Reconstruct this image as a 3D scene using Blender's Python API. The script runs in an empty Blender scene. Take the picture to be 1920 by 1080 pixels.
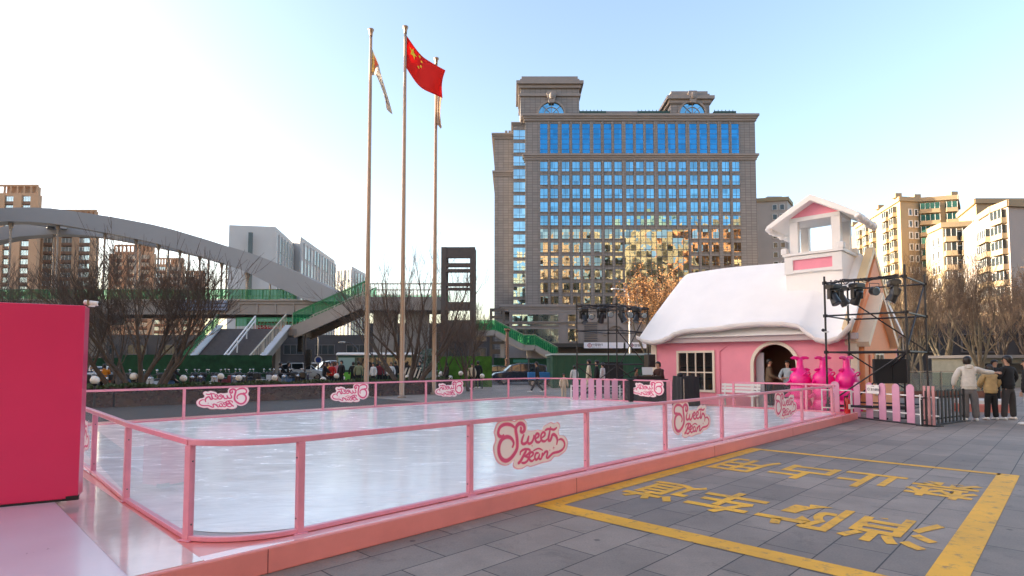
import bpy, math, random
from mathutils import Vector, Matrix, Euler
R_ = math.radians
rnd = random.Random(7)
scene = bpy.context.scene
COL = scene.collection

# ------------------------------------------------------------------ camera
FPX, PITCH, CAMH, HOR = 1085.0, R_(3.0), 1.65, 679.0
CY = HOR - FPX * math.tan(PITCH)
cam_d = bpy.data.cameras.new('camera')
cam = bpy.data.objects.new('camera', cam_d)
COL.objects.link(cam)
cam.location = (0, 0, CAMH)
cam.rotation_euler = (R_(90) + PITCH, 0, 0)
cam_d.sensor_width = 36
cam_d.lens = 36 * FPX / 1920
cam_d.shift_y = (CY - 540) / 1920
cam_d.clip_start = 0.05
cam_d.clip_end = 3000
scene.camera = cam

# ------------------------------------------------------------------ light
SUN_AZ, SUN_EL = -85.0, 10.0          # degrees: azimuth from +Y, negative = left
world = bpy.data.worlds.new('World')
scene.world = world
world.use_nodes = True
wn = world.node_tree
sky = wn.nodes.new('ShaderNodeTexSky')
sky.sky_type = 'NISHITA'
sky.sun_disc = False
sky.sun_elevation = R_(SUN_EL)
sky.sun_rotation = R_(SUN_AZ)
sky.altitude = 50
sky.air_density = 1.0
sky.dust_density = 2.3
sky.ozone_density = 2.2
bg = wn.nodes['Background']
bg.inputs['Strength'].default_value = 0.15
wb = wn.nodes.new('ShaderNodeVectorMath'); wb.operation = 'MULTIPLY'; wb.inputs[1].default_value = (1.16, 0.975, 0.875)   # warmer camera balance
wn.links.new(sky.outputs[0], wb.inputs[0]); wn.links.new(wb.outputs[0], bg.inputs[0])
sd = bpy.data.lights.new('sun', 'SUN')
sd.energy = 4.5
sd.angle = R_(0.5)
sd.color = (1.0, 0.84, 0.62)
sun = bpy.data.objects.new('sun', sd)
COL.objects.link(sun)
sv = Vector((math.sin(R_(SUN_AZ)) * math.cos(R_(SUN_EL)), math.cos(R_(SUN_AZ)) * math.cos(R_(SUN_EL)), math.sin(R_(SUN_EL))))
sun.rotation_euler = sv.to_track_quat('Z', 'Y').to_euler()
scene.view_settings.view_transform = 'Standard'
scene.view_settings.look = 'None'
scene.view_settings.exposure = 2.25
scene.view_settings.gamma = 1.0
scene.cycles.max_bounces = 8
scene.cycles.transparent_max_bounces = 24
scene.cycles.caustics_reflective = False
scene.cycles.caustics_refractive = False

# ------------------------------------------------------------------ coordinates
def ray(px, py):
    x = (px - 960) / FPX; y = (CY - py) / FPX
    return x, math.cos(PITCH) - math.sin(PITCH) * y, math.sin(PITCH) + math.cos(PITCH) * y
def G(px, py, z=0.0):
    a, b, c = ray(px, py); t = (z - CAMH) / c
    return Vector((a * t, b * t, z))
def P(px, py, Y):
    a, b, c = ray(px, py); t = Y / b
    return Vector((a * t, Y, CAMH + c * t))
P0 = Vector((-1.805, 4.99, 0)); TH = R_(45.78)
MR = Matrix.Translation(P0) @ Matrix.Rotation(TH, 4, 'Z')      # rink frame: x along the front rail, y along the left rail
def RW(u, v, z=0): return MR @ Vector((u, v, z))

# ------------------------------------------------------------------ mesh builder
class MB:
    def __init__(s): s.v = []; s.f = []; s.m = []; s.M = None
    def add(s, vs, fs, mi=0):
        n = len(s.v)
        if s.M is not None: vs = [s.M @ Vector(p) for p in vs]
        s.v += [tuple(p) for p in vs]
        for q in fs: s.f.append(tuple(n + i for i in q)); s.m.append(mi)
        return s
    def box(s, x0, x1, y0, y1, z0, z1, mi=0):
        return s.add([(x0,y0,z0),(x1,y0,z0),(x1,y1,z0),(x0,y1,z0),(x0,y0,z1),(x1,y0,z1),(x1,y1,z1),(x0,y1,z1)],
              [(0,3,2,1),(4,5,6,7),(0,1,5,4),(1,2,6,5),(2,3,7,6),(3,0,4,7)], mi)
    def cbox(s, x0, x1, y0, y1, z0, z1, b=0.01, mi=0):
        # box with chamfered vertical and top edges
        n = len(s.v)
        P_ = lambda z, i: [(x0+i+b,y0+i,z),(x1-i-b,y0+i,z),(x1-i,y0+i+b,z),(x1-i,y1-i-b,z),(x1-i-b,y1-i,z),(x0+i+b,y1-i,z),(x0+i,y1-i-b,z),(x0+i,y0+i+b,z)]
        vs = P_(z0, 0) + P_(z1 - b, 0) + P_(z1, b)
        fs = [tuple(range(7, -1, -1)), tuple(range(16, 24))]
        for k in (0, 8):
            for i in range(8): fs.append((k+i, k+(i+1) % 8, k+8+(i+1) % 8, k+8+i))
        return s.add(vs, fs, mi)
    def beam(s, p, q, w, h=None, mi=0, up=(0, 0, 1)):
        p = Vector(p); q = Vector(q); h = w if h is None else h
        d = (q - p).normalized(); u = Vector(up)
        if abs(d.dot(u)) > 0.98: u = Vector((0, 1, 0))
        a = d.cross(u).normalized() * (w / 2); b = a.cross(d).normalized() * (h / 2)
        vs = [p-a-b, p+a-b, p+a+b, p-a+b, q-a-b, q+a-b, q+a+b, q-a+b]
        return s.add(vs, [(0,3,2,1),(4,5,6,7),(0,1,5,4),(1,2,6,5),(2,3,7,6),(3,0,4,7)], mi)
    def tube(s, p, q, r0, r1=None, n=8, mi=0, caps=True):
        return s.path([p, q], [r0, r0 if r1 is None else r1], n, mi, caps)
    def path(s, pts, rs, n=8, mi=0, caps=True):
        pts = [Vector(p) for p in pts]
        if not hasattr(rs, '__len__'): rs = [rs] * len(pts)
        vs = []; a = None
        for i, p in enumerate(pts):
            d = (pts[min(i+1, len(pts)-1)] - pts[max(i-1, 0)])
            d = d.normalized() if d.length > 1e-9 else Vector((0, 0, 1))
            if a is None:
                u = Vector((0, 0, 1)) if abs(d.z) < 0.9 else Vector((1, 0, 0))
                a = d.cross(u).normalized()
            else:
                a = (a - d * a.dot(d)); a = a.normalized() if a.length > 1e-6 else d.orthogonal().normalized()
            b = d.cross(a)
            for k in range(n):
                t = 2 * math.pi * k / n
                vs.append(p + (a * math.cos(t) + b * math.sin(t)) * rs[i])
        fs = []
        for i in range(len(pts) - 1):
            for k in range(n): fs.append((i*n+k, i*n+(k+1) % n, (i+1)*n+(k+1) % n, (i+1)*n+k))
        if caps: fs.append(tuple(range(n-1, -1, -1))); fs.append(tuple((len(pts)-1)*n+k for k in range(n)))
        return s.add(vs, fs, mi)
    def lathe(s, prof, c=(0, 0, 0), n=16, mi=0, axis='z'):
        vs = []; fs = []
        for r, z in prof:
            for k in range(n):
                t = 2 * math.pi * k / n
                p = (r * math.cos(t), r * math.sin(t), z)
                if axis == 'y': p = (p[0], -p[2], p[1])
                if axis == 'x': p = (p[2], p[0], p[1])
                vs.append((c[0]+p[0], c[1]+p[1], c[2]+p[2]))
        for i in range(len(prof) - 1):
            for k in range(n): fs.append((i*n+k, i*n+(k+1) % n, (i+1)*n+(k+1) % n, (i+1)*n+k))
        fs.append(tuple(range(n-1, -1, -1))); fs.append(tuple((len(prof)-1)*n+k for k in range(n)))
        return s.add(vs, fs, mi)
    def ball(s, c, r, n=12, mi=0, jit=None):
        if not hasattr(r, '__len__'): r = (r, r, r)
        m = max(4, n // 2); vs = [(c[0], c[1], c[2]-r[2])]; fs = []
        for i in range(1, m):
            ph = -math.pi/2 + math.pi * i / m
            for k in range(n):
                t = 2*math.pi*k/n; j = 1 + (jit() if jit else 0)
                vs.append((c[0]+r[0]*math.cos(ph)*math.cos(t)*j, c[1]+r[1]*math.cos(ph)*math.sin(t)*j, c[2]+r[2]*math.sin(ph)*j))
        vs.append((c[0], c[1], c[2]+r[2])); last = len(vs)-1
        for k in range(n):
            fs.append((0, 1+(k+1) % n, 1+k)); b = 1+(m-2)*n; fs.append((last, b+k, b+(k+1) % n))
        for i in range(m-2):
            for k in range(n): a = 1+i*n; fs.append((a+k, a+(k+1) % n, a+n+(k+1) % n, a+n+k))
        return s.add(vs, fs, mi)
    def prism(s, poly, o, ax, ay, ad, d0, d1, mi=0):
        # poly in (ax, ay) plane at o, extruded along ad
        o = Vector(o); ax = Vector(ax); ay = Vector(ay); ad = Vector(ad)
        n = len(poly)
        vs = [o + ax*p[0] + ay*p[1] + ad*d0 for p in poly] + [o + ax*p[0] + ay*p[1] + ad*d1 for p in poly]
        fs = [tuple(range(n-1, -1, -1)), tuple(range(n, 2*n))]
        for i in range(n): j = (i+1) % n; fs.append((i, j, n+j, n+i))
        return s.add(vs, fs, mi)
    def build(s, name, mats, parent=None, smooth=False, fix=True):
        me = bpy.data.meshes.new(name)
        me.from_pydata(s.v, [], s.f)
        if not isinstance(mats, (list, tuple)): mats = [mats]
        for m in mats: me.materials.append(m)
        me.polygons.foreach_set('material_index', s.m)
        if smooth: me.polygons.foreach_set('use_smooth', [True] * len(me.polygons))
        if fix and len(me.polygons) < 60000:
            import bmesh
            bm = bmesh.new(); bm.from_mesh(me); bmesh.ops.recalc_face_normals(bm, faces=bm.faces); bm.to_mesh(me); bm.free()
        me.update()
        o = bpy.data.objects.new(name, me); COL.objects.link(o)
        if parent is not None: o.parent = parent
        return o

def smooth_by_angle(o, ang=35):
    me = o.data
    me.polygons.foreach_set('use_smooth', [True] * len(me.polygons))
    try: me.set_sharp_from_angle(angle=R_(ang))
    except Exception: pass
    return o
def bevel(o, w, seg=2):
    m = o.modifiers.new('bevel', 'BEVEL'); m.width = w; m.segments = seg; m.limit_method = 'ANGLE'; m.angle_limit = R_(40)
    return o
def tag(o, label=None, cat=None, group=None, kind=None):
    if label: o['label'] = label
    if cat: o['category'] = cat
    if group: o['group'] = group
    if kind: o['kind'] = kind
    return o
def thing(name, label, cat, loc=(0, 0, 0), rz=0.0, group=None):
    o = bpy.data.objects.new(name, None); COL.objects.link(o)
    o.empty_display_size = 0.2
    o.location = loc; o.rotation_euler = (0, 0, rz)
    return tag(o, label, cat, group)
KIDS = {}
def dup(root, loc=None, rz=None, label=None, group=None, scale=None):
    kids = {}
    for ob in bpy.data.objects:
        if ob.parent is not None: kids.setdefault(ob.parent.name, []).append(ob)
    def rec(o, par):
        c = o.copy(); COL.objects.link(c); c.parent = par
        for k in kids.get(o.name, []): rec(k, c)
        return c
    r = rec(root, None)
    if loc is not None: r.location = loc
    if rz is not None: r.rotation_euler = (0, 0, rz)
    if scale is not None: r.scale = (scale,) * 3 if not hasattr(scale, '__len__') else scale
    if label: r['label'] = label
    if group: r['group'] = group
    return r
def kids_of(o): return [c for c in bpy.data.objects if c.parent is o]
def recolour(root, part, mat, slot=0):
    # give one copy's part another paint: its own mesh data
    for c in kids_of(root):
        if c.name.split('.')[0] == part:
            c.data = c.data.copy(); c.data.materials[slot] = mat

# ------------------------------------------------------------------ materials
MATS = {}
def mat(name, col, rough=0.6, metal=0.0, var=0.0, vscale=3.0, bump=0.0, bscale=40.0, spec=0.5, emit=None, estr=0.0, coat=0.0, sheen=0.0, coord='Object'):
    if name in MATS: return MATS[name]
    m = bpy.data.materials.new(name); m.use_nodes = True
    nt = m.node_tree; b = nt.nodes['Principled BSDF']
    b.inputs['Base Color'].default_value = (*col, 1)
    b.inputs['Roughness'].default_value = rough
    b.inputs['Metallic'].default_value = metal
    b.inputs['Specular IOR Level'].default_value = spec
    if coat: b.inputs['Coat Weight'].default_value = coat; b.inputs['Coat Roughness'].default_value = 0.08
    if emit: b.inputs['Emission Color'].default_value = (*emit, 1); b.inputs['Emission Strength'].default_value = estr
    if var or bump:
        tc = nt.nodes.new('ShaderNodeTexCoord')
        if var:
            nz = nt.nodes.new('ShaderNodeTexNoise'); nz.inputs['Scale'].default_value = vscale; nz.inputs['Detail'].default_value = 6; nz.inputs['Roughness'].default_value = 0.65
            nt.links.new(tc.outputs[coord], nz.inputs['Vector'])
            mr = nt.nodes.new('ShaderNodeMapRange'); mr.inputs[1].default_value = 0.3; mr.inputs[2].default_value = 0.7
            mr.inputs[3].default_value = 1 - var; mr.inputs[4].default_value = 1 + var
            nt.links.new(nz.outputs[0], mr.inputs[0])
            mx = nt.nodes.new('ShaderNodeVectorMath'); mx.operation = 'MULTIPLY'
            mx.inputs[0].default_value = col
            nt.links.new(mr.outputs[0], mx.inputs[1]); nt.links.new(mx.outputs[0], b.inputs['Base Color'])
            rr = nt.nodes.new('ShaderNodeMapRange'); rr.inputs[3].default_value = max(0.02, rough - 0.08); rr.inputs[4].default_value = min(1, rough + 0.1)
            nt.links.new(nz.outputs[0], rr.inputs[0]); nt.links.new(rr.outputs[0], b.inputs['Roughness'])
        if bump:
            n2 = nt.nodes.new('ShaderNodeTexNoise'); n2.inputs['Scale'].default_value = bscale; n2.inputs['Detail'].default_value = 5
            nt.links.new(tc.outputs[coord], n2.inputs['Vector'])
            bp = nt.nodes.new('ShaderNodeBump'); bp.inputs['Strength'].default_value = bump; bp.inputs['Distance'].default_value = 0.02
            nt.links.new(n2.outputs[0], bp.inputs['Height']); nt.links.new(bp.outputs[0], b.inputs['Normal'])
    MATS[name] = m
    return m
def glassy(name, tint, refl=0.12, rough=0.02, opacity=0.05):
    # thin sheet: mostly see-through with a fresnel mirror
    if name in MATS: return MATS[name]
    m = bpy.data.materials.new(name); m.use_nodes = True; nt = m.node_tree; nt.nodes.clear()
    out = nt.nodes.new('ShaderNodeOutputMaterial'); tr = nt.nodes.new('ShaderNodeBsdfTransparent'); gl = nt.nodes.new('ShaderNodeBsdfGlossy')
    df = nt.nodes.new('ShaderNodeBsdfDiffuse'); m1 = nt.nodes.new('ShaderNodeMixShader'); m2 = nt.nodes.new('ShaderNodeMixShader'); fr = nt.nodes.new('ShaderNodeFresnel')
    tr.inputs[0].default_value = (*tint, 1); gl.inputs['Roughness'].default_value = rough; gl.inputs[0].default_value = (1, 1, 1, 1)
    df.inputs[0].default_value = (0.8, 0.8, 0.8, 1); fr.inputs[0].default_value = 1.45
    mu = nt.nodes.new('ShaderNodeMath'); mu.operation = 'MULTIPLY'; mu.inputs[1].default_value = refl * 8; mu.use_clamp = True
    nt.links.new(fr.outputs[0], mu.inputs[0])
    m1.inputs[0].default_value = opacity
    nt.links.new(tr.outputs[0], m1.inputs[1]); nt.links.new(df.outputs[0], m1.inputs[2])
    nt.links.new(mu.outputs[0], m2.inputs[0]); nt.links.new(m1.outputs[0], m2.inputs[1]); nt.links.new(gl.outputs[0], m2.inputs[2])
    nt.links.new(m2.outputs[0], out.inputs[0])
    MATS[name] = m
    return m
def brickmat(name, c1, c2, cm, bw, bh, mortar, rough=0.7, var=0.12, vscale=1.2, bump=0.3, mapping='gen', rot=0.0, offs=0.5, loc=(0, 0, 0), stain=0.0, bd=0.01):
    # mapping 'xy' for floors (world), 'xz' / 'wall' for upright faces (world: x+y along, z up)
    m = bpy.data.materials.new(name); m.use_nodes = True; nt = m.node_tree; b = nt.nodes['Principled BSDF']
    geo = nt.nodes.new('ShaderNodeNewGeometry')
    mp = nt.nodes.new('ShaderNodeMapping'); mp.inputs['Rotation'].default_value = (0, 0, rot); mp.inputs['Location'].default_value = loc
    if mapping == 'xy':
        nt.links.new(geo.outputs['Position'], mp.inputs[0])
    else:
        sx = nt.nodes.new('ShaderNodeSeparateXYZ'); cb = nt.nodes.new('ShaderNodeCombineXYZ'); ad = nt.nodes.new('ShaderNodeMath'); ad.operation = 'ADD'
        nt.links.new(geo.outputs['Position'], sx.inputs[0])
        nt.links.new(sx.outputs[0], ad.inputs[0]); nt.links.new(sx.outputs[1], ad.inputs[1])
        nt.links.new(ad.outputs[0], cb.inputs[0]); nt.links.new(sx.outputs[2], cb.inputs[1]); nt.links.new(cb.outputs[0], mp.inputs[0])
    br = nt.nodes.new('ShaderNodeTexBrick')
    br.inputs['Scale'].default_value = 1.0; br.inputs['Brick Width'].default_value = bw; br.inputs['Row Height'].default_value = bh
    br.inputs['Mortar Size'].default_value = mortar; br.inputs['Mortar Smooth'].default_value = 0.1; br.offset = offs
    br.inputs['Color1'].default_value = (*c1, 1); br.inputs['Color2'].default_value = (*c2, 1); br.inputs['Mortar'].default_value = (*cm, 1)
    nt.links.new(mp.outputs[0], br.inputs[0])
    nz = nt.nodes.new('ShaderNodeTexNoise'); nz.inputs['Scale'].default_value = vscale; nz.inputs['Detail'].default_value = 8; nz.inputs['Roughness'].default_value = 0.7
    nt.links.new(geo.outputs['Position'], nz.inputs['Vector'])
    mr = nt.nodes.new('ShaderNodeMapRange'); mr.inputs[1].default_value = 0.3; mr.inputs[2].default_value = 0.7; mr.inputs[3].default_value = 1-var; mr.inputs[4].default_value = 1+var
    nt.links.new(nz.outputs[0], mr.inputs[0])
    mx = nt.nodes.new('ShaderNodeVectorMath'); mx.operation = 'MULTIPLY'
    nt.links.new(br.outputs[0], mx.inputs[0]); nt.links.new(mr.outputs[0], mx.inputs[1])
    last = mx.outputs[0]
    if stain:
        n3 = nt.nodes.new('ShaderNodeTexNoise'); n3.inputs['Scale'].default_value = 2.3; n3.inputs['Detail'].default_value = 9; n3.inputs['Roughness'].default_value = 0.75; n3.inputs['Distortion'].default_value = 0.6
        nt.links.new(geo.outputs['Position'], n3.inputs['Vector'])
        m3 = nt.nodes.new('ShaderNodeMapRange'); m3.inputs[1].default_value = 0.56; m3.inputs[2].default_value = 0.72; m3.inputs[3].default_value = 1.0; m3.inputs[4].default_value = 1 - stain
        nt.links.new(n3.outputs[0], m3.inputs[0])
        x3 = nt.nodes.new('ShaderNodeVectorMath'); x3.operation = 'MULTIPLY'
        nt.links.new(last, x3.inputs[0]); nt.links.new(m3.outputs[0], x3.inputs[1]); last = x3.outputs[0]
        n4 = nt.nodes.new('ShaderNodeTexNoise'); n4.inputs['Scale'].default_value = 60; n4.inputs['Detail'].default_value = 3
        nt.links.new(geo.outputs['Position'], n4.inputs['Vector'])
        m4 = nt.nodes.new('ShaderNodeMapRange'); m4.inputs[1].default_value = 0.3; m4.inputs[2].default_value = 0.7; m4.inputs[3].default_value = 0.88; m4.inputs[4].default_value = 1.12
        nt.links.new(n4.outputs[0], m4.inputs[0])
        x4 = nt.nodes.new('ShaderNodeVectorMath'); x4.operation = 'MULTIPLY'
        nt.links.new(last, x4.inputs[0]); nt.links.new(m4.outputs[0], x4.inputs[1]); last = x4.outputs[0]
    nt.links.new(last, b.inputs['Base Color'])
    rr = nt.nodes.new('ShaderNodeMapRange'); rr.inputs[3].default_value = rough-0.12; rr.inputs[4].default_value = rough+0.12
    nt.links.new(nz.outputs[0], rr.inputs[0]); nt.links.new(rr.outputs[0], b.inputs['Roughness'])
    bp = nt.nodes.new('ShaderNodeBump'); bp.inputs['Strength'].default_value = bump; bp.inputs['Distance'].default_value = bd; bp.invert = True
    nt.links.new(br.outputs['Fac'], bp.inputs['Height']); nt.links.new(bp.outputs[0], b.inputs['Normal'])
    MATS[name] = m
    return m
def leafmat(name, c1, c2, rough=0.7):
    if name in MATS: return MATS[name]
    m = mat(name, c1, rough); nt = m.node_tree; b = nt.nodes['Principled BSDF']
    g = nt.nodes.new('ShaderNodeNewGeometry'); mx = nt.nodes.new('ShaderNodeMix'); mx.data_type = 'RGBA'
    mx.inputs[6].default_value = (*c1, 1); mx.inputs[7].default_value = (*c2, 1)
    nt.links.new(g.outputs['Random Per Island'], mx.inputs[0]); nt.links.new(mx.outputs[2], b.inputs['Base Color'])
    return m

M_pinkrail = mat('pink rail paint', (0.74, 0.27, 0.35), 0.32, var=0.08, vscale=9, coat=0.2)
M_coral = mat('coral platform paint', (0.76, 0.235, 0.205), 0.34, var=0.07, vscale=2.5, bump=0.05, bscale=9, coat=0.15)
M_white = mat('white paint', (0.78, 0.76, 0.73), 0.5, var=0.04)
M_cream = mat('cream trim paint', (0.78, 0.68, 0.55), 0.5, var=0.04)
M_black = mat('black cloth', (0.012, 0.012, 0.014), 0.75, var=0.2)
M_blackp = mat('black plastic', (0.02, 0.02, 0.022), 0.35, var=0.1)
M_steelblack = mat('black painted steel', (0.022, 0.022, 0.025), 0.45, metal=0.3, var=0.2, vscale=10)
M_rubber = mat('tyre rubber', (0.02, 0.02, 0.02), 0.85)
M_chrome = mat('bare metal', (0.6, 0.6, 0.6), 0.25, metal=1.0)
M_lens = mat('lamp lens', (0.35, 0.42, 0.45), 0.1, metal=0.6)
M_darkglass = mat('dark glass', (0.02, 0.025, 0.03), 0.05, spec=0.9)
M_stone = brickmat('facade stone', (0.235, 0.218, 0.212), (0.192, 0.178, 0.173), (0.10, 0.092, 0.09), 1.4, 0.7, 0.05, rough=0.6, var=0.12, vscale=0.05, mapping='wall', offs=0.0)
M_stone2 = mat('cornice stone', (0.235, 0.21, 0.20), 0.7, var=0.1, vscale=0.3)
def mirror(name, col, rough=0.03, warp=0.05, wsc=0.35, var=0.25):
    # reflective pane: slightly wavy, each pane set a little differently
    m = bpy.data.materials.new(name); m.use_nodes = True; nt = m.node_tree; b = nt.nodes['Principled BSDF']
    b.inputs['Metallic'].default_value = 1.0; b.inputs['Roughness'].default_value = rough
    g = nt.nodes.new('ShaderNodeNewGeometry'); vm = nt.nodes.new('ShaderNodeVectorMath'); vm.operation = 'SNAP'; vm.inputs[1].default_value = (1.35, 50, 1.7)
    nt.links.new(g.outputs['Position'], vm.inputs[0])
    wn_ = nt.nodes.new('ShaderNodeTexWhiteNoise'); nt.links.new(vm.outputs[0], wn_.inputs['Vector'])
    mr = nt.nodes.new('ShaderNodeMapRange'); mr.inputs[3].default_value = 1-var; mr.inputs[4].default_value = 1+var*0.6; nt.links.new(wn_.outputs['Value'], mr.inputs[0])
    mx = nt.nodes.new('ShaderNodeVectorMath'); mx.operation = 'MULTIPLY'; mx.inputs[0].default_value = col; nt.links.new(mr.outputs[0], mx.inputs[1]); nt.links.new(mx.outputs[0], b.inputs['Base Color'])
    nz = nt.nodes.new('ShaderNodeTexNoise'); nz.inputs['Scale'].default_value = wsc; nz.inputs['Detail'].default_value = 3; nt.links.new(g.outputs['Position'], nz.inputs['Vector'])
    s1 = nt.nodes.new('ShaderNodeVectorMath'); s1.operation = 'SUBTRACT'; s1.inputs[1].default_value = (.5, .5, .5); nt.links.new(nz.outputs['Color'], s1.inputs[0])
    s2 = nt.nodes.new('ShaderNodeVectorMath'); s2.operation = 'SUBTRACT'; s2.inputs[1].default_value = (.5, .5, .5); nt.links.new(wn_.outputs['Color'], s2.inputs[0])
    k1 = nt.nodes.new('ShaderNodeVectorMath'); k1.operation = 'SCALE'; k1.inputs['Scale'].default_value = warp; nt.links.new(s1.outputs[0], k1.inputs[0])
    k2 = nt.nodes.new('ShaderNodeVectorMath'); k2.operation = 'SCALE'; k2.inputs['Scale'].default_value = warp*0.45; nt.links.new(s2.outputs[0], k2.inputs[0])
    a1 = nt.nodes.new('ShaderNodeVectorMath'); nt.links.new(k1.outputs[0], a1.inputs[0]); nt.links.new(k2.outputs[0], a1.inputs[1])
    a2 = nt.nodes.new('ShaderNodeVectorMath'); nt.links.new(g.outputs['Normal'], a2.inputs[0]); nt.links.new(a1.outputs[0], a2.inputs[1])
    nn = nt.nodes.new('ShaderNodeVectorMath'); nn.operation = 'NORMALIZE'; nt.links.new(a2.outputs[0], nn.inputs[0]); nt.links.new(nn.outputs[0], b.inputs['Normal'])
    MATS[name] = m; return m
M_gtall = mirror('deep blue mirror glass', (0.045, 0.24, 0.46), var=0.15)
M_gblue = mirror('blue mirror glass', (0.19, 0.42, 0.58), var=0.28)
M_gblue2 = mirror('pale mirror glass', (0.36, 0.56, 0.66), var=0.2)
M_glow = mirror('reflective grey glass', (0.36, 0.41, 0.37), warp=0.16, wsc=0.22, var=0.35)
M_frame = mat('grey window frame', (0.10, 0.10, 0.11), 0.5)
M_concrete = mat('concrete', (0.29, 0.275, 0.255), 0.75, var=0.15, vscale=0.6)
M_girder = mat('beige painted girder', (0.38, 0.335, 0.29), 0.6, var=0.12, vscale=0.5)
M_archm = mat('grey painted arch steel', (0.36, 0.36, 0.36), 0.38, var=0.06, vscale=0.3)
M_greenmesh = glassy('green safety mesh', (0.45, 0.80, 0.58), 0.0, 0.6, 0.30)
MATS['green safety mesh'].node_tree.nodes['Diffuse BSDF'].inputs[0].default_value = (0.03, 0.30, 0.13, 1)
M_greenturf = mat('green turf hoarding', (0.012, 0.055, 0.022), 0.95, var=0.45, vscale=2.0, bump=0.6, bscale=60)
M_greenbox = mat('dark green sheet metal', (0.010, 0.075, 0.040), 0.5, var=0.15, vscale=1.0)
# ================================================================== ground
m_pave = brickmat('grey stone pavers', (0.285, 0.228, 0.188), (0.205, 0.167, 0.140), (0.03, 0.026, 0.024), 0.90, 0.45, 0.006, rough=0.62, var=0.2, vscale=1.6, bump=0.5, mapping='xy', rot=-TH, loc=(0.4, 0.15, 0), stain=0.42, bd=0.004)
def gum(m):
    nt = m.node_tree; b = nt.nodes['Principled BSDF']; g = nt.nodes.new('ShaderNodeNewGeometry'); src = b.inputs['Base Color'].links[0].from_socket
    for sc, lo, hi, amt in ((1.7, 0.035, 0.06, 0.55), (4.0, 0.02, 0.035, 0.45)):
        v = nt.nodes.new('ShaderNodeTexVoronoi'); v.inputs['Scale'].default_value = sc; nt.links.new(g.outputs['Position'], v.inputs['Vector'])
        r = nt.nodes.new('ShaderNodeMapRange'); r.inputs[1].default_value = lo; r.inputs[2].default_value = hi; r.inputs[3].default_value = 1-amt; r.inputs[4].default_value = 1.0; nt.links.new(v.outputs['Distance'], r.inputs[0])
        x = nt.nodes.new('ShaderNodeVectorMath'); x.operation = 'MULTIPLY'; nt.links.new(src, x.inputs[0]); nt.links.new(r.outputs[0], x.inputs[1]); src = x.outputs[0]
    n = nt.nodes.new('ShaderNodeTexNoise'); n.inputs['Scale'].default_value = 0.35; n.inputs['Detail'].default_value = 6; n.inputs['Distortion'].default_value = 1.0; nt.links.new(g.outputs['Position'], n.inputs['Vector'])
    r = nt.nodes.new('ShaderNodeMapRange'); r.inputs[1].default_value = 0.35; r.inputs[2].default_value = 0.65; r.inputs[3].default_value = 0.82; r.inputs[4].default_value = 1.1; nt.links.new(n.outputs[0], r.inputs[0])
    x = nt.nodes.new('ShaderNodeVectorMath'); x.operation = 'MULTIPLY'; nt.links.new(src, x.inputs[0]); nt.links.new(r.outputs[0], x.inputs[1]); nt.links.new(x.outputs[0], b.inputs['Base Color'])
gum(m_pave)
m_asph = mat('road asphalt', (0.05, 0.05, 0.052), 0.85, var=0.15, vscale=0.8, bump=0.2, bscale=50)
m_gr = mat('city ground', (0.10, 0.095, 0.09), 0.9, var=0.2, vscale=0.05)
o = MB(); o.add([(-1500, -500, -0.12), (1500, -500, -0.12), (1500, 2200, -0.12), (-1500, 2200, -0.12)], [(0, 1, 2, 3)])
tag(o.build('ground', m_gr), kind='structure')
o = MB(); o.box(-60, 90, -45, 42, -0.11, 0.0)
tag(o.build('plaza_paving', m_pave), kind='structure')
o = MB(); o.add([(-300, 42.3, -0.115), (300, 42.3, -0.115), (300, 96, -0.115), (-300, 96, -0.115)], [(0, 1, 2, 3)])
tag(o.build('road', m_asph), kind='structure')
m_line = mat('worn road paint', (0.6, 0.6, 0.58), 0.7, var=0.2)
o = MB()
for yy in (47, 51, 58, 62):
    for k in range(-16, 16):
        o.box(k*9.0, k*9.0+4.5, yy, yy+0.15, -0.113, -0.109)
tag(o.build('lane_markings', m_line), kind='structure')
o = MB(); o.box(-300, 300, 96, 101, -0.12, 0.02)
tag(o.build('far_pavement', M_concrete), kind='structure')

# painted fire lane box and its characters, in the rink frame
m_yel = mat('yellow ground paint', (0.74, 0.37, 0.02), 0.6, var=0.22, vscale=5.0, bump=0.1, bscale=80, coord='Generated')
_nt = m_yel.node_tree
def wear(m, scale=7.0):
    nt = m.node_tree; b = nt.nodes['Principled BSDF']; g = nt.nodes.new('ShaderNodeNewGeometry'); n = nt.nodes.new('ShaderNodeTexNoise')
    n.inputs['Scale'].default_value = scale; n.inputs['Detail'].default_value = 9; n.inputs['Roughness'].default_value = 0.75
    nt.links.new(g.outputs['Position'], n.inputs['Vector'])
    r = nt.nodes.new('ShaderNodeMapRange'); r.inputs[1].default_value = 0.53; r.inputs[2].default_value = 0.66; r.inputs[3].default_value = 0.0; r.inputs[4].default_value = 0.75
    nt.links.new(n.outputs[0], r.inputs[0])
    mx = nt.nodes.new('ShaderNodeMix'); mx.data_type = 'RGBA'; mx.inputs[7].default_value = (0.16, 0.12, 0.08, 1)
    src = b.inputs['Base Color'].links[0].from_socket if b.inputs['Base Color'].links else None
    if src: nt.links.new(src, mx.inputs[6])
    nt.links.new(r.outputs[0], mx.inputs[0]); nt.links.new(mx.outputs[2], b.inputs['Base Color'])
wear(m_yel)
def flat_in_rink(name, polys, m, z=0.004):
    o = MB()
    for q in polys: o.add([RW(u, v, z) for u, v in q], [tuple(range(len(q)))])
    return o.build(name, m)
rect = lambda a, b, c, d: [(a, c), (b, c), (b, d), (a, d)]
tag(flat_in_rink('painted_bay_outline', [rect(2.70, 2.97, -3.88, -0.24), rect(8.78, 8.94, -3.92, -0.24), rect(2.97, 8.78, -0.47, -0.24), rect(2.5, 8.94, -4.13, -3.88)], m_yel), kind='structure')
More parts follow.
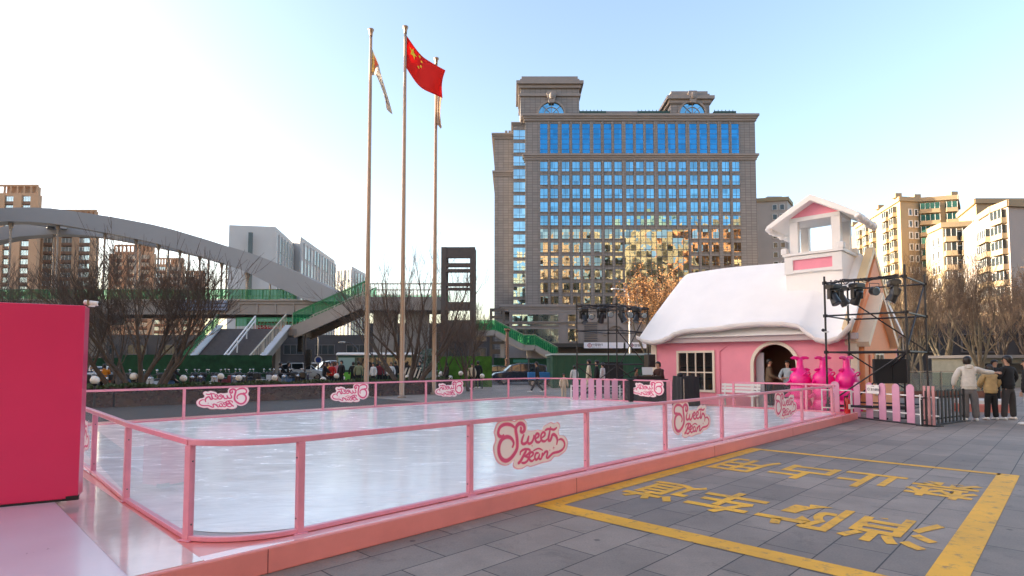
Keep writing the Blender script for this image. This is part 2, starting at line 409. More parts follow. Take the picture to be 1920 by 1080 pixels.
def text_mesh(s, bold=0.0):
    c = bpy.data.curves.new('t', 'FONT'); c.body = s; c.resolution_u = 4; c.offset = bold
    o = bpy.data.objects.new('t', c); COL.objects.link(o)
    dg = bpy.context.evaluated_depsgraph_get(); dg.update()
    me = bpy.data.meshes.new_from_object(o.evaluated_get(dg))
    vs = [v.co.copy() for v in me.vertices]; fs = [tuple(p.vertices) for p in me.polygons]
    bpy.data.objects.remove(o); bpy.data.curves.remove(c); bpy.data.meshes.remove(me)
    x0 = min(v.x for v in vs); x1 = max(v.x for v in vs); y0 = min(v.y for v in vs); y1 = max(v.y for v in vs)
    return [((v.x-x0)/(x1-x0), (v.y-y0)/(y1-y0)) for v in vs], fs, (x1-x0)/(y1-y0)
def chars(name, s, u0, u1, v0, v1):
    # the writing is read from the far side: its left edge is at v0 (most negative), its top at u0 (nearest the camera)
    o = MB(); n = len(s); w = (v1-v0)/n
    for i, ch in enumerate(s):
        vs, fs, _ = text_mesh(ch, 0.02)
        a = v0 + i*w + 0.05*w; b = v0 + (i+1)*w - 0.05*w
        o.add([RW(u1 + (u0-u1)*y, a + (b-a)*x, 0.0045 + 0.0001*i) for x, y in vs], fs)
    return tag(o.build(name, m_yel, fix=False), kind='structure')
chars('painted_writing', '消防车道', 3.85, 4.98, -3.85, -0.50)
chars('painted_writing', '禁止占用', 6.40, 7.60, -3.90, -0.50)

# ================================================================== facade helpers
LIM = 100
def winmesh(name, w, h, frame=0.12, mull=1, trans=0, depth=0.14, fm=None, gm=None):
    # an opening framed proud of the wall, pane set back; local x along, y outwards = -y, z up
    o = MB()
    o.box(-w/2-frame, -w/2, -depth, 0.02, 0, h); o.box(w/2, w/2+frame, -depth, 0.02, 0, h)
    o.box(-w/2-frame, w/2+frame, -depth-0.03, 0.02, h, h+frame); o.box(-w/2-frame, w/2+frame, -depth-0.06, 0.02, -frame, 0)
    for k in range(mull): x = -w/2 + w*(k+1)/(mull+1); o.box(x-0.045, x+0.045, -0.07, 0.0, 0, h, 2)
    for k in range(trans): z = h*(0.3 if trans == 1 else (k+1)/(trans+1)); o.box(-w/2, w/2, -0.075, 0.0, z-0.045, z+0.045, 2)
    o.box(-w/2, w/2, -0.03, 0.02, 0, h, 1)
    me_o = o.build(name, [fm or M_stone2, gm or M_gblue, M_frame])
    me = me_o.data; bpy.data.objects.remove(me_o)
    return me
class Wins:
    def __init__(s, parent, name='window'): s.p = parent; s.n = name; s.c = 0; s.rest = {}
    def add(s, me, loc, rz):
        s.c += 1
        if s.c <= LIM:
            o = bpy.data.objects.new(s.n, me); COL.objects.link(o); o.parent = s.p; o.location = loc; o.rotation_euler = (0, 0, rz)
        else: s.rest.setdefault(0, []).append((me, loc, rz))
    def done(s):
        for lst in s.rest.values():
            mb = MB(); mats = []
            for me, loc, rz in lst:
                M = Matrix.Translation(loc) @ Matrix.Rotation(rz, 4, 'Z')
                vs = [M @ v.co for v in me.vertices]
                base = []
                for m in me.materials:
                    if m not in mats: mats.append(m)
                    base.append(mats.index(m))
                n = len(mb.v); mb.v += [tuple(v) for v in vs]
                for p in me.polygons: mb.f.append(tuple(n+i for i in p.vertices)); mb.m.append(base[p.material_index])
            o = mb.build(s.n, mats, s.p, fix=False); o['kind'] = 'stuff'
def face_frame(a, b):
    # a, b plan points left to right as seen from outside; returns rz so local -y points outwards
    d = Vector((b[0]-a[0], b[1]-a[1])); return math.atan2(d.y, d.x), d.length

# ================================================================== central office block
YB = 150.0
X_ = lambda px, py=440: P(px, py, YB).x
Z_ = lambda py: P(1200, py, YB).z
office = thing('office_tower', 'broad grey stone office block with blue mirror windows and arched roof turrets', 'office building', (34, YB, 0))
def OB(): m = MB(); m.M = Matrix.Translation((-34, -YB, 0)); return m
xl, xr = X_(985), X_(1420)
zt = Z_(222)
o = OB(); o.box(xl, xr, YB, YB+32, -0.1, zt); o.build('wall', M_stone, office)
o = OB(); o.box(X_(962), xl-0.01, YB+1.0, YB+30, -0.1, Z_(228)); o.box(X_(926), X_(962)-0.01, YB+5, YB+30, -0.1, Z_(238)); o.build('side_wing', M_stone, office)
def cornice(z0, z1, x0, x1, y0, d=0.9, y1=None):
    o = OB(); h = z1-z0; y1 = YB+31 if y1 is None else y1
    o.box(x0-d*0.35, x1+d*0.35, y0-d*0.35, y1, z0, z0+h*0.35)
    o.box(x0-d*0.65, x1+d*0.65, y0-d*0.65, y1+0.1, z0+h*0.35+0.002, z0+h*0.65)
    o.box(x0-d, x1+d, y0-d, y1+0.2, z0+h*0.65+0.002, z1)
    return o.build('cornice', M_stone2, office)
cornice(Z_(227), Z_(215), xl, xr, YB); cornice(Z_(300), Z_(289), xl, xr, YB, 0.7)
cornice(Z_(584), Z_(571), xl-6, xr, YB, 0.8); cornice(Z_(608), Z_(603), xl-6, xr, YB-0.2, 0.5)
cornice(Z_(247), Z_(237), X_(926), X_(962), YB+5, 0.8); cornice(Z_(319), Z_(309), X_(926), X_(962), YB+5, 0.6)
cornice(Z_(233), Z_(227), X_(962), xl-1.2, YB+1, 0.5)
cols = [1013.3,1032.7,1054.3,1074,1093.3,1114,1134,1153.3,1175,1194.3,1213.3,1235.7,1255,1274.3,1295.7,1315,1334.3,1356,1375.3]
W_ = Wins(office)
wtall = winmesh('wt', X_(14.0+960)-X_(960), Z_(232)-Z_(289), 0.1, 0, 5, gm=M_gtall)
wstd = winmesh('ws', X_(13.6+960)-X_(960), Z_(304)-Z_(322), 0.1, 1, 1)
wlow = winmesh('wl', X_(13.6+960)-X_(960), Z_(304)-Z_(322), 0.1, 1, 1, gm=M_glow)
L0 = lambda x, y, z: (x-34, y-YB, z)
for c in cols: W_.add(wtall, L0(X_(c+6.8), YB, Z_(289.3)), 0)
rows = [304+25.25*k for k in range(11)]
for ri, r in enumerate(rows):
    for ci, c in enumerate(cols):
        if ri in (5, 6, 7, 8) and 8 <= ci <= 13 and not (ri > 8): continue
        W_.add(wstd if ri < 5 else wlow, L0(X_(c+6.8), YB, Z_(r+17.5)), 0)
# blue strip bay
wstrip = winmesh('wp', X_(23+960)-X_(960), Z_(240)-Z_(258), 0.05, 1, 1, gm=M_gblue2)
for k in range(15): W_.add(wstrip, L0(X_(974.5), YB+1.0, Z_(259+24.7*k)), 0)
W_.done()
# pilasters between the columns
pil = None
edges = [(cols[i]+13.6+cols[i+1])/2 for i in range(18)]
big = [1, 4, 7, 10, 13, 16]
for i, e in enumerate(edges):
    o = OB(); wd = 0.42 if i in big else 0.26
    o.box(X_(e)-wd, X_(e)+wd, YB-0.34, YB+0.01, Z_(586), Z_(301))
    o.box(X_(e)-wd, X_(e)+wd, YB-0.34, YB+0.01, Z_(290), Z_(228)) if True else None
    o.build('pilaster', M_stone, office)
# curtain wall in the middle
o = OB(); x0, x1, z0, z1 = X_(1170), X_(1290), Z_(532), Z_(431)
o.box(x0, x1, YB-0.5, YB+0.02, z0, z1)
cw = o.build('curtain_wall', MATS['reflective grey glass'], office)
o = OB()
n = 12
for k in range(n+1): x = x0 + (x1-x0)*k/n; o.box(x-0.06, x+0.06, YB-0.58, YB-0.501, z0, z1)
for k in range(9): z = z0 + (z1-z0)*k/8; o.box(x0, x1, YB-0.585, YB-0.502, z-0.06, z+0.06)
o.build('mullions', M_frame, cw)
# podium glazing
for (a, b, c, d) in ((961, 1046, 590, 611), (1064, 1078, 590, 611), (969, 1046, 617, 643), (1064, 1082, 617, 640)):
    me = winmesh('wg', X_(b)-X_(a), Z_(c)-Z_(d), 0.15, 4 if b-a > 30 else 0, 1, gm=M_gblue2 if a < 1000 else MATS['reflective grey glass'])
    q = bpy.data.objects.new('shop_window', me); COL.objects.link(q); q.parent = office; q.location = L0((X_(a)+X_(b))/2, YB-0.3 if a >= 985 else YB-0.3, Z_(d))
o = OB(); o.box(X_(955), X_(1100), YB-0.35, YB+0.9, Z_(586), Z_(572)); o.box(X_(955), X_(1425), YB-0.3, YB-0.01, -0.1, Z_(586)); o.build('podium_wall', M_stone2, office)
o = OB(); o.box(X_(985), X_(1430), YB-6, YB-0.4, Z_(652), Z_(645)); o.build('canopy', mat('dark canopy', (0.03, 0.03, 0.03), 0.5), office)
o = OB()
for k in range(9): o.box(X_(1094), X_(1118), YB-0.55, YB-0.32, Z_(640)+k*0.6, Z_(640)+k*0.6+0.3)
o.build('louvre', M_frame, office)
o = OB()
arc = [(math.cos(t)*3.4, math.sin(t)*3.4) for t in [math.pi*k/14 for k in range(15)]] + [(math.cos(t)*2.3, math.sin(t)*2.3) for t in [math.pi*(14-k)/14 for k in range(15)]]
o.prism(arc, (X_(1152), YB-0.34, Z_(628)), (1, 0, 0), (0, 0, 1), (0, 1, 0), -0.4, 0.02); o.build('entrance_arch', M_stone2, office)
# roof turrets
def turret(pa, pb, pt, ps, yb, cap):
    o = OB(); o.box(X_(pa), X_(pb), yb, yb+12, zt, Z_(ps)); t = o.build('roof_turret', M_stone, office)
    z0 = Z_(ps); h = (Z_(pt)-z0)/4; o = OB()
    for k, e in enumerate((0.5, 1.1, 0.1, -0.3)): o.box(X_(pa)-e, X_(pb)+e, yb-e, yb+12+e, z0+h*k+0.002*k, z0+h*(k+1))
    zz = (zt+z0)/2+2.0; o.box(X_(pa)-0.4, X_(pb)+0.4, yb-0.4, yb+12, zz, zz+0.7)
    o.build('turret_cornice', M_stone2, t)
    xc = cap; R0 = X_(1035+24)-X_(1035)
    o = OB(); pts = [(math.cos(math.pi*k/16)*R0, math.sin(math.pi*k/16)*R0*0.98) for k in range(17)]
    o.prism(pts, (xc, yb-0.05, Z_(213)), (1, 0, 0), (0, 0, 1), (0, 1, 0), -0.05, 0.1); g = o.build('arched_window', M_gblue, t)
    o = OB(); ring = [(p[0]*1.15, p[1]*1.15) for p in pts] + [(p[0], p[1]) for p in reversed(pts)]
    o.prism(ring, (xc, yb-0.05, Z_(213)), (1, 0, 0), (0, 0, 1), (0, 1, 0), -0.5, 0.1)
    for k in (4, 8, 12): o.beam((xc, yb-0.2, Z_(213)), (xc+pts[k][0], yb-0.2, Z_(213)+pts[k][1]), 0.12, 0.12)
    ring = [(p[0]*0.6, p[1]*0.6) for p in pts] + [(p[0]*0.55, p[1]*0.55) for p in reversed(pts)]
    o.prism(ring, (xc, yb-0.15, Z_(213)), (1, 0, 0), (0, 0, 1), (0, 1, 0), -0.1, 0.05)
    o.build('arch_frame', M_stone2, g)
    o = OB(); zk = Z_(213)+R0*0.85; o.prism([(-0.7, 0), (0.7, 0), (1.3, 2.6), (1.0, 3.2), (-1.0, 3.2), (-1.3, 2.6)], (xc, yb-0.05, zk), (1, 0, 0), (0, 0, 1), (0, 1, 0), -1.0, 0.0)
    o.ball((xc, yb-1.1, zk+1.8), (0.7, 0.4, 0.9), 10); o.build('keystone', M_stone2, t)
turret(976, 1088, 140, 164, YB+0.6, X_(1035)); turret(1262, 1336, 168, 192, YB+0.6, X_(1303))
o = OB(); o.box(X_(1088), X_(1262), YB+6, YB+7.5, Z_(198), Z_(190))
for k in range(7): x = X_(1098)+k*(X_(1256)-X_(1098))/6; o.box(x-0.7, x+0.7, YB+6.05, YB+7.4, zt, Z_(198))
o.build('roof_colonnade', M_stone2, office)
o = OB()
for (a, b) in ((1088, 1140), (1200, 1284), (1346, 1388)):
    o.box(X_(a), X_(b), YB+1, YB+4, Z_(209), Z_(205)); 
    for k in range(int((b-a)/7)): o.box(X_(a+k*7), X_(a+k*7)+0.15, YB+0.9, YB+1.0, Z_(213), Z_(203))
o.build('roof_pergola', mat('dark green metal', (0.02, 0.06, 0.05), 0.5), office)
o = OB()
for px in (968, 946, 953): o.box(X_(px), X_(px)+0.7, YB+8, YB+9, Z_(240), Z_(222 if px < 960 else 213))
o.build('roof_chimney', M_stone2, office)

# bank sign over the shop front
def sign_panel(name, label, a, b, c, d, Y, writing, cat='sign', logo=True, col=(0.75, 0.75, 0.82), tcol=(0.25, 0.03, 0.06)):
    p, q = P(a, d, Y), P(b, c, Y)
    t = thing(name, label, cat, ((p.x+q.x)/2, Y, p.z))
    o = MB(); w = q.x-p.x; h = q.z-p.z; o.box(-w/2, w/2, -0.12, 0.12, 0, h); o.build('panel', mat('sign white', col, 0.4, var=0.03), t)
    tm = mat('sign red', tcol, 0.5)
    for (s, x0, z0, hh) in writing:
        vs, fs, asp = text_mesh(s, 0.01); o = MB()
        o.add([(-w/2 + w*x0 + x*hh*h*asp, -0.13, h*z0 + y*hh*h) for x, y in vs], fs); o.build('lettering', mat('sign black', (0.03, 0.03, 0.05), 0.5), t, fix=False)
    if logo:
        o = MB(); cx = -w/2 + h*0.95; R = h*0.36
        ring = [(math.cos(2*math.pi*k/24)*R, math.sin(2*math.pi*k/24)*R) for k in range(25)] + [(math.cos(2*math.pi*(24-k)/24)*R*0.74, math.sin(2*math.pi*(24-k)/24)*R*0.74) for k in range(25)]
        o.prism(ring, (cx, -0.12, h*0.5), (1, 0, 0), (0, 0, 1), (0, 1, 0), -0.03, 0.0)
        o.box(cx-R*0.4, cx+R*0.4, -0.15, -0.12, h*0.5-R*0.28, h*0.5-R*0.14); o.box(cx-R*0.4, cx+R*0.4, -0.15, -0.12, h*0.5+R*0.14, h*0.5+R*0.28)
        o.box(cx-R*0.4, cx-R*0.26, -0.15, -0.12, h*0.5-R*0.139, h*0.5+R*0.139); o.box(cx+R*0.26, cx+R*0.4, -0.15, -0.12, h*0.5-R*0.139, h*0.5+R*0.139)
        o.box(cx-R*0.07, cx+R*0.07, -0.15, -0.12, h*0.5+R*0.285, h*0.5+R*0.8); o.box(cx-R*0.07, cx+R*0.07, -0.15, -0.12, h*0.5-R*0.8, h*0.5-R*0.285)
        o.build('emblem', tm, t)
    return t
sign_panel('bank_sign', 'long white bank sign with round red emblem under the office podium', 1095, 1169, 642, 653, YB-7, [('中国银行', 0.2, 0.38, 0.45), ('BANK OF CHINA', 0.2, 0.14, 0.15)])
sign_panel('bank_sign', 'second white bank sign half hidden behind the light tower braces', 1173, 1216, 642, 653, YB-7, [('中国银行', 0.25, 0.25, 0.5)])

# ================================================================== generic blocks of flats
def block(name, label, cat, chain, ztop, back, wallm, group=None, zbot=-0.1):
    """chain: plan points left to right along the visible faces; back: vector to push the rear"""
    loc = (chain[0][0], chain[0][1], 0)
    t = thing(name, label, cat, loc, 0, group)
    foot = [Vector((p[0]-loc[0], p[1]-loc[1])) for p in chain]
    rear = [foot[-1] + Vector(back), foot[0] + Vector(back)]
    pl = foot + rear; n = len(pl)
    o = MB(); o.add([(p.x, p.y, zbot) for p in pl] + [(p.x, p.y, ztop) for p in pl],
        [tuple(range(n-1, -1, -1)), tuple(range(n, 2*n))] + [(i, (i+1) % n, n+(i+1) % n, n+i) for i in range(n)])
    o.build('wall', wallm, t)
    return t, foot
def parapet(t, foot, z, h=0.8, d=0.4, m=None):
    o = MB()
    for a, b in zip(foot[:-1], foot[1:]):
        dr = (b-a).normalized(); nn = Vector((dr.y, -dr.x)) * d
        A = a + nn - dr*d; B = b + nn + dr*d; a2 = a - nn*0.5; b2 = b - nn*0.5
        o.add([(A.x, A.y, z-h), (B.x, B.y, z-h), (b2.x, b2.y, z-h), (a2.x, a2.y, z-h), (A.x, A.y, z+0.3), (B.x, B.y, z+0.3), (b2.x, b2.y, z+0.3), (a2.x, a2.y, z+0.3)],
              [(0,3,2,1),(4,5,6,7),(0,1,5,4),(1,2,6,5),(2,3,7,6),(3,0,4,7)])
    return o.build('cornice', m or M_cream2, t)
M_cream2 = mat('cream apartment render', (0.38, 0.29, 0.18), 0.8, var=0.08, vscale=0.2)
M_grey2 = mat('grey apartment render', (0.46, 0.40, 0.36), 0.8, var=0.08, vscale=0.2)
M_brown = mat('brown brick render', (0.42, 0.265, 0.17), 0.85, var=0.15, vscale=0.15)
M_brown2 = mat('dark brown render', (0.22, 0.13, 0.09), 0.85, var=0.15, vscale=0.2)
M_teal = mat('teal balcony glass', (0.05, 0.20, 0.23), 0.06, metal=0.8, var=0.35, vscale=0.4)
M_wdark = mat('window glass dark', (0.035, 0.045, 0.05), 0.08, spec=0.8, var=0.3, vscale=0.5)
M_paleg = mat('pale window glass', (0.50, 0.58, 0.60), 0.08, metal=0.7, var=0.3, vscale=0.4)
def face_windows(W, foot, i, z0, z1, dz, offs, w, h, mull=1, gm=None, fm=None, cacheN=[0]):
    a, b = foot[i], foot[i+1]; rz, L = face_frame(a, b); d = (b-a).normalized()
    me = winmesh('wm', w, h, 0.12, mull, 0, gm=gm or M_wdark, fm=fm or M_white)
    z = z1 - dz
    while z > z0:
        for s in offs:
            p = a + d * (L * s); W.add(me, (p.x, p.y, z), rz)
        z -= dz
def balcony_mesh(w, h, gm, wm, sc=1.0):
    w = w/sc; o = MB(); o.M = Matrix.Scale(sc, 4); o.box(-w/2, w/2, -1.0, 0.0, 0, 0.9); o.box(-w/2-0.1, w/2+0.1, -1.1, 0.0, -0.18, 0)
    o.box(-w/2+0.05, w/2-0.05, -0.95, 0.0, 0.9, h, 1)
    n = max(2, int(w/1.0))
    for k in range(n+1): x = -w/2+0.05+(w-0.1)*k/n; o.box(x-0.04, x+0.04, -0.99, -0.951, 0.9, h, 2)
    q = o.build('b', [wm, gm, M_white]); me = q.data; bpy.data.objects.remove(q); return me
def face_balconies(W, foot, i, z0, z1, dz, offs, w, gm=None, wm=None, sc=1.0):
    a, b = foot[i], foot[i+1]; rz, L = face_frame(a, b); d = (b-a).normalized()
    me = balcony_mesh(w, 2.5, gm or M_teal, wm or M_cream2, sc)
    z = z1 - dz
    while z > z0:
        for s in offs: p = a + d*(L*s); W.add(me, (p.x, p.y, z), rz)
        z -= dz
xp = lambda px, Y: (px-960)/FPX*Y*1.0
def pt(px, Y, py=450): v = P(px, py, Y); return (v.x, v.y)
zz = lambda py, Y, px=960: P(px, py, Y).z
# behind the house: plain grey block
z = zz(371, 170)
t, ft = block('apartment_block', 'plain grey rendered block with paired small windows beside the office block', 'apartment building', [pt(1418, 172), pt(1478, 170), pt(1486, 176)], z, (8, 14), M_grey2)
W = Wins(t); face_windows(W, ft, 0, 8, z-0.6, 2.85, (0.6, 0.83), 1.1, 1.5, 0); W.done(); parapet(t, ft, z)
o = MB(); o.box(4.5, 9, 2, 6, z, z+1.6); o.build('roof_box', M_grey2, t)
# golden slab with teal corner
t, ft = block('apartment_block', 'tall apartment slab with sunlit yellow left side and teal glazed corner', 'apartment building',
    [pt(1606, 127), pt(1656, 113), pt(1690, 105), pt(1726, 105.7), pt(1796, 104), pt(1800, 111)], zz(372, 105), (7, 14), M_cream2)
z = zz(372, 105)
W = Wins(t); face_windows(W, ft, 2, 5, z-0.9, 2.15, (0.5, 0.8), 0.55, 1.05, 0)
face_balconies(W, ft, 3, 5, z-0.5, 2.15, (0.25,), 3.1, sc=0.7); face_balconies(W, ft, 3, 5, z-0.5, 2.15, (0.84,), 1.7, sc=0.7)
face_balconies(W, ft, 0, 5, z-1.2, 2.15, (0.2, 0.45, 0.7), 1.9, gm=M_wdark, sc=0.7); face_balconies(W, ft, 1, 5, z-0.7, 2.15, (0.3, 0.7), 1.9, gm=M_wdark, sc=0.7)
W.done(); parapet(t, ft, z, 0.5, 0.3)
for p in ft[:5]:
    o = MB(); o.box(p.x-0.6, p.x+0.6, p.y+0.3, p.y+1.6, z+0.3, z+1.1); o.build('roof_box', M_cream2, t)
# mid slab in front
z = zz(424, 90)
t, ft = block('apartment_block', 'cream stepped apartment block with open balconies between the two tallest right blocks', 'apartment building',
    [pt(1744, 93), pt(1768, 89), pt(1822, 88), pt(1839, 93)], z, (5, 8), M_cream2)
W = Wins(t); face_windows(W, ft, 0, 4, z-0.8, 2.2, (0.3, 0.7), 0.7, 1.2, 0); face_balconies(W, ft, 1, 4, z-0.5, 2.2, (0.22, 0.80), 1.5, gm=M_wdark, sc=0.75)
face_windows(W, ft, 1, 4, z-0.4, 2.2, (0.5,), 1.0, 1.3, 1); W.done(); parapet(t, ft, z, 0.5, 0.3)
# big plain gable block
z = zz(376, 90)
t, ft = block('apartment_block', 'plain walled apartment block with a blank sunlit yellow end wall', 'apartment building', [pt(1799, 99), pt(1833, 90), pt(1935, 90)], z, (5, 6), M_cream2)
W = Wins(t); face_windows(W, ft, 1, 8, z-1.0, 2.4, (0.6,), 0.8, 1.1, 0); W.done(); parapet(t, ft, z, 0.5, 0.3)
# rightmost balcony block
z = zz(384, 72)
t, ft = block('apartment_block', 'nearest right apartment block with glazed balconies and a flat grey end wall', 'apartment building', [pt(1839, 78), pt(1862, 74), pt(1893, 71), pt(1960, 72)], z, (4, 8), M_grey2)
W = Wins(t); face_balconies(W, ft, 0, 4, z-2.1, 1.95, (0.5,), 3.4, gm=M_wdark, sc=0.65); face_balconies(W, ft, 1, 4, z-0.4, 1.95, (0.55,), 2.2, gm=M_wdark, sc=0.65); W.done(); parapet(t, ft, z, 0.5, 0.3)

# left: brown towers beyond the footbridge
def comb(t, x0, x1, y0, z, n, m):
    o = MB(); o.box(x0, x1, y0, y0+0.5, z+2.2, z+2.9)
    for k in range(n+1): x = x0+(x1-x0)*k/n; o.box(x-0.25, x+0.25, y0, y0+0.5, z, z+2.2)
    return o.build('roof_comb', m, t)
def brown(label, pa, pb, py, Y, side=12, cols=3):
    a = pt(pa, Y); b = pt(pb, Y); z = zz(py, Y)-3
    t, ft = block('brown_tower', label, 'apartment building', [a, b], z, (b[0]*0.06, b[1]*0.06), M_brown, 'brown residential towers beyond the footbridge')
    w = b[0]-a[0]; comb(t, 0, w-0.3, 0.0, z, 10, M_brown)
    o = MB(); o.box(w*0.5, w-1.6, 0.9, 3.0, z, z+2.6); o.build('roof_room', M_brown, t)
    W = Wins(t); offs = [(k+0.5)/cols for k in range(cols)]
    for s in offs: face_balconies(W, ft, 0, 3, z-1, 3.0, (s,), w/cols*0.62, gm=M_paleg, wm=M_brown2)
    W.done()
    o = MB()
    for k in range(cols+1): x = w*k/cols; o.box(x-w*0.06, x+w*0.06, -1.4, 0, 0, z-1)
    o.build('pier', M_brown, t)
    return t
brown('tallest brown tower at the far left edge above the footbridge arch', -60, 68, 345, 190, 14, 4)
brown('brown tower with roof comb just left of the bare tree', 80, 180, 392, 200, 14, 3)
brown('lower brown tower standing behind the bare tree crown', 215, 290, 458, 230, 14, 3)
brown('small distant brown tower behind the right edge of the bare tree', 292, 346, 483, 260, 14, 2)
brown('lowest and most distant brown tower left of the grey slab', 347, 386, 507, 290, 12, 2)

# grey modern slabs
M_slab = mat('pale grey cladding', (0.52, 0.52, 0.52), 0.65, var=0.05, vscale=0.2)
def patch_glass(t, ft, i, z0, z1, n, seed):
    a, b = ft[i], ft[i+1]; rz, L = face_frame(a, b)
    r = random.Random(seed); o = MB(); o.M = Matrix.Translation((a.x, a.y, 0)) @ Matrix.Rotation(rz, 4, 'Z')
    nz = int((z1-z0)/3.2)
    for k in range(n):
        for j in range(nz):
            x0 = L*k/n; h = (z1-z0)/nz
            if r.random() < 0.8: o.box(x0+L/n*0.08, x0+L/n*r.choice((0.5, 0.8, 0.95)), -0.12, 0.0, z0+h*j+0.15, z0+h*(j+1)-r.choice((0.1, 0.6)), r.choice((0, 0, 1)))
    o.build('glazing', [M_gslab, M_gslab2], t)
    o = MB(); o.M = Matrix.Translation((a.x, a.y, 0)) @ Matrix.Rotation(rz, 4, 'Z')
    for k in range(n+1): o.box(L*k/n-0.12, L*k/n+0.12, -0.35, 0, z0, z1)
    o.build('fin', M_slab, t)
M_gslab = mat('grey green glass', (0.42, 0.52, 0.52), 0.1, metal=0.35); M_gslab2 = mat('grey green glass light', (0.62, 0.70, 0.70), 0.15, metal=0.3)
z = zz(423, 109)
t, ft = block('grey_slab_building', 'pale grey windowless slab building with a narrow slot right of the arch', 'office building', [pt(429, 108.5), pt(516, 110), pt(548, 124)], z, (-2, 16), M_slab)
patch_glass(t, ft, 1, 3, z-1, 6, 1); o = MB(); xs = ft[0].x+(ft[1].x)*0.46; o.box(xs, xs+0.75, -1.2, -0.9, 4, z-1.5); o.build('slot', M_wdark, t)
for k in kids_of(t):
    if k.name.startswith('slot'): k.location = (0, 0.0, 0); k.rotation_euler = (0, 0, math.atan2(ft[1].y, ft[1].x))
z = zz(443, 124)
t, ft = block('grey_slab_building', 'long grey slab building with patchwork glass front beyond the bridge foot', 'office building', [pt(549, 125), pt(563, 124), pt(628, 154)], z, (-4, 14), M_slab)
patch_glass(t, ft, 1, 3, z-1, 12, 2); 
z = zz(499, 175)
t, ft = block('grey_slab_building', 'low dark glass block at the end of the grey slab row', 'office building', [pt(628, 178), pt(660, 175), pt(686, 190)], z, (-4, 14), M_slab)
patch_glass(t, ft, 0, 3, z-1, 5, 3); patch_glass(t, ft, 1, 3, z-1, 5, 4)

# dark low block closing the view under the footbridge
M_dk = mat('dark wall', (0.045, 0.045, 0.05), 0.8, var=0.3, vscale=0.2)
for lab, a, b, py, Y in (('long dark low building under the footbridge behind the bus', 60, 700, 628, 112), ('dark shop row at the right behind the bare trees', 1665, 1990, 592, 60), ('low dark building behind the light tower and elevator shafts', 690, 925, 606, 120)):
    t, ft = block('low_building', lab, 'building', [pt(a, Y), pt(b, Y)], zz(py, Y), (0, 10), M_dk)
    W = Wins(t); nn = int((ft[1].x)/6)
    face_windows(W, ft, 0, 0.2, zz(py, Y)-0.5, 3.2, [(k+0.5)/nn for k in range(nn)], 3.6, 1.7, 2, gm=M_wdark, fm=M_frame); W.done()

# off to the left, out of frame: unseen blocks added to shade the plaza and footbridge
t, ft = block('added_shade_block', 'unseen dark block added beyond the left edge to shade the plaza', 'building', [(-85, -25), (-62, -25), (-62, 52)], 25, (-23, 0), M_dk)
t, ft = block('added_shade_block', 'farther unseen dark block added beyond the left edge to shade the footbridge', 'building', [(-140, 56), (-112, 56), (-112, 74)], 27, (-28, 0), M_dk)
# behind the camera: what the office windows mirror
for i, (x0, x1, h, m) in enumerate(((-30, 4, 58, M_cream2), (6, 40, 74, M_brown), (44, 66, 66, M_cream2), (67, 100, 92, M_cream2), (103, 120, 60, M_cream2), (121, 175, 96, mat('orange brick', (0.5, 0.2, 0.08), 0.8, var=0.1, vscale=0.2)))):
    t, ft = block('street_building', ['slim cream tower first from the left across the street behind the viewer', 'brown tower second across the street behind the viewer', 'lower cream block third across the street behind the viewer', 'tall cream tower fourth across the street behind the viewer', 'lowest cream block fifth across the street behind the viewer', 'broad orange brick tower last across the street behind the viewer'][i], 'building', [(x1, -52), (x0, -52-(x1-x0)*0.7), (x0+4, -80-(x1-x0)*0.7)], h, (0, -14), m)
    W = Wins(t); L = x1-x0; nn = max(3, int(L/5))
    face_windows(W, ft, 0, 2, h-2, 4.0, [(k+0.5)/nn for k in range(nn)], 2.2, 2.2, 1, gm=M_wdark, fm=M_cream if i % 2 else M_white); W.done()
# ================================================================== footbridge
YF = 55.0
bridge = thing('footbridge', 'long grey steel arch footbridge with green mesh railings over the road', 'footbridge', (-20, YF, 0))
def BB(): m = MB(); m.M = Matrix.Translation((20, -YF, 0)); return m
top = [(-120, 412), (-40, 398), (30, 394), (70, 393.5), (110, 395), (175, 404), (222, 411), (260, 418), (296, 425), (333, 434), (370, 445), (400, 454), (431, 464), (456, 471), (481, 479), (500, 486), (518, 493), (537, 501), (555, 509), (575, 518), (593, 527), (612, 536), (630, 545), (645, 553)]
bot = [(645, 567), (590, 567), (572, 562), (555, 553), (537, 545), (518, 537), (500, 528), (481, 518), (456, 507), (426, 496), (400, 488), (370, 479), (333, 468), (296, 458), (259, 450), (225, 443), (192, 437), (150, 429), (110, 423), (70, 420), (30, 419), (-40, 424), (-120, 440)]
def arch(y0, dep, sh):
    o = BB(); pl = [P(a, b, YF) for a, b in top + bot]
    o.prism([(p.x+sh, p.z) for p in pl], (0, y0, 0), (1, 0, 0), (0, 0, 1), (0, 1, 0), 0, dep)
    return o.build('arch_rib', M_archm, bridge)
arch(YF-0.9, 1.3, 0); arch(YF+4.6, 1.3, 0)
o = BB()
cross = [(-20, 416, 55, 416), (105, 416, 20, 416), (105, 416, 185, 424), (255, 440, 190, 425), (255, 440, 320, 456)]
for a, b, c, d in cross:
    o = BB(); p = P(a, b, YF); q = P(c, d, YF); o.beam((p.x, YF+0.4, p.z+0.6), (q.x, YF+4.6, q.z+0.6), 0.5, 0.5)
    o.build('cross_brace', M_archm, bridge)
zd0, zd1, zr = P(400, 588, YF).z, P(400, 571, YF).z, P(400, 544, YF).z
xL, xR = -62.0, P(640, 580, YF).x
o = BB(); o.box(xL, xR, YF-0.5, YF+5, zd1, zd1+0.28); o.box(xL, xR, YF-0.62, YF-0.1, zd1+0.281, zd1+0.36)
o.build('deck', M_girder, bridge)
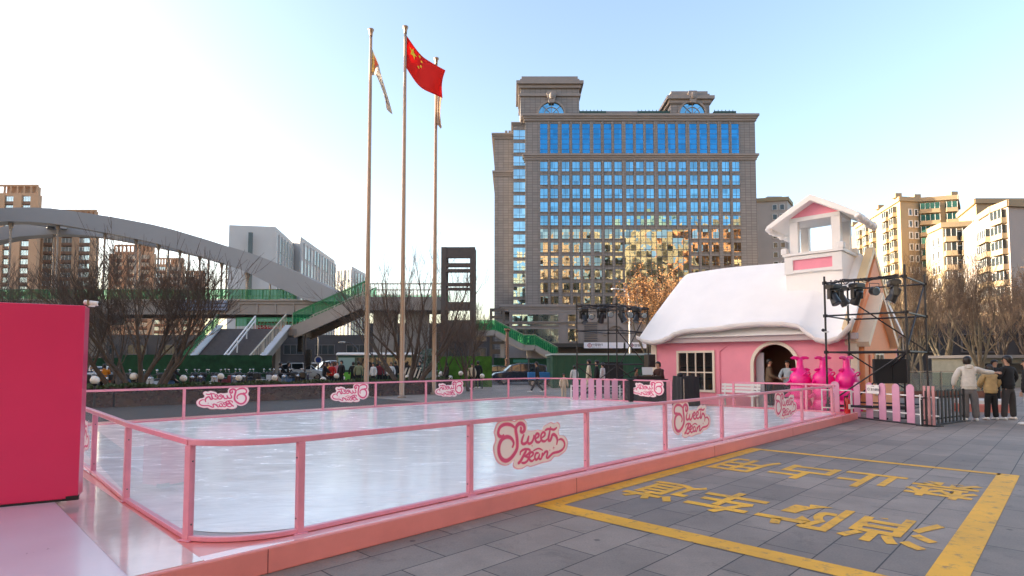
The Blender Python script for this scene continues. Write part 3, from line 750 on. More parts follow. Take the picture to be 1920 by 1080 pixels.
for yy in (YF-0.4, YF+4.4):
    o = BB(); o.box(xL, xR, yy, yy+0.2, zd0, zd1-0.002); o.box(xL, xR, yy-0.15, yy+0.35, zd0-0.12, zd0); 
    k = xL
    while k < xR: o.box(k, k+0.14, yy-0.14, yy, zd0, zd1-0.003); k += 1.72
    o.build('girder', M_girder, bridge)
o = BB()
for zz_ in (0.5, 0.85, 1.2): o.box(P(340, 580, YF).x, P(432, 580, YF).x, YF-0.75, YF-0.56, zd0+zz_-0.25, zd0+zz_)
o.build('pipe_run', mat('blue grey pipe', (0.28, 0.32, 0.42), 0.4), bridge)
def railing(parent, pts, h, name='railing', post=0.1, step=0.32, m=None, Mx=None, mesh=True, meshh=None, top=0.09):
    o = MB(); o.M = Mx
    for a, b in zip(pts[:-1], pts[1:]):
        a = Vector(a); b = Vector(b); L = (b-a).length; n = max(1, int(L/step)); up = Vector((0, 0, h))
        o.beam(a+up, b+up, top, top); o.beam(a+up*0.12, b+up*0.12, 0.06, 0.06)
        for k in range(n+1):
            p = a.lerp(b, k/n); w = post if k % 6 == 0 else 0.035
            o.beam(p, p+up, w, w)
    r = o.build(name, m or M_rail, parent)
    if mesh:
        o = MB(); o.M = Mx; r2 = random.Random(3)
        for a, b in zip(pts[:-1], pts[1:]):
            a = Vector(a); b = Vector(b); n = max(2, int((b-a).length/1.5)); d = (b-a).normalized(); nr = Vector((d.y, -d.x, 0))
            lo, hi = meshh or (0.15, 1.0)
            for k in range(n):
                p = a.lerp(b, k/n); q = a.lerp(b, (k+1)/n); l1 = h*lo+r2.uniform(-.15, .2)*h*(1 if meshh else .3); w = nr*0.08
                o.add([p+w+Vector((0,0,l1)), q+w+Vector((0,0,h*lo)), q+w+Vector((0,0,h*hi)), p+w+Vector((0,0,h*hi))], [(0,1,2,3)])
        o.build('safety_mesh', M_greenmesh, r, fix=False)
    return r
M_rail = mat('cream steel railing', (0.50, 0.44, 0.34), 0.5)
MxB = Matrix.Translation((20, -YF, 0))
railing(bridge, [(xL, YF-0.5, zd1+0.3), (P(560, 560, YF).x, YF-0.5, zd1+0.3)], zr-zd1-0.3, Mx=MxB)
railing(bridge, [(xL, YF+4.9, zd1+0.3), (xR, YF+4.9, zd1+0.3)], zr-zd1-0.3, Mx=MxB, mesh=False)
# hangers
for px, yt in ((24, 420), (112, 420), (200, 432), (258, 445), (300, 457), (340, 467), (377, 478), (418, 492), (466, 515)):
    p = P(px, yt, YF); o = BB(); o.tube((p.x, YF-0.2, zd1), (p.x, YF-0.2, p.z+0.3), 0.09, n=6); o.tube((p.x, YF-0.2, p.z-0.7), (p.x, YF-0.2, p.z+0.1), 0.09, 0.26, n=6)
    o.build('hanger', M_girder, bridge)
    o = BB(); o.tube((p.x, YF+5.0, zd1), (p.x, YF+5.0, p.z+0.3), 0.09, n=6); o.build('hanger', M_girder, bridge)
for px in (150,):
    x = P(px, 640, YF).x
    o = BB(); o.tube((x, YF+2.3, -0.1), (x, YF+2.3, zd0-0.1), 0.75, n=14); o.box(x-1.1, x+1.1, YF-0.2, YF+4.8, zd0-0.8, zd0-0.121); o.build('pier', M_concrete, bridge)

# stair complex, built in its own frame: broad lower flight comes towards the viewer, upper flight rises to the right
stair = thing('footbridge_stairs', 'grey footbridge staircase with green mesh and white handrails left of the flagpoles', 'staircase', (-18, 45, 0))
def SB(): m = MB(); m.M = Matrix.Translation((18, -45, 0)); return m
MxS = Matrix.Translation((18, -45, 0))
YS1, YS0 = 49.0, 41.0
zl = P(480, 617, YS1).z
A0, A1 = P(408, 617, YS1), P(536, 614, YS1)          # top edge of broad flight
n = 18
B0, B1 = P(322, 700, YS0), P(455, 700, YS0)
o = SB()
for k in range(n):
    t0, t1 = k/n, (k+1)/n
    a = A0.lerp(B0, t0); b = A1.lerp(B1, t0); c = A0.lerp(B0, t1); d = A1.lerp(B1, t1)
    z = zl + (0.3-zl)*t0; z2 = zl + (0.3-zl)*t1
    o.add([(a.x, a.y, z), (b.x, b.y, z), (d.x, d.y, z), (c.x, c.y, z), (c.x, c.y, z2), (d.x, d.y, z2)], [(0, 3, 2, 1), (3, 4, 5, 2)])
o.build('steps', mat('grey stair treads', (0.13, 0.13, 0.14), 0.8, var=0.15), stair, fix=False)
for (a, b) in ((A0, B0), (A1, B1)):
    a1 = Vector((a.x, a.y, zl)); b1 = Vector((b.x, b.y, 0.3)); o = SB(); o.beam(a1+Vector((0, 0, -0.25)), b1+Vector((0, 0, -0.25)), 0.3, 0.8); o.build('stringer', M_concrete, stair)
    o = SB(); o.beam(a1+Vector((0.2, 0, 0.3)), b1+Vector((0.2, 0, 0.3)), 0.5, 0.12); o.build('bike_channel', mat('white channel', (0.55, 0.56, 0.58), 0.4), stair)
    railing(stair, [b1, a1], 1.25, Mx=MxS, mesh=(a is A0), meshh=(0.5, 1.05))
m1 = A0.lerp(A1, 0.55); m2 = B0.lerp(B1, 0.62)
o = SB(); hz = Vector((0, 0, 1.1))
for off in (0, 0.35):
    o.beam(Vector((m1.x, m1.y, zl))+hz*(1-off), Vector((m2.x, m2.y, 0.3))+hz*(1-off), 0.09, 0.09)
for k in range(5): p = Vector((m1.x, m1.y, zl)).lerp(Vector((m2.x, m2.y, 0.3)), k/4.0); o.tube(p, p+hz, 0.05, n=6)
o.build('handrail', M_white, stair)
# landing and beam
C0, C1 = P(528, 612, YS1), P(556, 612, YS1)
o = SB(); o.box(A0.x-0.5, C1.x, YS1, YS1+4.2, zl-0.55, zl); o.build('landing', M_concrete, stair)
railing(stair, [(A0.x-0.4, YS1+4.1, zl), (C1.x, YS1+4.1, zl)], 1.25, Mx=MxS, meshh=(0.45, 1.05))
# upper flight to the right
D1 = P(690, 552, YS1+1)
e0 = Vector((C1.x-0.4, YS1+0.2, zl)); e1 = Vector((D1.x, YS1+0.2, zd1+0.1))
dx = (e1-e0)/16.0
for yy in (0.0, 3.8):
    o = SB(); off = Vector((0, yy, 0)); o.beam(e0+off+Vector((0, 0, -0.3)), e1+off+Vector((0, 0, -0.3)), 0.3, 1.0); o.build('stringer', M_girder, stair)
o = SB()
for k in range(16):
    p = e0 + dx*k; o.box(p.x, p.x+dx.x, p.y+0.16, p.y+3.64, p.z+dx.z-0.35, p.z+dx.z)
o.build('steps', M_concrete, stair)
railing(stair, [e0, e1], 1.3, Mx=MxS, meshh=(0.35, 1.08)); railing(stair, [e0+Vector((0, 3.9, 0)), e1+Vector((0, 3.9, 0))], 1.3, Mx=MxS, meshh=(0.3, 1.0))
for px in (514,):
    x = P(px, 640, YS1+2).x; o = SB(); o.box(x-0.35, x+0.35, YS1+1.5, YS1+2.6, -0.1, zl-0.56); o.build('column', M_concrete, stair)
# upper walkway to the lift tower
x0, x1 = D1.x-0.2, P(832, 560, YS1).x
wz0, wz1 = P(750, 575, YS1).z, P(750, 556, YS1).z
o = SB(); o.box(x0, x1, YS1, YS1+4.3, wz0-0.3, wz1); o.build('walkway', M_concrete, stair)
railing(stair, [(x0, YS1+0.05, wz1), (x1, YS1+0.05, wz1)], P(750, 532, YS1).z-wz1, Mx=MxS, mesh=False); railing(stair, [(x0, YS1+4.2, wz1), (x1, YS1+4.2, wz1)], P(750, 532, YS1).z-wz1, Mx=MxS, meshh=(0.0, 0.5))
for px in (722, 782): x = P(px, 640, YS1+2).x; o = SB(); o.box(x-0.9, x+0.9, YS1+1.3, YS1+3.2, -0.1, wz0-0.31); o.build('column', M_concrete, stair)
# red banner behind the landing
bn = thing('red_banner', 'long red banner with white characters hung behind the staircase landing', 'banner', (P(545, 610, 54).x, 53.6, 0))
bp, bq = P(476, 617, 53.6), P(590, 603, 53.6)
o = MB(); o.M = Matrix.Translation((-bn.location.x, -53.6, 0)); o.box(bp.x, bq.x, 53.6, 53.63, bp.z, bq.z); o.build('cloth', mat('red banner cloth', (0.55, 0.02, 0.02), 0.7), bn)
for s, xa in (('边文明路口', bp.x+0.3), ('遵文明 自觉排', bp.x+3.3)):
    vs, fs, asp = text_mesh(s, 0.01); hh = (bq.z-bp.z)*0.62; o = MB(); o.add([(xa+x*hh*asp*0.9-bn.location.x, -0.02, bp.z+0.12+y*hh) for x, y in vs], fs); o.build('lettering', M_white, bn, fix=False)

# lift tower (open frame)
def lift_tower(label, pa, pb, py, Y, dep, bars):
    a = P(pa, 660, Y); b = P(pb, 660, Y); zt_ = P(pb, py, Y).z
    t = thing('lift_tower', label, 'lift tower', ((a.x+b.x)/2, Y, 0), 0, 'open concrete lift towers of the footbridge')
    w = (b.x-a.x)/2; o = MB(); c = w*0.30
    for sx in (-1, 1):
        for y in (0, dep): o.box(sx*w-(c if sx > 0 else 0), sx*w+(c if sx < 0 else 0), y, y+c, -0.1, zt_)
    o.build('frame', M_twr, t)
    for y1, y2 in bars:
        z1, z2 = P(pb, y2, Y).z, P(pb, y1, Y).z; o = MB(); o.box(-w+c, w-c, 0.05, c, z1, z2); o.box(-w+0.02, -w+c-0.02, c, dep, z1, z2); o.box(w-c+0.02, w-0.02, c, dep, z1, z2); o.build('cross_beam', M_twr, t)
    return t
M_twr = mat('dark concrete frame', (0.105, 0.092, 0.085), 0.75, var=0.12, vscale=0.7)
lift_tower('taller open concrete lift tower right of the three flagpoles', 826, 890, 463, 47, 1.3, ((463, 483), (493, 500), (504, 510), (530, 536), (539, 544), (566, 582), (600, 640)))
lift_tower('smaller open lift tower with green staircase in front of the office block', 918, 946, 578, 84, 1.5, ((578, 584), (592, 597), (610, 622), (640, 645), (655, 664)))
# second deck and far stair
far = thing('far_staircase', 'far footbridge stair with green mesh stepping down to the right below the office block', 'staircase', (0, 80, 0))
def FB(): m = MB(); m.M = Matrix.Translation((0, -80, 0)); return m
q = [P(888, 625, 80), P(928, 624, 80), P(982, 652, 80), P(1003, 652, 80), P(1046, 676, 80)]
for i in range(4):
    o = FB(); o.beam(q[i], q[i+1]+Vector((0.02*i, 0, 0)), 0.3, 0.75); o.beam(q[i]+Vector((0, 3, 0)), q[i+1]+Vector((0, 3, 0)), 0.3, 0.75); o.build('stringer', M_concrete, far)
    o = FB(); a, b = q[i], q[i+1]; o.add([a+Vector((0, 0.16, 0.2)), b+Vector((0, 0.16, 0.2)), b+Vector((0, 2.84, 0.2)), a+Vector((0, 2.84, 0.2))], [(0, 1, 2, 3)]); o.build('ramp', M_concrete, far, fix=False)
railing(far, [v+Vector((0, 0, 0.3)) for v in q], 1.5, Mx=Matrix.Translation((0, -80, 0)), meshh=(0.05, 1.0)); railing(far, [v+Vector((0, 3, 0.3)) for v in q], 1.5, Mx=Matrix.Translation((0, -80, 0)), meshh=(0.05, 1.0))
for k, px in enumerate((942, 992)): x = P(px, 660, 81).x; o = FB(); o.box(x-0.3, x+0.3, 81, 81.7, -0.1, 3.2 if k else 4.2); o.build('column', M_concrete, far)

# ================================================================== trees
M_bark = mat('dark bark', (0.105, 0.082, 0.066), 0.9, var=0.3, vscale=6, bump=0.5, bscale=30)
M_twig = mat('dark twigs', (0.125, 0.095, 0.075), 0.9)
M_bark2 = mat('pale plane bark', (0.20, 0.165, 0.11), 0.85, var=0.35, vscale=5, bump=0.3, bscale=20)
M_twig2 = mat('tan twigs', (0.20, 0.14, 0.09), 0.9)
M_twig3 = mat('rusty twigs', (0.17, 0.125, 0.09), 0.9)
M_oleaf = leafmat('rust orange leaves', (0.36, 0.17, 0.045), (0.19, 0.085, 0.03))
M_brleaf = leafmat('dry brown leaves', (0.22, 0.11, 0.05), (0.12, 0.07, 0.04))
def tree(name, label, loc, H, seed, stems=1, spread=0.35, levels=5, r0=0.12, trunk=0.25, barkm=None, twigm=None, leaf=None, nleaf=0, lsz=0.12, group=None, kids=3, droop=0.0, cat='tree', rz=0.0, minr=0.006):
    r = random.Random(seed); t = thing(name, label, cat, loc, rz, group)
    big = MB(); fine = MB(); tips = []
    def grow(p, d, L, rad, lev):
        n = 3 if lev > 2 else 2
        pts = [p]; rs = [rad]; q = p; dd = d.copy(); curve = Vector((r.uniform(-1, 1), r.uniform(-1, 1), r.uniform(-0.2, 0.5)))*0.12
        for k in range(n):
            dd = (dd + curve + Vector((0, 0, 0.10 - droop)) + Vector((r.uniform(-.08, .08), r.uniform(-.08, .08), 0))).normalized()
            q = q + dd*(L/n); pts.append(q); rs.append(rad*(1-0.42*(k+1)/n))
        (big if lev >= levels-2 else fine).path(pts, rs, 7 if lev >= levels-1 else (4 if lev > 1 else 3), caps=False)
        if lev <= 1: tips.extend(pts[1:])
        if lev == 0: return
        nk = kids + (1 if r.random() < 0.4 else 0)
        for k in range(nk):
            f = 1.0 if k == 0 else r.uniform(0.35, 0.98)
            i = min(n-1, int(f*n)); base = pts[i].lerp(pts[i+1], f*n-i) if f < 1 else pts[-1]
            ax = Vector((r.uniform(-1, 1), r.uniform(-1, 1), r.uniform(-.3, .5))).normalized(); ang = (0.12 if k == 0 else r.uniform(0.35, 0.75))
            nd = (dd + ax*math.tan(ang)).normalized()
            if nd.z < -0.05: nd.z = 0.1
            grow(base, nd, L*r.uniform(0.62, 0.86), max(minr, rs[-1]*(0.95 if k == 0 else 0.68)), lev-1)
    tot = sum(0.74**k for k in range(levels+1))
    for s in range(stems):
        a = 2*math.pi*s/stems + r.uniform(-.4, .4); off = Vector((math.cos(a), math.sin(a), 0))
        if trunk and stems == 1:
            tp = Vector((0, 0, H*trunk)); big.path([(0, 0, -0.1), (r.uniform(-.05, .05), 0, H*trunk*0.5), tp], [r0*1.35, r0*1.08, r0], 9, caps=False)
            for k in range(4):
                a = 2*math.pi*k/4 + r.uniform(-.5, .5); grow(tp - Vector((0, 0, r.uniform(0, H*trunk*0.25))), Vector((math.cos(a)*spread, math.sin(a)*spread, 1)).normalized(), H*(1-trunk)/tot*1.08, r0*0.62, levels-1)
            grow(tp, Vector((0, 0, 1)), H*(1-trunk)/tot*1.15, r0*0.8, levels-1)
        else: grow(off*r0*1.2 - Vector((0, 0, 0.1)), (Vector((0, 0, 1)) + off*spread).normalized(), H/tot*1.1, r0, levels)
    big.build('trunk', barkm or M_bark, t, smooth=True, fix=False); fine.build('branches', twigm or M_twig, t, fix=False)
    if leaf:
        o = MB()
        for k in range(nleaf):
            c = r.choice(tips) + Vector((r.gauss(0, .12), r.gauss(0, .12), r.gauss(0, .12))); a = Vector((r.uniform(-1, 1), r.uniform(-1, 1), r.uniform(-1, 1))).normalized()*lsz*r.uniform(.6, 1.3); b = a.orthogonal().normalized()*lsz*0.7
            o.add([c-a, c+b, c+a, c-b], [(0, 1, 2, 3)])
        o.build('leaves', leaf, t, fix=False)
    return t
g1 = P(236, 706, 24.5)
tree('bare_tree', 'large bare tree leaning left, its stems rising beside the red box', (g1.x, 24.5, 0), 6.3, 11, stems=3, spread=0.62, levels=5, r0=0.13, kids=3, minr=0.009)
g1 = P(276, 706, 24.0)
tree('bare_tree', 'large bare tree spreading in a vase shape in front of the green hoarding', (g1.x, 24.0, 0), 6.7, 19, stems=4, spread=0.60, levels=5, r0=0.13, kids=3, minr=0.009)
g1 = P(30, 690, 34); tree('bare_tree', 'bare dark tree behind the red box at the far left', (g1.x, 34, 0), 7.6, 5, stems=4, spread=0.5, levels=5, r0=0.12)
g1 = P(140, 690, 36); tree('bare_tree', 'bare dark tree just behind the right edge of the red box', (g1.x, 36, 0), 6.2, 15, stems=4, spread=0.5, levels=5, r0=0.10)
g1 = P(765, 706, 30); tree('bare_tree', 'bare leaning tree between the middle and left flagpoles', (g1.x, 30, 0), 7.4, 23, stems=4, spread=0.5, levels=5, r0=0.16, kids=3)
g1 = P(880, 706, 33); tree('bare_tree', 'smaller bare tree below the tall lift tower', (g1.x, 33, 0), 4.9, 31, stems=3, spread=0.5, levels=5, r0=0.09, kids=3)
g1 = P(822, 706, 34); tree('bare_tree', 'thin bare tree behind the right flagpole', (g1.x, 34, 0), 4.6, 37, stems=3, spread=0.4, levels=4, r0=0.09, kids=3)
# orange tree left of the house, behind the light tower
g1 = P(1215, 700, 52); ot = tree('autumn_tree', 'rust orange leafed tree rising behind the snow roof left end', (g1.x, 52, -0.1), 10.6, 41, stems=1, spread=0.6, levels=5, r0=0.16, trunk=0.2, barkm=M_bark2, twigm=M_twig2, leaf=M_oleaf, nleaf=5000, lsz=0.085)
dup(ot, (P(1258, 700, 56).x, 56, -0.1), 1.3, 'second rust orange leafed tree half hidden by the snow roof')
# right: plane trees in front of the flats
pa = tree('plane_tree', 'pale barked bare plane tree behind the white puffer jacket woman', (P(1838, 740, 33).x, 33, 0), 7.9, 51, stems=1, spread=0.55, levels=6, r0=0.17, trunk=0.16, barkm=M_bark2, twigm=M_twig3, leaf=M_brleaf, nleaf=500, lsz=0.05, group='bare plane trees in front of the right hand flats')
pb = tree('plane_tree', 'pale barked bare plane tree just right of the light tower', (P(1722, 740, 30).x, 30, 0), 7.2, 58, stems=2, spread=0.3, levels=6, r0=0.12, trunk=0.16, barkm=M_bark2, twigm=M_twig2, leaf=M_brleaf, nleaf=200, lsz=0.05, group='bare plane trees in front of the right hand flats')
pc = tree('plane_tree', 'dense reddish bare tree at the far right edge', (P(1935, 740, 38).x, 38, 0), 8.6, 63, stems=1, spread=0.5, levels=6, r0=0.16, trunk=0.18, barkm=M_bark, twigm=M_twig3, leaf=M_brleaf, nleaf=1400, lsz=0.06, group='bare plane trees in front of the right hand flats')
gr_ = 'bare plane trees in front of the right hand flats'
for px, Y, src, sc, lab in ((1775, 44, pa, 1.1, 'bare tree second row between the light tower and the pale plane tree'), (1700, 52, pb, 1.25, 'bare tree behind the house gable beside the light tower'), (1885, 50, pc, 1.0, 'reddish bare tree second row behind the man in black'),
        (1750, 62, pc, 1.05, 'reddish bare tree in the third row right of the gable'), (1820, 66, pa, 1.35, 'bare tree third row below the sunlit blank end wall'), (1680, 70, pc, 1.0, 'distant bare tree nearest the house gable'), (1960, 60, pa, 1.2, 'bare tree third row beyond the right edge')):
    dup(src, (P(px, 740, Y).x, Y, -0.1), px*0.7, lab, gr_, sc)

# ================================================================== hedge, hoardings, globes
def clumps(name, pts, w, z0, z1, n, m, label, cat='hedge', lsz=0.07, parent=None, seed=2):
    r = random.Random(seed); o = MB(); L = [Vector(p) for p in pts]; segs = [(a, b, (b-a).length) for a, b in zip(L[:-1], L[1:])]; tot = sum(s[2] for s in segs)
    for a, b, l in segs:
        d = (b-a).normalized(); nr = Vector((-d.y, d.x, 0)); c = (a+b)/2
        o.add([a-nr*w*0.42+Vector((0,0,z0)), b-nr*w*0.42+Vector((0,0,z0)), b+nr*w*0.42+Vector((0,0,z0)), a+nr*w*0.42+Vector((0,0,z0)), a-nr*w*0.42+Vector((0,0,z1-.1)), b-nr*w*0.42+Vector((0,0,z1-.1)), b+nr*w*0.42+Vector((0,0,z1-.1)), a+nr*w*0.42+Vector((0,0,z1-.1))],
              [(0,3,2,1),(4,5,6,7),(0,1,5,4),(1,2,6,5),(2,3,7,6),(3,0,4,7)])
        for k in range(int(n*l/tot)):
            t = r.random(); side = r.choice((-1, 1, 0, 0)); q = a.lerp(b, t) + nr*((side*w*0.45) if side else r.uniform(-w/2, w/2)); q.z = (r.uniform(z0, z1) if side else z1+r.uniform(-.12, .06+0.05*math.sin(t*40)))
            v = Vector((r.uniform(-1, 1), r.uniform(-1, 1), r.uniform(-1, 1))).normalized()*lsz*r.uniform(.6, 1.3); u = v.orthogonal().normalized()*lsz*.6
            o.add([q-v, q+u, q+v, q-u], [(0, 1, 2, 3)])
    h = o.build(name, m, parent, fix=False)
    if label: tag(h, label, cat)
    return h
M_hedge = leafmat('hedge leaves', (0.03, 0.055, 0.015), (0.06, 0.075, 0.02)); M_redh = leafmat('red low hedge leaves', (0.07, 0.018, 0.012), (0.03, 0.018, 0.01))
clumps('hedge', [(-20, 20.5, 0), (-15.3, 22.3, 0), (-3.6, 32.6, 0)], 1.1, 0, 0.72, 9000, M_hedge, 'low dark green hedge running behind the rink under the globe lamps')
clumps('red_leaf_border', [(-19.5, 19.6, 0), (-14.7, 21.5, 0), (-3.0, 31.6, 0)], 0.7, 0, 0.6, 6000, M_redh, 'reddish low planting in front of the green hedge', 'hedge', seed=5)
M_globe = mat('white globe lamp glass', (0.82, 0.76, 0.66), 0.25, var=0.04)
gl = None
GL = [(178,713,8),(251,706,7),(307,720,6),(344,709.5,6.5),(391.6,721,6),(414,706,6),(448,709,6),(515,708.6,5.5),(543,715,5),(556,715,4.6),(606,712,5.3),(631,705,5),(643,709,4),(763.6,708,5),(827,700.7,4.5),(822,708,4.2),(844.5,708,4.2),(864,700,4.5),(904,705,4.5)]
GLAB = ['beside the red box edge', 'left of the big bare tree trunks', 'half sunk in the hedge right of the bare tree', 'second one right of the bare tree', 'lowest one under the green hoarding', 'highest one in front of the green hoarding', 'right of the highest lamp before the hoarding', 'at the right end of the green hoarding', 'left of a pair low in the hedge near the cars', 'right of a pair low in the hedge near the cars', 'in front of the white car', 'in front of the person in red', 'small one beside the bus door', 'at the foot of the middle flagpole', 'high one just right of the right flagpole', 'low one touching the right flagpole', 'low one between the two high lamps', 'high one in front of the bright green hoarding', 'last one at the right end before the second tower']
for i, (px, py, rr) in enumerate(GL):
    Y = 0.15*FPX/rr; c = P(px, py, Y)
    if gl is None:
        gl = thing('globe_lamp', 'x', 'lamp', (c.x, Y, 0), 0, 'white globe lamps along the hedge')
        o = MB(); o.ball((0, 0, 0), 0.15, 18); gb = o.build('globe', M_globe, gl, smooth=True)
        o = MB(); o.lathe([(0.035, -0.9), (0.035, -0.2), (0.07, -0.17), (0.08, -0.12)], n=10); o.build('post', M_blackp, gl)
        w = gl
    else: w = dup(gl)
    w.location = (c.x, Y, c.z); w['label'] = 'white globe lamp ' + GLAB[i]
    w.location.z = c.z
def hoarding(label, a, b, h, m, name='hoarding', seam=2.0, thick=0.08):
    a = Vector((a[0], a[1], 0)); b = Vector((b[0], b[1], 0)); d = b-a; L = d.length
    t = thing(name, label, 'fence', a, math.atan2(d.y, d.x))
    o = MB(); nx = int(L/0.25); r = random.Random(int(L*10)); vs = []
    for k in range(nx+1):
        for z in range(5): vs.append((L*k/nx, r.uniform(-.02, .02) + 0.015*math.sin(k*0.6+z), h*z/4+(r.uniform(-.02, .02) if z == 4 else 0)))
    fs = [(k*5+z, (k+1)*5+z, (k+1)*5+z+1, k*5+z+1) for k in range(nx) for z in range(4)]
    o.add(vs, fs); o.box(0, L, 0.06, thick+0.06, 0, h-0.05); o.build('panel', m, t, fix=False)
    o = MB(); k = 0
    while k <= L: o.box(k, k+0.07, thick+0.07, thick+0.15, 0, h); k += seam
    o.build('posts', M_frame, t); return t
a = P(226, 700, 34); b = P(509, 700, 36)
hoarding('dark green turf covered hoarding behind the large bare tree', (a.x, 34), (b.x, 36), P(509, 666, 36).z, M_greenturf)
a = P(100, 700, 52); b = P(226, 700, 52); hoarding('darker green hoarding beyond the parked white cars at the left', (a.x, 52), (b.x, 52), P(200, 671, 52).z, M_greenturf)
a = P(815, 700, 40); b = P(921, 700, 38.5)
hoarding('bright grass green hoarding below the tall lift tower', (a.x, 40), (b.x, 38.5), P(900, 668, 39).z, mat('bright green turf', (0.045, 0.13, 0.012), 0.95, var=0.4, vscale=2, bump=0.5, bscale=60))
a = P(926, 700, 62); b = P(1034, 700, 62); hoarding('dark green hoarding behind the dark parked cars', (a.x, 62), (b.x, 62), P(1000, 671, 62).z, M_greenturf)
# green site box
a = P(1036, 712, 37); b = P(1300, 712, 37); ztb = P(1100, 666, 37).z
t = thing('site_hoarding_box', 'dark green sheet metal site enclosure behind the left light tower', 'enclosure', ((a.x+b.x)/2, 37, 0))
w = (b.x-a.x)/2
o = MB(); o.box(-w, w, 0, 6, 0, ztb); 
for k in range(int(2*w/0.5)): o.box(-w+0.25+k*0.5, -w+0.31+k*0.5, -0.03, 0.0, 0.02, ztb-0.02)
o.build('wall', M_greenbox, t)
o = MB(); o.box(-w-0.1, w+0.1, -0.1, 6.1, ztb, ztb+0.12); o.build('roof_edge', mat('pale metal edge', (0.4, 0.5, 0.5), 0.4), t)
o = MB(); xa = P(1130, 700, 37).x-(a.x+b.x)/2; xb = P(1168, 700, 37).x-(a.x+b.x)/2; o.box(xa, xb, -0.05, 0, 0, P(1150, 679, 37).z); o.build('doorway', M_black, t)

# ================================================================== flagpoles and flags
M_pole = mat('bronze flagpole metal', (0.34, 0.245, 0.18), 0.35, metal=0.55, var=0.08, vscale=2)
def pole(label, pxt, pyt, pxb, Y):
    top_ = P(pxt, pyt, Y); base = P(pxb, 700, Y); t = thing('flagpole', label, 'flagpole', ((top_.x+base.x)/2, Y, 0), 0, 'tall flagpoles behind the rink')
    H = top_.z
    o = MB(); o.lathe([(0.13, 0), (0.13, 0.1), (0.115, 0.12), (0.11, 4), (0.095, 10), (0.07, H-0.5), (0.065, H-0.35)], n=16); o.build('shaft', M_pole, t, smooth=True)
    o = MB(); o.lathe([(0.07, H-0.36), (0.08, H-0.28), (0.10, H-0.12), (0.14, H-0.05), (0.14, H)], n=16); o.build('finial', M_pole, t, smooth=True)
    o = MB(); o.lathe([(0.2, 0), (0.2, 0.05), (0.15, 0.07), (0.12, 0.12)], n=20); o.build('base_plate', M_pole, t, smooth=True)
    return t, H
pA, HA = pole('left flagpole with a limp white and orange flag', 696, 55, 687, 27)
pBc, HB = pole('middle flagpole flying the red flag with yellow stars', 760, 50, 754, 27)
pC, HC = pole('right and slightly farther flagpole with a limp cream flag', 818, 109, 814, 30)
def clothmat(name, col):
    m = bpy.data.materials.new(name); m.use_nodes = True; nt = m.node_tree; b = nt.nodes['Principled BSDF']; b.inputs['Base Color'].default_value = (*col, 1); b.inputs['Roughness'].default_value = 0.7
    tl = nt.nodes.new('ShaderNodeBsdfTranslucent'); tl.inputs[0].default_value = (*col, 1); mx = nt.nodes.new('ShaderNodeMixShader'); mx.inputs[0].default_value = 0.5
    nt.links.new(b.outputs[0], mx.inputs[1]); nt.links.new(tl.outputs[0], mx.inputs[2]); nt.links.new(mx.outputs[0], nt.nodes['Material Output'].inputs[0]); MATS[name] = m; return m
def flag(name, label, corners, Y, m, nx=24, ny=14, amp=0.25, wv=2.2, droopmid=0.0):
    A, B, C, D = [P(px, py, Y) for px, py in corners]        # hoist top, hoist bottom, fly top, fly bottom
    t = thing(name, label, 'flag', (A.x, Y, A.z))
    def F(s, v, off=0.0):
        p = A.lerp(C, s).lerp(B.lerp(D, s), v)
        y = amp*math.sin(s*wv*math.pi + v*1.6)*min(1, s*2.5) + 0.06*math.sin(s*9+v*4)
        sag = droopmid*math.sin(math.pi*s)*(0.6+0.4*v)
        return Vector((p.x-A.x - 0.08*math.sin(v*math.pi)*s, y+off, p.z-A.z - sag))
    vs = [F(i/nx, j/ny) for i in range(nx+1) for j in range(ny+1)]
    o = MB(); o.add(vs, [(i*(ny+1)+j, (i+1)*(ny+1)+j, (i+1)*(ny+1)+j+1, i*(ny+1)+j+1) for i in range(nx) for j in range(ny)])
    c = o.build('cloth', m, t, smooth=True, fix=False)
    sm = c.modifiers.new('thick', 'SOLIDIFY'); sm.thickness = 0.004
    return t, F
t, F = flag('red_flag', 'red flag with yellow stars blowing from the middle flagpole', [(762, 66), (762, 128), (836, 135), (829, 181)], 27, clothmat('red flag silk', (0.80, 0.02, 0.012)), amp=0.22, wv=1.7, droopmid=0.42)
def star(F, t, cx, cy, r, rot, m):
    for off in (-0.02, 0.02):
        pts = []
        for k in range(10):
            a = rot + math.pi*k/5; rr = r if k % 2 == 0 else r*0.4
            pts.append(F((cx+rr*math.sin(a))/30, (cy-rr*math.cos(a))/20, off))
        o = MB(); o.add(pts+[F(cx/30, cy/20, off)], [(10, k, (k+1) % 10) for k in range(10)]); o.build('star', m, t, fix=False)
M_star = mat('yellow star cloth', (0.85, 0.62, 0.02), 0.6)
star(F, t, 5, 5, 3.2, 0, M_star)
for cx, cy, ro in ((10, 2, .4), (12, 4, .1), (12, 7, 0), (10, 9, .5)): star(F, t, cx, cy, 1.1, ro, M_star)
mw = clothmat('white flag cloth', (0.78, 0.72, 0.64))
t, F = flag('white_flag', 'limp white flag with orange patch hanging from the left flagpole', [(697, 90), (696, 141), (733, 208), (724, 200)], 27, mw, amp=0.35, wv=2.5, droopmid=-0.5)
o = MB()
for off in (-0.02, 0.02): o.add([F(.12, .05, off), F(.32, .05, off), F(.45, .5, off), F(.33, .85, off), F(.2, .6, off)], [(0, 1, 2, 3, 4)])
o.build('orange_patch', mat('orange cloth print', (0.75, 0.12, 0.03), 0.6), t, fix=False)
o = MB()
for off in (-0.02, 0.02): o.add([F(0.02, .1, off), F(.12, .1, off), F(.22, .8, off), F(.04, .9, off)], [(0, 1, 2, 3)])
o.build('yellow_patch', mat('yellow cloth print', (0.75, 0.45, 0.08), 0.6), t, fix=False)
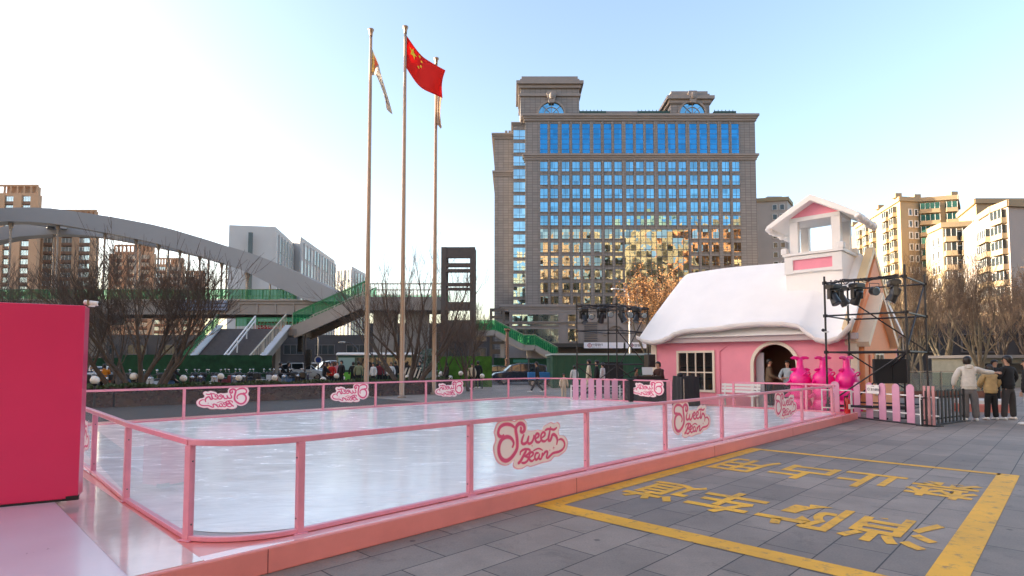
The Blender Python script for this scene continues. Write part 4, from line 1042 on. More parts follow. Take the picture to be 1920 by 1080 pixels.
vs, fs, asp = text_mesh('JOY CITY', 0.01); o = MB()
for off in (-0.022, 0.022): o.add([F(.45+.45*x, .75-.5*y, off) for x, y in vs], fs)
o.build('lettering', mat('dark cloth print', (0.16, 0.10, 0.09), 0.6), t, fix=False)
t, F = flag('cream_flag', 'limp cream flag with dark vertical lettering behind the red flag', [(819, 150), (819, 234), (829, 180), (829, 242)], 30, clothmat('cream flag cloth', (0.80, 0.68, 0.58)), amp=0.18, wv=3.0)
vs, fs, asp = text_mesh('JOY CITY', 0.0); o = MB()
for off in (-0.022, 0.022): o.add([F(.35+.22*y, .35+.35*x, off) for x, y in vs], fs)
o.build('lettering', MATS['dark cloth print'], t, fix=False)
# ================================================================== rink
def RT(name, label, cat, u, v, z=0, group=None, rz=0.0):
    return thing(name, label, cat, RW(u, v, z), TH+rz, group)
U1, V1 = 16.0, 11.3
base = RT('rink_platform', 'low coral painted platform carrying the ice rink', 'platform', 0, 0)
def rr_path(x0, x1, y0, y1, rs, n=10):
    # rounded rectangle, counter clockwise from bottom left, radii per corner (bl, br, tr, tl)
    pts = []
    for (cx, cy, a0, r) in ((x0+rs[0], y0+rs[0], 180, rs[0]), (x1-rs[1], y0+rs[1], 270, rs[1]), (x1-rs[2], y1-rs[2], 0, rs[2]), (x0+rs[3], y1-rs[3], 90, rs[3])):
        for k in range(n+1): a = R_(a0+90*k/n); pts.append((cx+r*math.cos(a), cy+r*math.sin(a)))
    return pts
o = MB(); o.box(-5.2, 16.75, -0.20, 12.3, 0, 0.20)
b_ = o.build('deck', [M_coral], base); bevel(b_, 0.012)
for x in (-0.35, 3.55, 7.45, 11.35, 15.2): o = MB(); o.box(x, x+0.006, -0.202, -0.195, 0.004, 0.190); o.build('panel_joint', mat('dark joint', (0.25, 0.06, 0.05), 0.7), base)
# glossy deck sheet outside the ice
m_deck = mat('glossy pale deck film', (0.70, 0.50, 0.46), 0.10, var=0.15, vscale=1.5, bump=0.15, bscale=3.5, coat=0.6)
o = MB(); o.box(-1.28, -0.80, -0.15, 12.2, 0.2, 0.204); o.build('deck_film', m_deck, base)
o = MB(); o.box(-0.798, 16.6, -0.17, -0.045, 0.2, 0.203); o.build('edge_sheen', mat('glossy pink edge sheen', (0.80, 0.44, 0.44), 0.14, var=0.12, vscale=3, coat=0.6), base)  # pale pink strip, the rim's reflections put into its colour
# ice
m_ice = mat('rink ice', (0.66, 0.70, 0.74), 0.16, var=0.05, vscale=0.6)
nt = m_ice.node_tree; bs = nt.nodes['Principled BSDF']
g = nt.nodes.new('ShaderNodeNewGeometry'); mp = nt.nodes.new('ShaderNodeMapping'); mp.inputs['Rotation'].default_value = (0, 0, -TH+0.25); mp.inputs['Scale'].default_value = (0.9, 2.2, 1)
nt.links.new(g.outputs['Position'], mp.inputs[0])
def icenoise(scale, dist, lo, hi, a, b):
    n = nt.nodes.new('ShaderNodeTexNoise'); n.inputs['Scale'].default_value = scale; n.inputs['Detail'].default_value = 8; n.inputs['Roughness'].default_value = 0.7; n.inputs['Distortion'].default_value = dist
    nt.links.new(mp.outputs[0], n.inputs['Vector']); r = nt.nodes.new('ShaderNodeMapRange'); r.inputs[1].default_value = lo; r.inputs[2].default_value = hi; r.inputs[3].default_value = a; r.inputs[4].default_value = b
    nt.links.new(n.outputs[0], r.inputs[0]); return r.outputs[0]
nt.links.new(icenoise(1.6, 1.2, 0.35, 0.65, 0.03, 0.30), bs.inputs['Roughness'])
mx = nt.nodes.new('ShaderNodeVectorMath'); mx.operation = 'MULTIPLY'; mx.inputs[0].default_value = (0.97, 0.945, 0.915)
nt.links.new(icenoise(2.4, 0.8, 0.3, 0.72, 0.88, 1.04), mx.inputs[1]); nt.links.new(mx.outputs[0], bs.inputs['Base Color'])
def cuts(rot, seed, prev):
    m_ = nt.nodes.new('ShaderNodeMapping'); m_.inputs['Rotation'].default_value = (0, 0, rot); m_.inputs['Location'].default_value = (seed, seed, 0); m_.inputs['Scale'].default_value = (0.35, 9.0, 1)
    d_ = nt.nodes.new('ShaderNodeTexNoise'); d_.inputs['Scale'].default_value = 0.35; nt.links.new(g.outputs['Position'], d_.inputs['Vector'])
    a_ = nt.nodes.new('ShaderNodeVectorMath'); a_.operation = 'MULTIPLY_ADD'; a_.inputs[1].default_value = (2.2, 2.2, 0); nt.links.new(d_.outputs['Color'], a_.inputs[0]); nt.links.new(g.outputs['Position'], a_.inputs[2])
    nt.links.new(a_.outputs[0], m_.inputs[0])
    n_ = nt.nodes.new('ShaderNodeTexNoise'); n_.inputs['Scale'].default_value = 3.0; n_.inputs['Detail'].default_value = 5; nt.links.new(m_.outputs[0], n_.inputs['Vector'])
    r_ = nt.nodes.new('ShaderNodeMapRange'); r_.inputs[1].default_value = 0.60; r_.inputs[2].default_value = 0.72; r_.inputs[3].default_value = 1.0; r_.inputs[4].default_value = 0.88; nt.links.new(n_.outputs[0], r_.inputs[0])
    x_ = nt.nodes.new('ShaderNodeVectorMath'); x_.operation = 'MULTIPLY'; nt.links.new(prev, x_.inputs[0]); nt.links.new(r_.outputs[0], x_.inputs[1]); return x_.outputs[0]
nt.links.new(cuts(0.5, 3.0, cuts(-1.1, 8.0, cuts(2.0, 1.0, mx.outputs[0]))), bs.inputs['Base Color'])
n2 = nt.nodes.new('ShaderNodeTexNoise'); n2.inputs['Scale'].default_value = 7; n2.inputs['Detail'].default_value = 7; nt.links.new(mp.outputs[0], n2.inputs['Vector'])
bp = nt.nodes.new('ShaderNodeBump'); bp.inputs['Strength'].default_value = 0.22; bp.inputs['Distance'].default_value = 0.01; nt.links.new(n2.outputs[0], bp.inputs['Height']); nt.links.new(bp.outputs[0], bs.inputs['Normal'])
icep = rr_path(-0.70, U1-0.08, 0.10, V1-0.06, (1.0, 0.5, 1.7, 0.7))
o = MB(); o.add([RW(u, v, 0.212) for u, v in icep], [tuple(range(len(icep)))]); tag(o.build('ice', m_ice, fix=False), kind='structure')
# grey curb strip in the near corner between ice and barrier
o = MB(); o.add([(p[0], p[1], 0.2075) for p in [(-0.70, 1.5)] + [(0.02+0.74*math.cos(R_(a)), 0.80+0.74*math.sin(R_(a))) for a in range(195, 271, 5)] + [(0.9, 0.06), (0.9, 0.3), (0.3, 0.35), (-0.4, 1.0)]], [tuple(range(21))]); o.build('corner_mat', mat('grey corner mat', (0.42, 0.37, 0.36), 0.6, var=0.1), base)

ZR0, ZR1 = 0.2, 1.02
M_glass = glassy('clear barrier panel', (0.98, 0.985, 0.985), 0.03, 0.01, 0.045)
def barrier(label, path, posts, glass_spans, curve=False):
    """path: fn s->(u,v); posts: list of s; glass between consecutive posts sampled"""
    t = RT('rink_barrier', label, 'barrier', 0, 0, 0, 'pink framed clear barriers round the ice')
    return t
def seg_pts(a, b, step=0.25):
    return [a, b]
def rail_along(t, pts, name='top_rail', w=0.055, h=0.05, z=ZR1):
    o = MB(); n = len(pts)
    vs = []
    for i, p in enumerate(pts):
        a = Vector(pts[max(i-1, 0)]); b = Vector(pts[min(i+1, n-1)]); d = (b-a).normalized(); nr = Vector((-d.y, d.x))*w/2
        p = Vector(p)
        vs += [(p.x+nr.x, p.y+nr.y, z-h), (p.x-nr.x, p.y-nr.y, z-h), (p.x-nr.x, p.y-nr.y, z), (p.x+nr.x, p.y+nr.y, z)]
    fs = [(i*4+k, i*4+(k+1) % 4, (i+1)*4+(k+1) % 4, (i+1)*4+k) for i in range(n-1) for k in range(4)] + [(3, 2, 1, 0), ((n-1)*4, (n-1)*4+1, (n-1)*4+2, (n-1)*4+3)]
    o.add(vs, fs); r = o.build(name, M_pinkrail, t); return bevel(r, 0.006)
def glass_along(t, pts, z0=ZR0+0.045, z1=ZR1-0.05):
    o = MB()
    for a, b in zip(pts[:-1], pts[1:]): o.add([(a[0], a[1], z0), (b[0], b[1], z0), (b[0], b[1], z1), (a[0], a[1], z1)], [(0, 1, 2, 3)])
    g_ = o.build('glass_panel', M_glass, t, fix=False); return g_
def post_at(t, p, ang, z0=ZR0, z1=ZR1-0.05, w=0.06):
    o = MB(); o.M = Matrix.Translation((p[0], p[1], 0)) @ Matrix.Rotation(ang, 4, 'Z')
    o.box(-w/2, w/2, -0.028, 0.028, z0, z1); o.box(-w/2-0.03, w/2+0.03, -0.045, 0.045, z0, z0+0.012)
    for z in (z0+0.13, z1-0.13): o.tube((-w/2-0.008, 0, z), (w/2+0.008, 0, z), 0.008, n=6, mi=1)
    r = o.build('post', [M_pinkrail, M_frame], t); return bevel(r, 0.003, 1)
def kick_along(t, pts): return rail_along(t, pts, 'bottom_rail', 0.05, 0.04, ZR0+0.045)
def side(label, runs):
    t = RT('rink_barrier', label, 'barrier', 0, 0, 0, 'pink framed clear barriers round the ice')
    panels = []
    for pts, posts in runs:
        pass
    return t
def arcp(cx, cy, rx, ry, a0, a1, n=12): return [(cx+rx*math.cos(R_(a0+(a1-a0)*k/n)), cy+ry*math.sin(R_(a0+(a1-a0)*k/n))) for k in range(n+1)]
# front
tf = RT('rink_barrier', 'front pink framed clear barrier nearest the paved bay with a rounded left corner', 'barrier', 0, 0, 0, 'pink framed clear barriers round the ice')
pu = [0, 1.93, 4.03, 6.12, 8.20, 10.35, 12.6, 15.0]
corner = arcp(0.02, 0.80, 0.82, 0.80, 205, 270, 12)
rail_along(tf, corner + [(u, 0.0) for u in pu[1:]]); kick_along(tf, corner + [(u, 0.0) for u in pu[1:]])
for u in pu: post_at(tf, (u, 0), 0)
post_at(tf, corner[0], R_(115))
gp = {}
glass_along(tf, corner)
for a, b in zip(pu[:-1], pu[1:]): gp[('f', a)] = glass_along(tf, [(a+0.03, 0), (b-0.03, 0)])
# left
tl = RT('rink_barrier', 'left pink framed clear barrier running back from the near corner to the red box', 'barrier', 0, 0, 0, 'pink framed clear barriers round the ice')
c0 = corner[0]; lp = [c0, (-0.74, 2.38), (-0.66, 4.45), (-0.60, 6.5), (-0.55, 8.6), (-0.5, 10.4)]
rail_along(tl, lp); kick_along(tl, lp)
for p in lp[1:]: post_at(tl, p, R_(90))
for i, (a, b) in enumerate(zip(lp[:-1], lp[1:])): gp[('l', i)] = glass_along(tl, [a, b])
# back
tb = RT('rink_barrier', 'back pink framed clear barrier along the far side of the ice below the globe lamps', 'barrier', 0, 0, 0, 'pink framed clear barriers round the ice')
bp_ = [(0.3, V1), (2.4, V1), (4.25, V1), (6.15, V1), (7.95, V1), (9.95, V1), (12.05, V1), (14.0, V1)]
bc = arcp(14.1, 9.5, 1.8, 1.8, 90, 40, 6)
cl2 = arcp(0.3, 10.5, 0.8, 0.8, 180, 90, 6)
rail_along(tb, cl2[:-1] + bp_ + bc[1:]); kick_along(tb, cl2[:-1] + bp_ + bc[1:])
for p in bp_ + [bc[-1]]: post_at(tb, p, 0)
for i, (a, b) in enumerate(zip(bp_[:-1], bp_[1:])): gp[('b', i)] = glass_along(tb, [a, b])
glass_along(tb, bc); glass_along(tb, cl2)
# right
tr_ = RT('rink_barrier', 'right hand pink framed clear barrier with a gate gap facing the pink house', 'barrier', 0, 0, 0, 'pink framed clear barriers round the ice')
rc = arcp(14.1, 9.5, 1.8, 1.8, 40, 0, 6)
r1 = rc + [(15.9, 7.2), (15.95, 5.3)]
rail_along(tr_, r1); kick_along(tr_, r1); glass_along(tr_, rc)
gp[('r', 0)] = glass_along(tr_, [(15.9, 9.5), (15.9, 7.2)]); gp[('r', 1)] = glass_along(tr_, [(15.9, 7.2), (15.95, 5.3)])
for p in ((15.9, 9.5), (15.9, 7.2), (15.95, 5.3)): post_at(tr_, p, R_(90))
r2 = [(16.15, 3.2), (16.15, 1.0)] + arcp(15.15, 1.0, 1.0, 1.0, 0, -90, 8)[1:]
rail_along(tr_, r2); kick_along(tr_, r2); glass_along(tr_, r2[:2]); glass_along(tr_, r2[1:])
for p in ((16.15, 3.2), (16.15, 1.0)): post_at(tr_, p, R_(90))

# ---- logo sticker, traced strokes (px of an enlarged crop), deskewed to metres
def LG(x, y): return ((x-810)/1305*1.30, -((y+0.172*(x-165)) - 640)/9/178)
OUTL = [(175,340),(215,200),(290,120),(380,100),(500,130),(560,80),(620,68),(690,110),(720,190),(722,280),(830,285),(900,260),(980,270),(1010,200),(1080,150),(1150,110),(1210,130),(1270,100),(1320,140),(1320,210),(1295,260),(1310,350),(1400,360),(1460,430),(1475,520),(1440,640),(1380,700),(1290,760),(1210,770),(1150,840),(1060,870),(990,880),(860,925),(770,950),(720,930),(640,975),(560,985),(490,950),(480,880),(500,820),(430,890),(350,915),(250,870),(190,760),(165,600),(200,470)]
STR = [([(320,365),(285,405),(240,390),(225,330),(250,240),(310,185),(380,172),(450,190),(520,250)], 46),
 ([(590,215),(610,240),(600,290),(630,310),(665,270),(660,190),(620,150),(570,155),(530,200),(515,270),(530,380),(542,500),(535,620),(490,720),(420,810),(345,845),(275,800),(238,700),(238,580),(275,470),(340,412),(410,412),(460,460),(480,530),(455,605)], 54),
 ([(660,345),(630,430),(620,510),(665,530),(720,480),(745,370)], 40), ([(745,370),(720,470),(745,525),(795,500),(830,420),(835,350)], 38),
 ([(860,430),(915,390),(925,340),(885,330),(858,400),(875,480),(930,495),(985,430)], 36), ([(968,420),(1030,365),(1040,315),(1000,300),(965,370),(975,455),(1035,475),(1095,420)], 36),
 ([(1150,180),(1125,320),(1105,440),(1140,455),(1165,400),(1180,350),(1215,335),(1260,375),(1280,450),(1265,545)], 44), ([(1035,268),(1085,235),(1150,228),(1215,238),(1275,190)], 34),
 ([(1300,445),(1350,425),(1405,460),(1428,540),(1390,630),(1310,680),(1200,708),(1140,760),(1090,805),(1060,790)], 36),
 ([(705,640),(660,730),(600,850),(548,905)], 44), ([(590,745),(600,680),(660,635),(740,635),(765,670),(720,730),(660,765)], 32), ([(660,765),(725,785),(725,840),(670,890),(610,885)], 34),
 ([(750,800),(815,740),(815,695),(775,695),(748,760),(755,830),(800,860),(850,810)], 34), ([(925,705),(875,710),(850,780),(870,835),(915,800),(940,715)], 34), ([(940,715),(925,800),(955,825),(985,790)], 32),
 ([(995,695),(975,815)], 36), ([(985,780),(1040,690),(1085,680),(1080,740),(1060,795)], 36), ([(820,665),(870,635),(930,618),(1000,655)], 22)]
SPK = [((800,565), 30), ((1207,603), 45), ((1130,650), 26)]
M_stick = mat('pale pink sticker', (0.90, 0.76, 0.72), 0.45, var=0.03); M_logo = mat('deep pink lettering', (0.70, 0.07, 0.19), 0.45); M_stick2 = mat('pink sticker edge', (0.85, 0.42, 0.48), 0.45)
def catmull(P_, n=4):
    out = []
    for i in range(len(P_)-1):
        p0, p1, p2, p3 = P_[max(i-1, 0)], P_[i], P_[i+1], P_[min(i+2, len(P_)-1)]
        for k in range(n):
            t = k/n; out.append(tuple(0.5*((2*p1[j]) + (-p0[j]+p2[j])*t + (2*p0[j]-5*p1[j]+4*p2[j]-p3[j])*t*t + (-p0[j]+3*p1[j]-3*p2[j]+p3[j])*t**3) for j in (0, 1)))
    out.append(P_[-1]); return out
def ribbon(pts, w):
    n = len(pts); vs = []; W2 = w/9/170/2
    q = [Vector(LG(*p)) for p in catmull(pts)]; n = len(q)
    for i in range(n):
        d = (q[min(i+1, n-1)]-q[max(i-1, 0)]).normalized(); nr = Vector((-d.y, d.x)); e = min(i, n-1-i)/max(1, n-1); ww = W2*(0.55+0.45*min(1, e*6))
        vs += [q[i]+nr*ww, q[i]-nr*ww]
    return vs, [(2*i, 2*i+1, 2*i+3, 2*i+2) for i in range(n-1)]
def logo_mesh():
    o = MB()
    ol = catmull([LG(*p) for p in OUTL] + [LG(*OUTL[0])], 3)[:-1]
    cx = sum(p[0] for p in ol)/len(ol); cy = sum(p[1] for p in ol)/len(ol)
    o.prism(ol, (0, 0, 0), (1, 0, 0), (0, 0, 1), (0, 1, 0), -0.0015, 0.0015, 0)
    o.prism([((p[0]-cx)*1.035+cx, (p[1]-cy)*1.06+cy) for p in ol], (0, 0, 0), (1, 0, 0), (0, 0, 1), (0, 1, 0), -0.0008, 0.0008, 2)
    for s in (-1, 1):
        for k, (pts, w) in enumerate(STR):
            vs, fs = ribbon(pts, w*1.7); yy = s*(0.0022+0.00004*k); o.add([(v.x, yy, v.y) for v in vs], fs, 2)
            vs, fs = ribbon(pts, w*1.2); yy = s*(0.0035+0.00004*k); o.add([(v.x, yy, v.y) for v in vs], fs, 1)
        for k, ((x, y), r) in enumerate(SPK):
            c = Vector(LG(x, y)); R = r/9/170; pt_ = [(math.cos(math.pi*j/4)*R*(1 if j % 2 == 0 else 0.22), math.sin(math.pi*j/4)*R*(1 if j % 2 == 0 else 0.22)) for j in range(8)]
            o.add([(c.x+a, s*0.0042, c.y+b) for a, b in pt_], [tuple(range(8))], 1)
    q = o.build('logo_sticker', [M_stick, M_logo, M_stick2], None, fix=False); me = q.data; bpy.data.objects.remove(q); return me
LOGO = logo_mesh()
def stick(panel, u, v, z, ang, sc=1.0, off=0.006):
    o = bpy.data.objects.new('logo_sticker', LOGO); COL.objects.link(o); o.parent = panel
    o.location = (u, v, z); o.rotation_euler = (0, 0, ang); o.scale = (sc, 1, sc)
    o['label'] = 'pale pink sticker with script lettering Sweet Bean'
stick(gp[('f', 1.93)], 2.93, -0.012, 0.66, 0, 1.0); stick(gp[('f', 6.12)], 7.0, -0.012, 0.66, 0, 1.04); stick(gp[('f', 10.35)], 11.5, -0.012, 0.66, 0, 1.04)
zb = 0.68
stick(gp[('b', 1)], 3.35, V1-0.012, zb, math.pi, 0.98); stick(gp[('b', 3)], 7.05, V1-0.012, zb, math.pi, 0.98); stick(gp[('b', 5)], 11.0, V1-0.012, zb, math.pi, 0.98)
stick(gp[('r', 1)], 15.90, 6.2, zb, math.pi/2, 0.98); stick(gp[('l', 2)], -0.66, 5.35, 0.64, -math.pi/2, 0.9)

# ---- raised pale platform and red box at the left
m_pale = mat('pale pink plinth paint', (0.64, 0.50, 0.54), 0.3, var=0.04, coat=0.2)
o = MB(); o.box(-5.15, -1.29, -0.30, 6.5, 0.0, 0.245); pl_ = o.build('low_plinth', m_pale); pl_.matrix_world = MR; bevel(pl_, 0.01)
tag(pl_, 'pale pink low plinth at the lower left carrying the red box', 'platform')
m_red = mat('crimson box paint', (0.66, 0.026, 0.11), 0.32, var=0.04, vscale=0.8, coat=0.25)
a = G(146, 937, 0.245); b = G(0, 951, 0.245); d = (b-a).normalized()
box_ = thing('red_box', 'tall crimson red display box standing on the pale plinth at the left edge', 'display box', a, math.atan2(-d.y, -d.x))
H_ = P(157, 573, a.y).z - 0.245
o = MB(); o.box(-2.9, 0, 0, 0.34, 0.02, H_); q = o.build('body', m_red, box_); bevel(q, 0.006)
o = MB(); o.box(-2.88, -0.01, -0.006, 0.03, 0, 0.02); o.box(-0.10, 0.004, -0.010, 0.06, 0.0, 0.045); o.build('foot_strip', M_black, box_)
cm = thing('security_camera', 'small white security camera on the top corner of the red box', 'camera', a + Vector((-0.02, 0.12, H_)), 0.3); cm.scale = (0.6, 0.6, 0.6)
o = MB(); o.lathe([(0.05, 0), (0.05, 0.02), (0.02, 0.03), (0.02, 0.05)], n=12); o.build('mount', M_white, cm)
o = MB(); o.path([(-0.12, 0, 0.075), (-0.11, 0, 0.075), (0.09, 0, 0.055), (0.10, 0, 0.055)], [0.03, 0.042, 0.042, 0.03], n=12); o.build('housing', M_white, cm, smooth=False)
o = MB(); o.path([(0.10, 0, 0.055), (0.112, 0, 0.054)], 0.03, n=12); o.box(-0.06, -0.03, -0.045, 0.045, 0.02, 0.11); o.build('lens', M_darkglass, cm)

# ================================================================== pink house
UH = 19.4
house = RT('pink_house', 'pink pavilion house with thick white snow roof, arched doorway and bell turret', 'pavilion house', UH, 0)
M_pw = mat('pink plaster', (0.84, 0.29, 0.37), 0.6, var=0.05, vscale=1.5)
M_pw2 = mat('warm lit pink plaster', (0.85, 0.34, 0.16), 0.6, var=0.05, vscale=1.5)  # pink plaster with warm bounce light painted in as orange
M_snow = mat('snow foam white', (0.90, 0.87, 0.83), 0.6, var=0.03, vscale=1.0, bump=0.15, bscale=1.6)
L0v, L1v, DP, ZE = 0.45, 8.05, 6.2, 2.55
def arch_poly(v0, v1, z0, zs):
    r = (v1-v0)/2; c = (v0+v1)/2
    return [(c + r*math.cos(math.pi*k/20), zs + r*math.sin(math.pi*k/20)) for k in range(21)]
dv0, dv1, dzs = 2.32, 3.80, 1.55
wv0, wv1, wz0, wz1 = 5.40, 6.84, 0.56, 2.02
o = MB(); T = 0.16
def wallp(poly, mi=0): o.prism(poly, (0, 0, 0), (0, 1, 0), (0, 0, 1), (1, 0, 0), 0, T, mi)
ar = arch_poly(dv0, dv1, 0, dzs)
wallp([(L0v, 0), (dv0, 0)] + list(reversed(ar))[::-1][::-1][:0] + [(dv0, dzs)] + [(p[0], p[1]) for p in reversed(ar)][1:11] + [((dv0+dv1)/2, ZE), (L0v, ZE)])
wallp([((dv0+dv1)/2, ZE)] + [(p[0], p[1]) for p in reversed(ar)][10:20] + [(dv1, dzs), (dv1, 0), (wv0, 0), (wv0, ZE)])
wallp([(wv0, 0), (wv1, 0), (wv1, wz0), (wv0, wz0)]); wallp([(wv0, wz1), (wv1, wz1), (wv1, ZE), (wv0, ZE)]); wallp([(wv1, 0), (L1v, 0), (L1v, ZE), (wv1, ZE)])
o.box(T, DP, L1v-T, L1v, 0, ZE); o.box(DP-T, DP, L0v, L1v-T, 0, ZE)
o.build('wall', M_pw, house)
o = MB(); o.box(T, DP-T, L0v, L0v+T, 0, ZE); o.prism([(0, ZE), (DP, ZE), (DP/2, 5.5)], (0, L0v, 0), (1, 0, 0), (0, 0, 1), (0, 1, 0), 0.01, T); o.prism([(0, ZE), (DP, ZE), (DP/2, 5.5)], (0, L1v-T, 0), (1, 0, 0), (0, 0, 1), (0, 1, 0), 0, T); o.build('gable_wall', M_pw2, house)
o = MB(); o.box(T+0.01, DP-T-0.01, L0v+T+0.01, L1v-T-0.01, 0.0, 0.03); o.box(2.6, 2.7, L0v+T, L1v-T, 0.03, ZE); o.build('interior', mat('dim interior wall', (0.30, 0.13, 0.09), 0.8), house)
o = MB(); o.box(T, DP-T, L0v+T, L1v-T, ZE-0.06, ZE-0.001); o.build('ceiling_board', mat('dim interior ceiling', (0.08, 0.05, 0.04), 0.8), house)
# corner posts and white fascia
for (x0, x1, y0, y1) in ((-0.05, 0.2, L0v-0.05, L0v+0.22), (-0.05, 0.2, L1v-0.2, L1v+0.05)):
    o = MB(); o.box(x0, x1, y0, y1, 0, 2.42); o.build('corner_post', M_cream, house)
o = MB(); o.box(-0.30, 0.0, L0v-0.1, L1v+0.1, 2.42, 2.62); o.build('fascia', mat('mauve grey fascia', (0.56, 0.46, 0.46), 0.5), house)
# door frame
o = MB(); fr_o = arch_poly(dv0-0.12, dv1+0.12, 0, dzs); fr_i = arch_poly(dv0, dv1, 0, dzs)
poly = [(dv1+0.12, 0)] + fr_o + [(dv0-0.12, 0), (dv0, 0)] + list(reversed(fr_i)) + [(dv1, 0)]
o.prism(poly, (0, 0, 0), (0, 1, 0), (0, 0, 1), (1, 0, 0), -0.07, 0.002); o.build('door_frame', M_cream, house)
o = MB(); o.box(0.14, 0.18, dv1-0.30, dv1-0.02, 0.0, 2.0); o.build('side_door_panel', mat('grey door leaf', (0.42, 0.38, 0.40), 0.5), house)
# window
wf = MB()
for (a, b, c, d) in ((wv0-0.09, wv0, wz0-0.09, wz1+0.09), (wv1, wv1+0.09, wz0-0.09, wz1+0.09), (wv0, wv1, wz1, wz1+0.09), (wv0, wv1, wz0-0.09, wz0)): wf.box(-0.06, 0.05, a, b, c, d)
for k in (1, 2, 3): y = wv0+(wv1-wv0)*k/4; wf.box(-0.02, 0.03, y-0.022, y+0.022, wz0, wz1)
zm = wz0+(wz1-wz0)*0.47; wf.box(-0.022, 0.032, wv0, wv1, zm-0.022, zm+0.022)
wdw = wf.build('window', M_cream, house)
o = MB(); o.box(0.035, 0.04, wv0, wv1, wz0, wz1); o.build('pane', glassy('house window pane', (0.6, 0.62, 0.6), 0.2, 0.02, 0.02), wdw)
o = MB(); o.path([(-0.03, 5.12, 0.1), (-0.03, 5.12, 2.05), (-0.03, 4.75, 2.35), (-0.03, 4.5, 2.42)], 0.02, n=6); o.build('cable_duct', M_pw, house)
# shelf goods inside, seen through window and door
r = random.Random(9); o = MB()
for k in range(16): y = 5.2+r.random()*1.8; z = r.choice((0.6, 1.05, 1.5)); s = r.uniform(.08, .16); o.box(0.42, 0.42+s, y, y+s, z, z+s*1.6, r.randrange(4))
for z in (0.55, 1.0, 1.45): o.box(0.38, 0.75, 5.0, 7.3, z-0.04, z, 4)
o.build('shelf_display', [mat('orange goods', (0.6, 0.22, 0.05), 0.5), mat('cream goods', (0.6, 0.5, 0.35), 0.5), mat('red goods', (0.4, 0.05, 0.05), 0.5), mat('green goods', (0.1, 0.2, 0.1), 0.5), mat('dark shelf', (0.05, 0.04, 0.04), 0.6)], house)
# roof: thick snow slab with a wavy dripping edge
def snow_roof():
    o = MB(); nv, nu = 60, 18; va, vb = 0.28, 8.45
    drip = [(0.28, 2.95), (0.50, 2.62), (0.85, 2.32), (1.15, 2.24), (1.45, 2.30), (1.72, 2.50), (2.05, 2.80), (2.6, 2.90), (3.4, 2.93), (4.2, 2.90), (5.0, 2.82), (5.6, 2.80), (6.2, 2.78), (6.7, 2.68), (7.0, 2.52), (7.35, 2.40), (7.7, 2.36), (8.1, 2.42), (8.45, 2.60)]
    def dz(v):
        for (a, za), (b, zb_) in zip(drip[:-1], drip[1:]):
            if v <= b: t = (v-a)/(b-a); t = t*t*(3-2*t); return za+(zb_-za)*t
        return drip[-1][1]
    rid = lambda v: 5.78 + 0.03*math.sin(v*1.3)
    def prof(v, s):      # s 0 front lip .. 1 ridge ; returns x,z
        z0 = dz(v); x0 = -0.62 + (2.9-z0)*-0.05; x1, z1 = DP/2, rid(v)
        x = x0+(x1-x0)*s; z = z0+(z1-z0)*(s + 0.035*math.sin(math.pi*s) )
        e = min(v-va, vb-v); 
        if e < 0.55: z -= (0.12+0.26*s)*(1-math.sqrt(max(0, 1-(1-e/0.55)**2)))
        return x, z + 0.05*math.sin(v*1.7+s*2)*math.sin(math.pi*s)
    vs = []; per = 0
    for i in range(nv+1):
        v = va+(vb-va)*i/nv; row = []
        z0 = dz(v)
        # round lip
        for a in (270, 235, 200, 165): row.append((-0.50+0.16*math.cos(R_(a)), z0+0.14+0.15*math.sin(R_(a))))
        for k in range(1, nu+1): s = k/nu; row.append(prof(v, s))
        for k in range(nu-1, -1, -1): s = k/nu; x, z = prof(v, s); row.append((DP-x, z))
        row.append((DP+0.45, 2.7)); row.append((DP/2, 5.35)); row.append((-0.25, z0+0.12 if z0 > 2.62 else 2.66))
        per = len(row); sh_ = max(0, 1-(v-va)/1.4)*0.45; hl = max(0, 1-(vb-v)/1.2)*0.12; vs += [(x, v + (sh_-hl)*max(0, min(1, (z-2.6)/3.1)), z) for x, z in row]
    fs = [(i*per+k, i*per+(k+1) % per, (i+1)*per+(k+1) % per, (i+1)*per+k) for i in range(nv) for k in range(per)]
    fs += [tuple(range(per)), tuple(nv*per+k for k in reversed(range(per)))]
    o.add(vs, fs); q = o.build('snow_roof', M_snow, house); smooth_by_angle(q, 50); return q
snow = snow_roof()
# white under-roof board visible below the drip, and cream barge at the gable end
o = MB(); o.prism([(-0.42, 2.62), (-0.34, 2.60), (0.30, 3.18), (0.23, 3.24)], (0, 0, 0), (1, 0, 0), (0, 0, 1), (0, 1, 0), 1.75, 6.9); o.build('eave_board', M_white, house)
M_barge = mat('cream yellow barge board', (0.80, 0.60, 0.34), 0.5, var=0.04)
def barge(px0, apex, half, z0, y0, th=0.22, out=0.35, m=None, par=None):
    o = MB()
    for s in (-1, 1): o.beam((px0+s*half, y0, z0), (px0, y0, apex), out, th, up=(0, 1, 0))
    return o.build('barge_board', m or M_barge, par or house)
barge(DP/2, 5.86, DP/2+0.40, 2.7, 0.60, 0.26, 0.20)
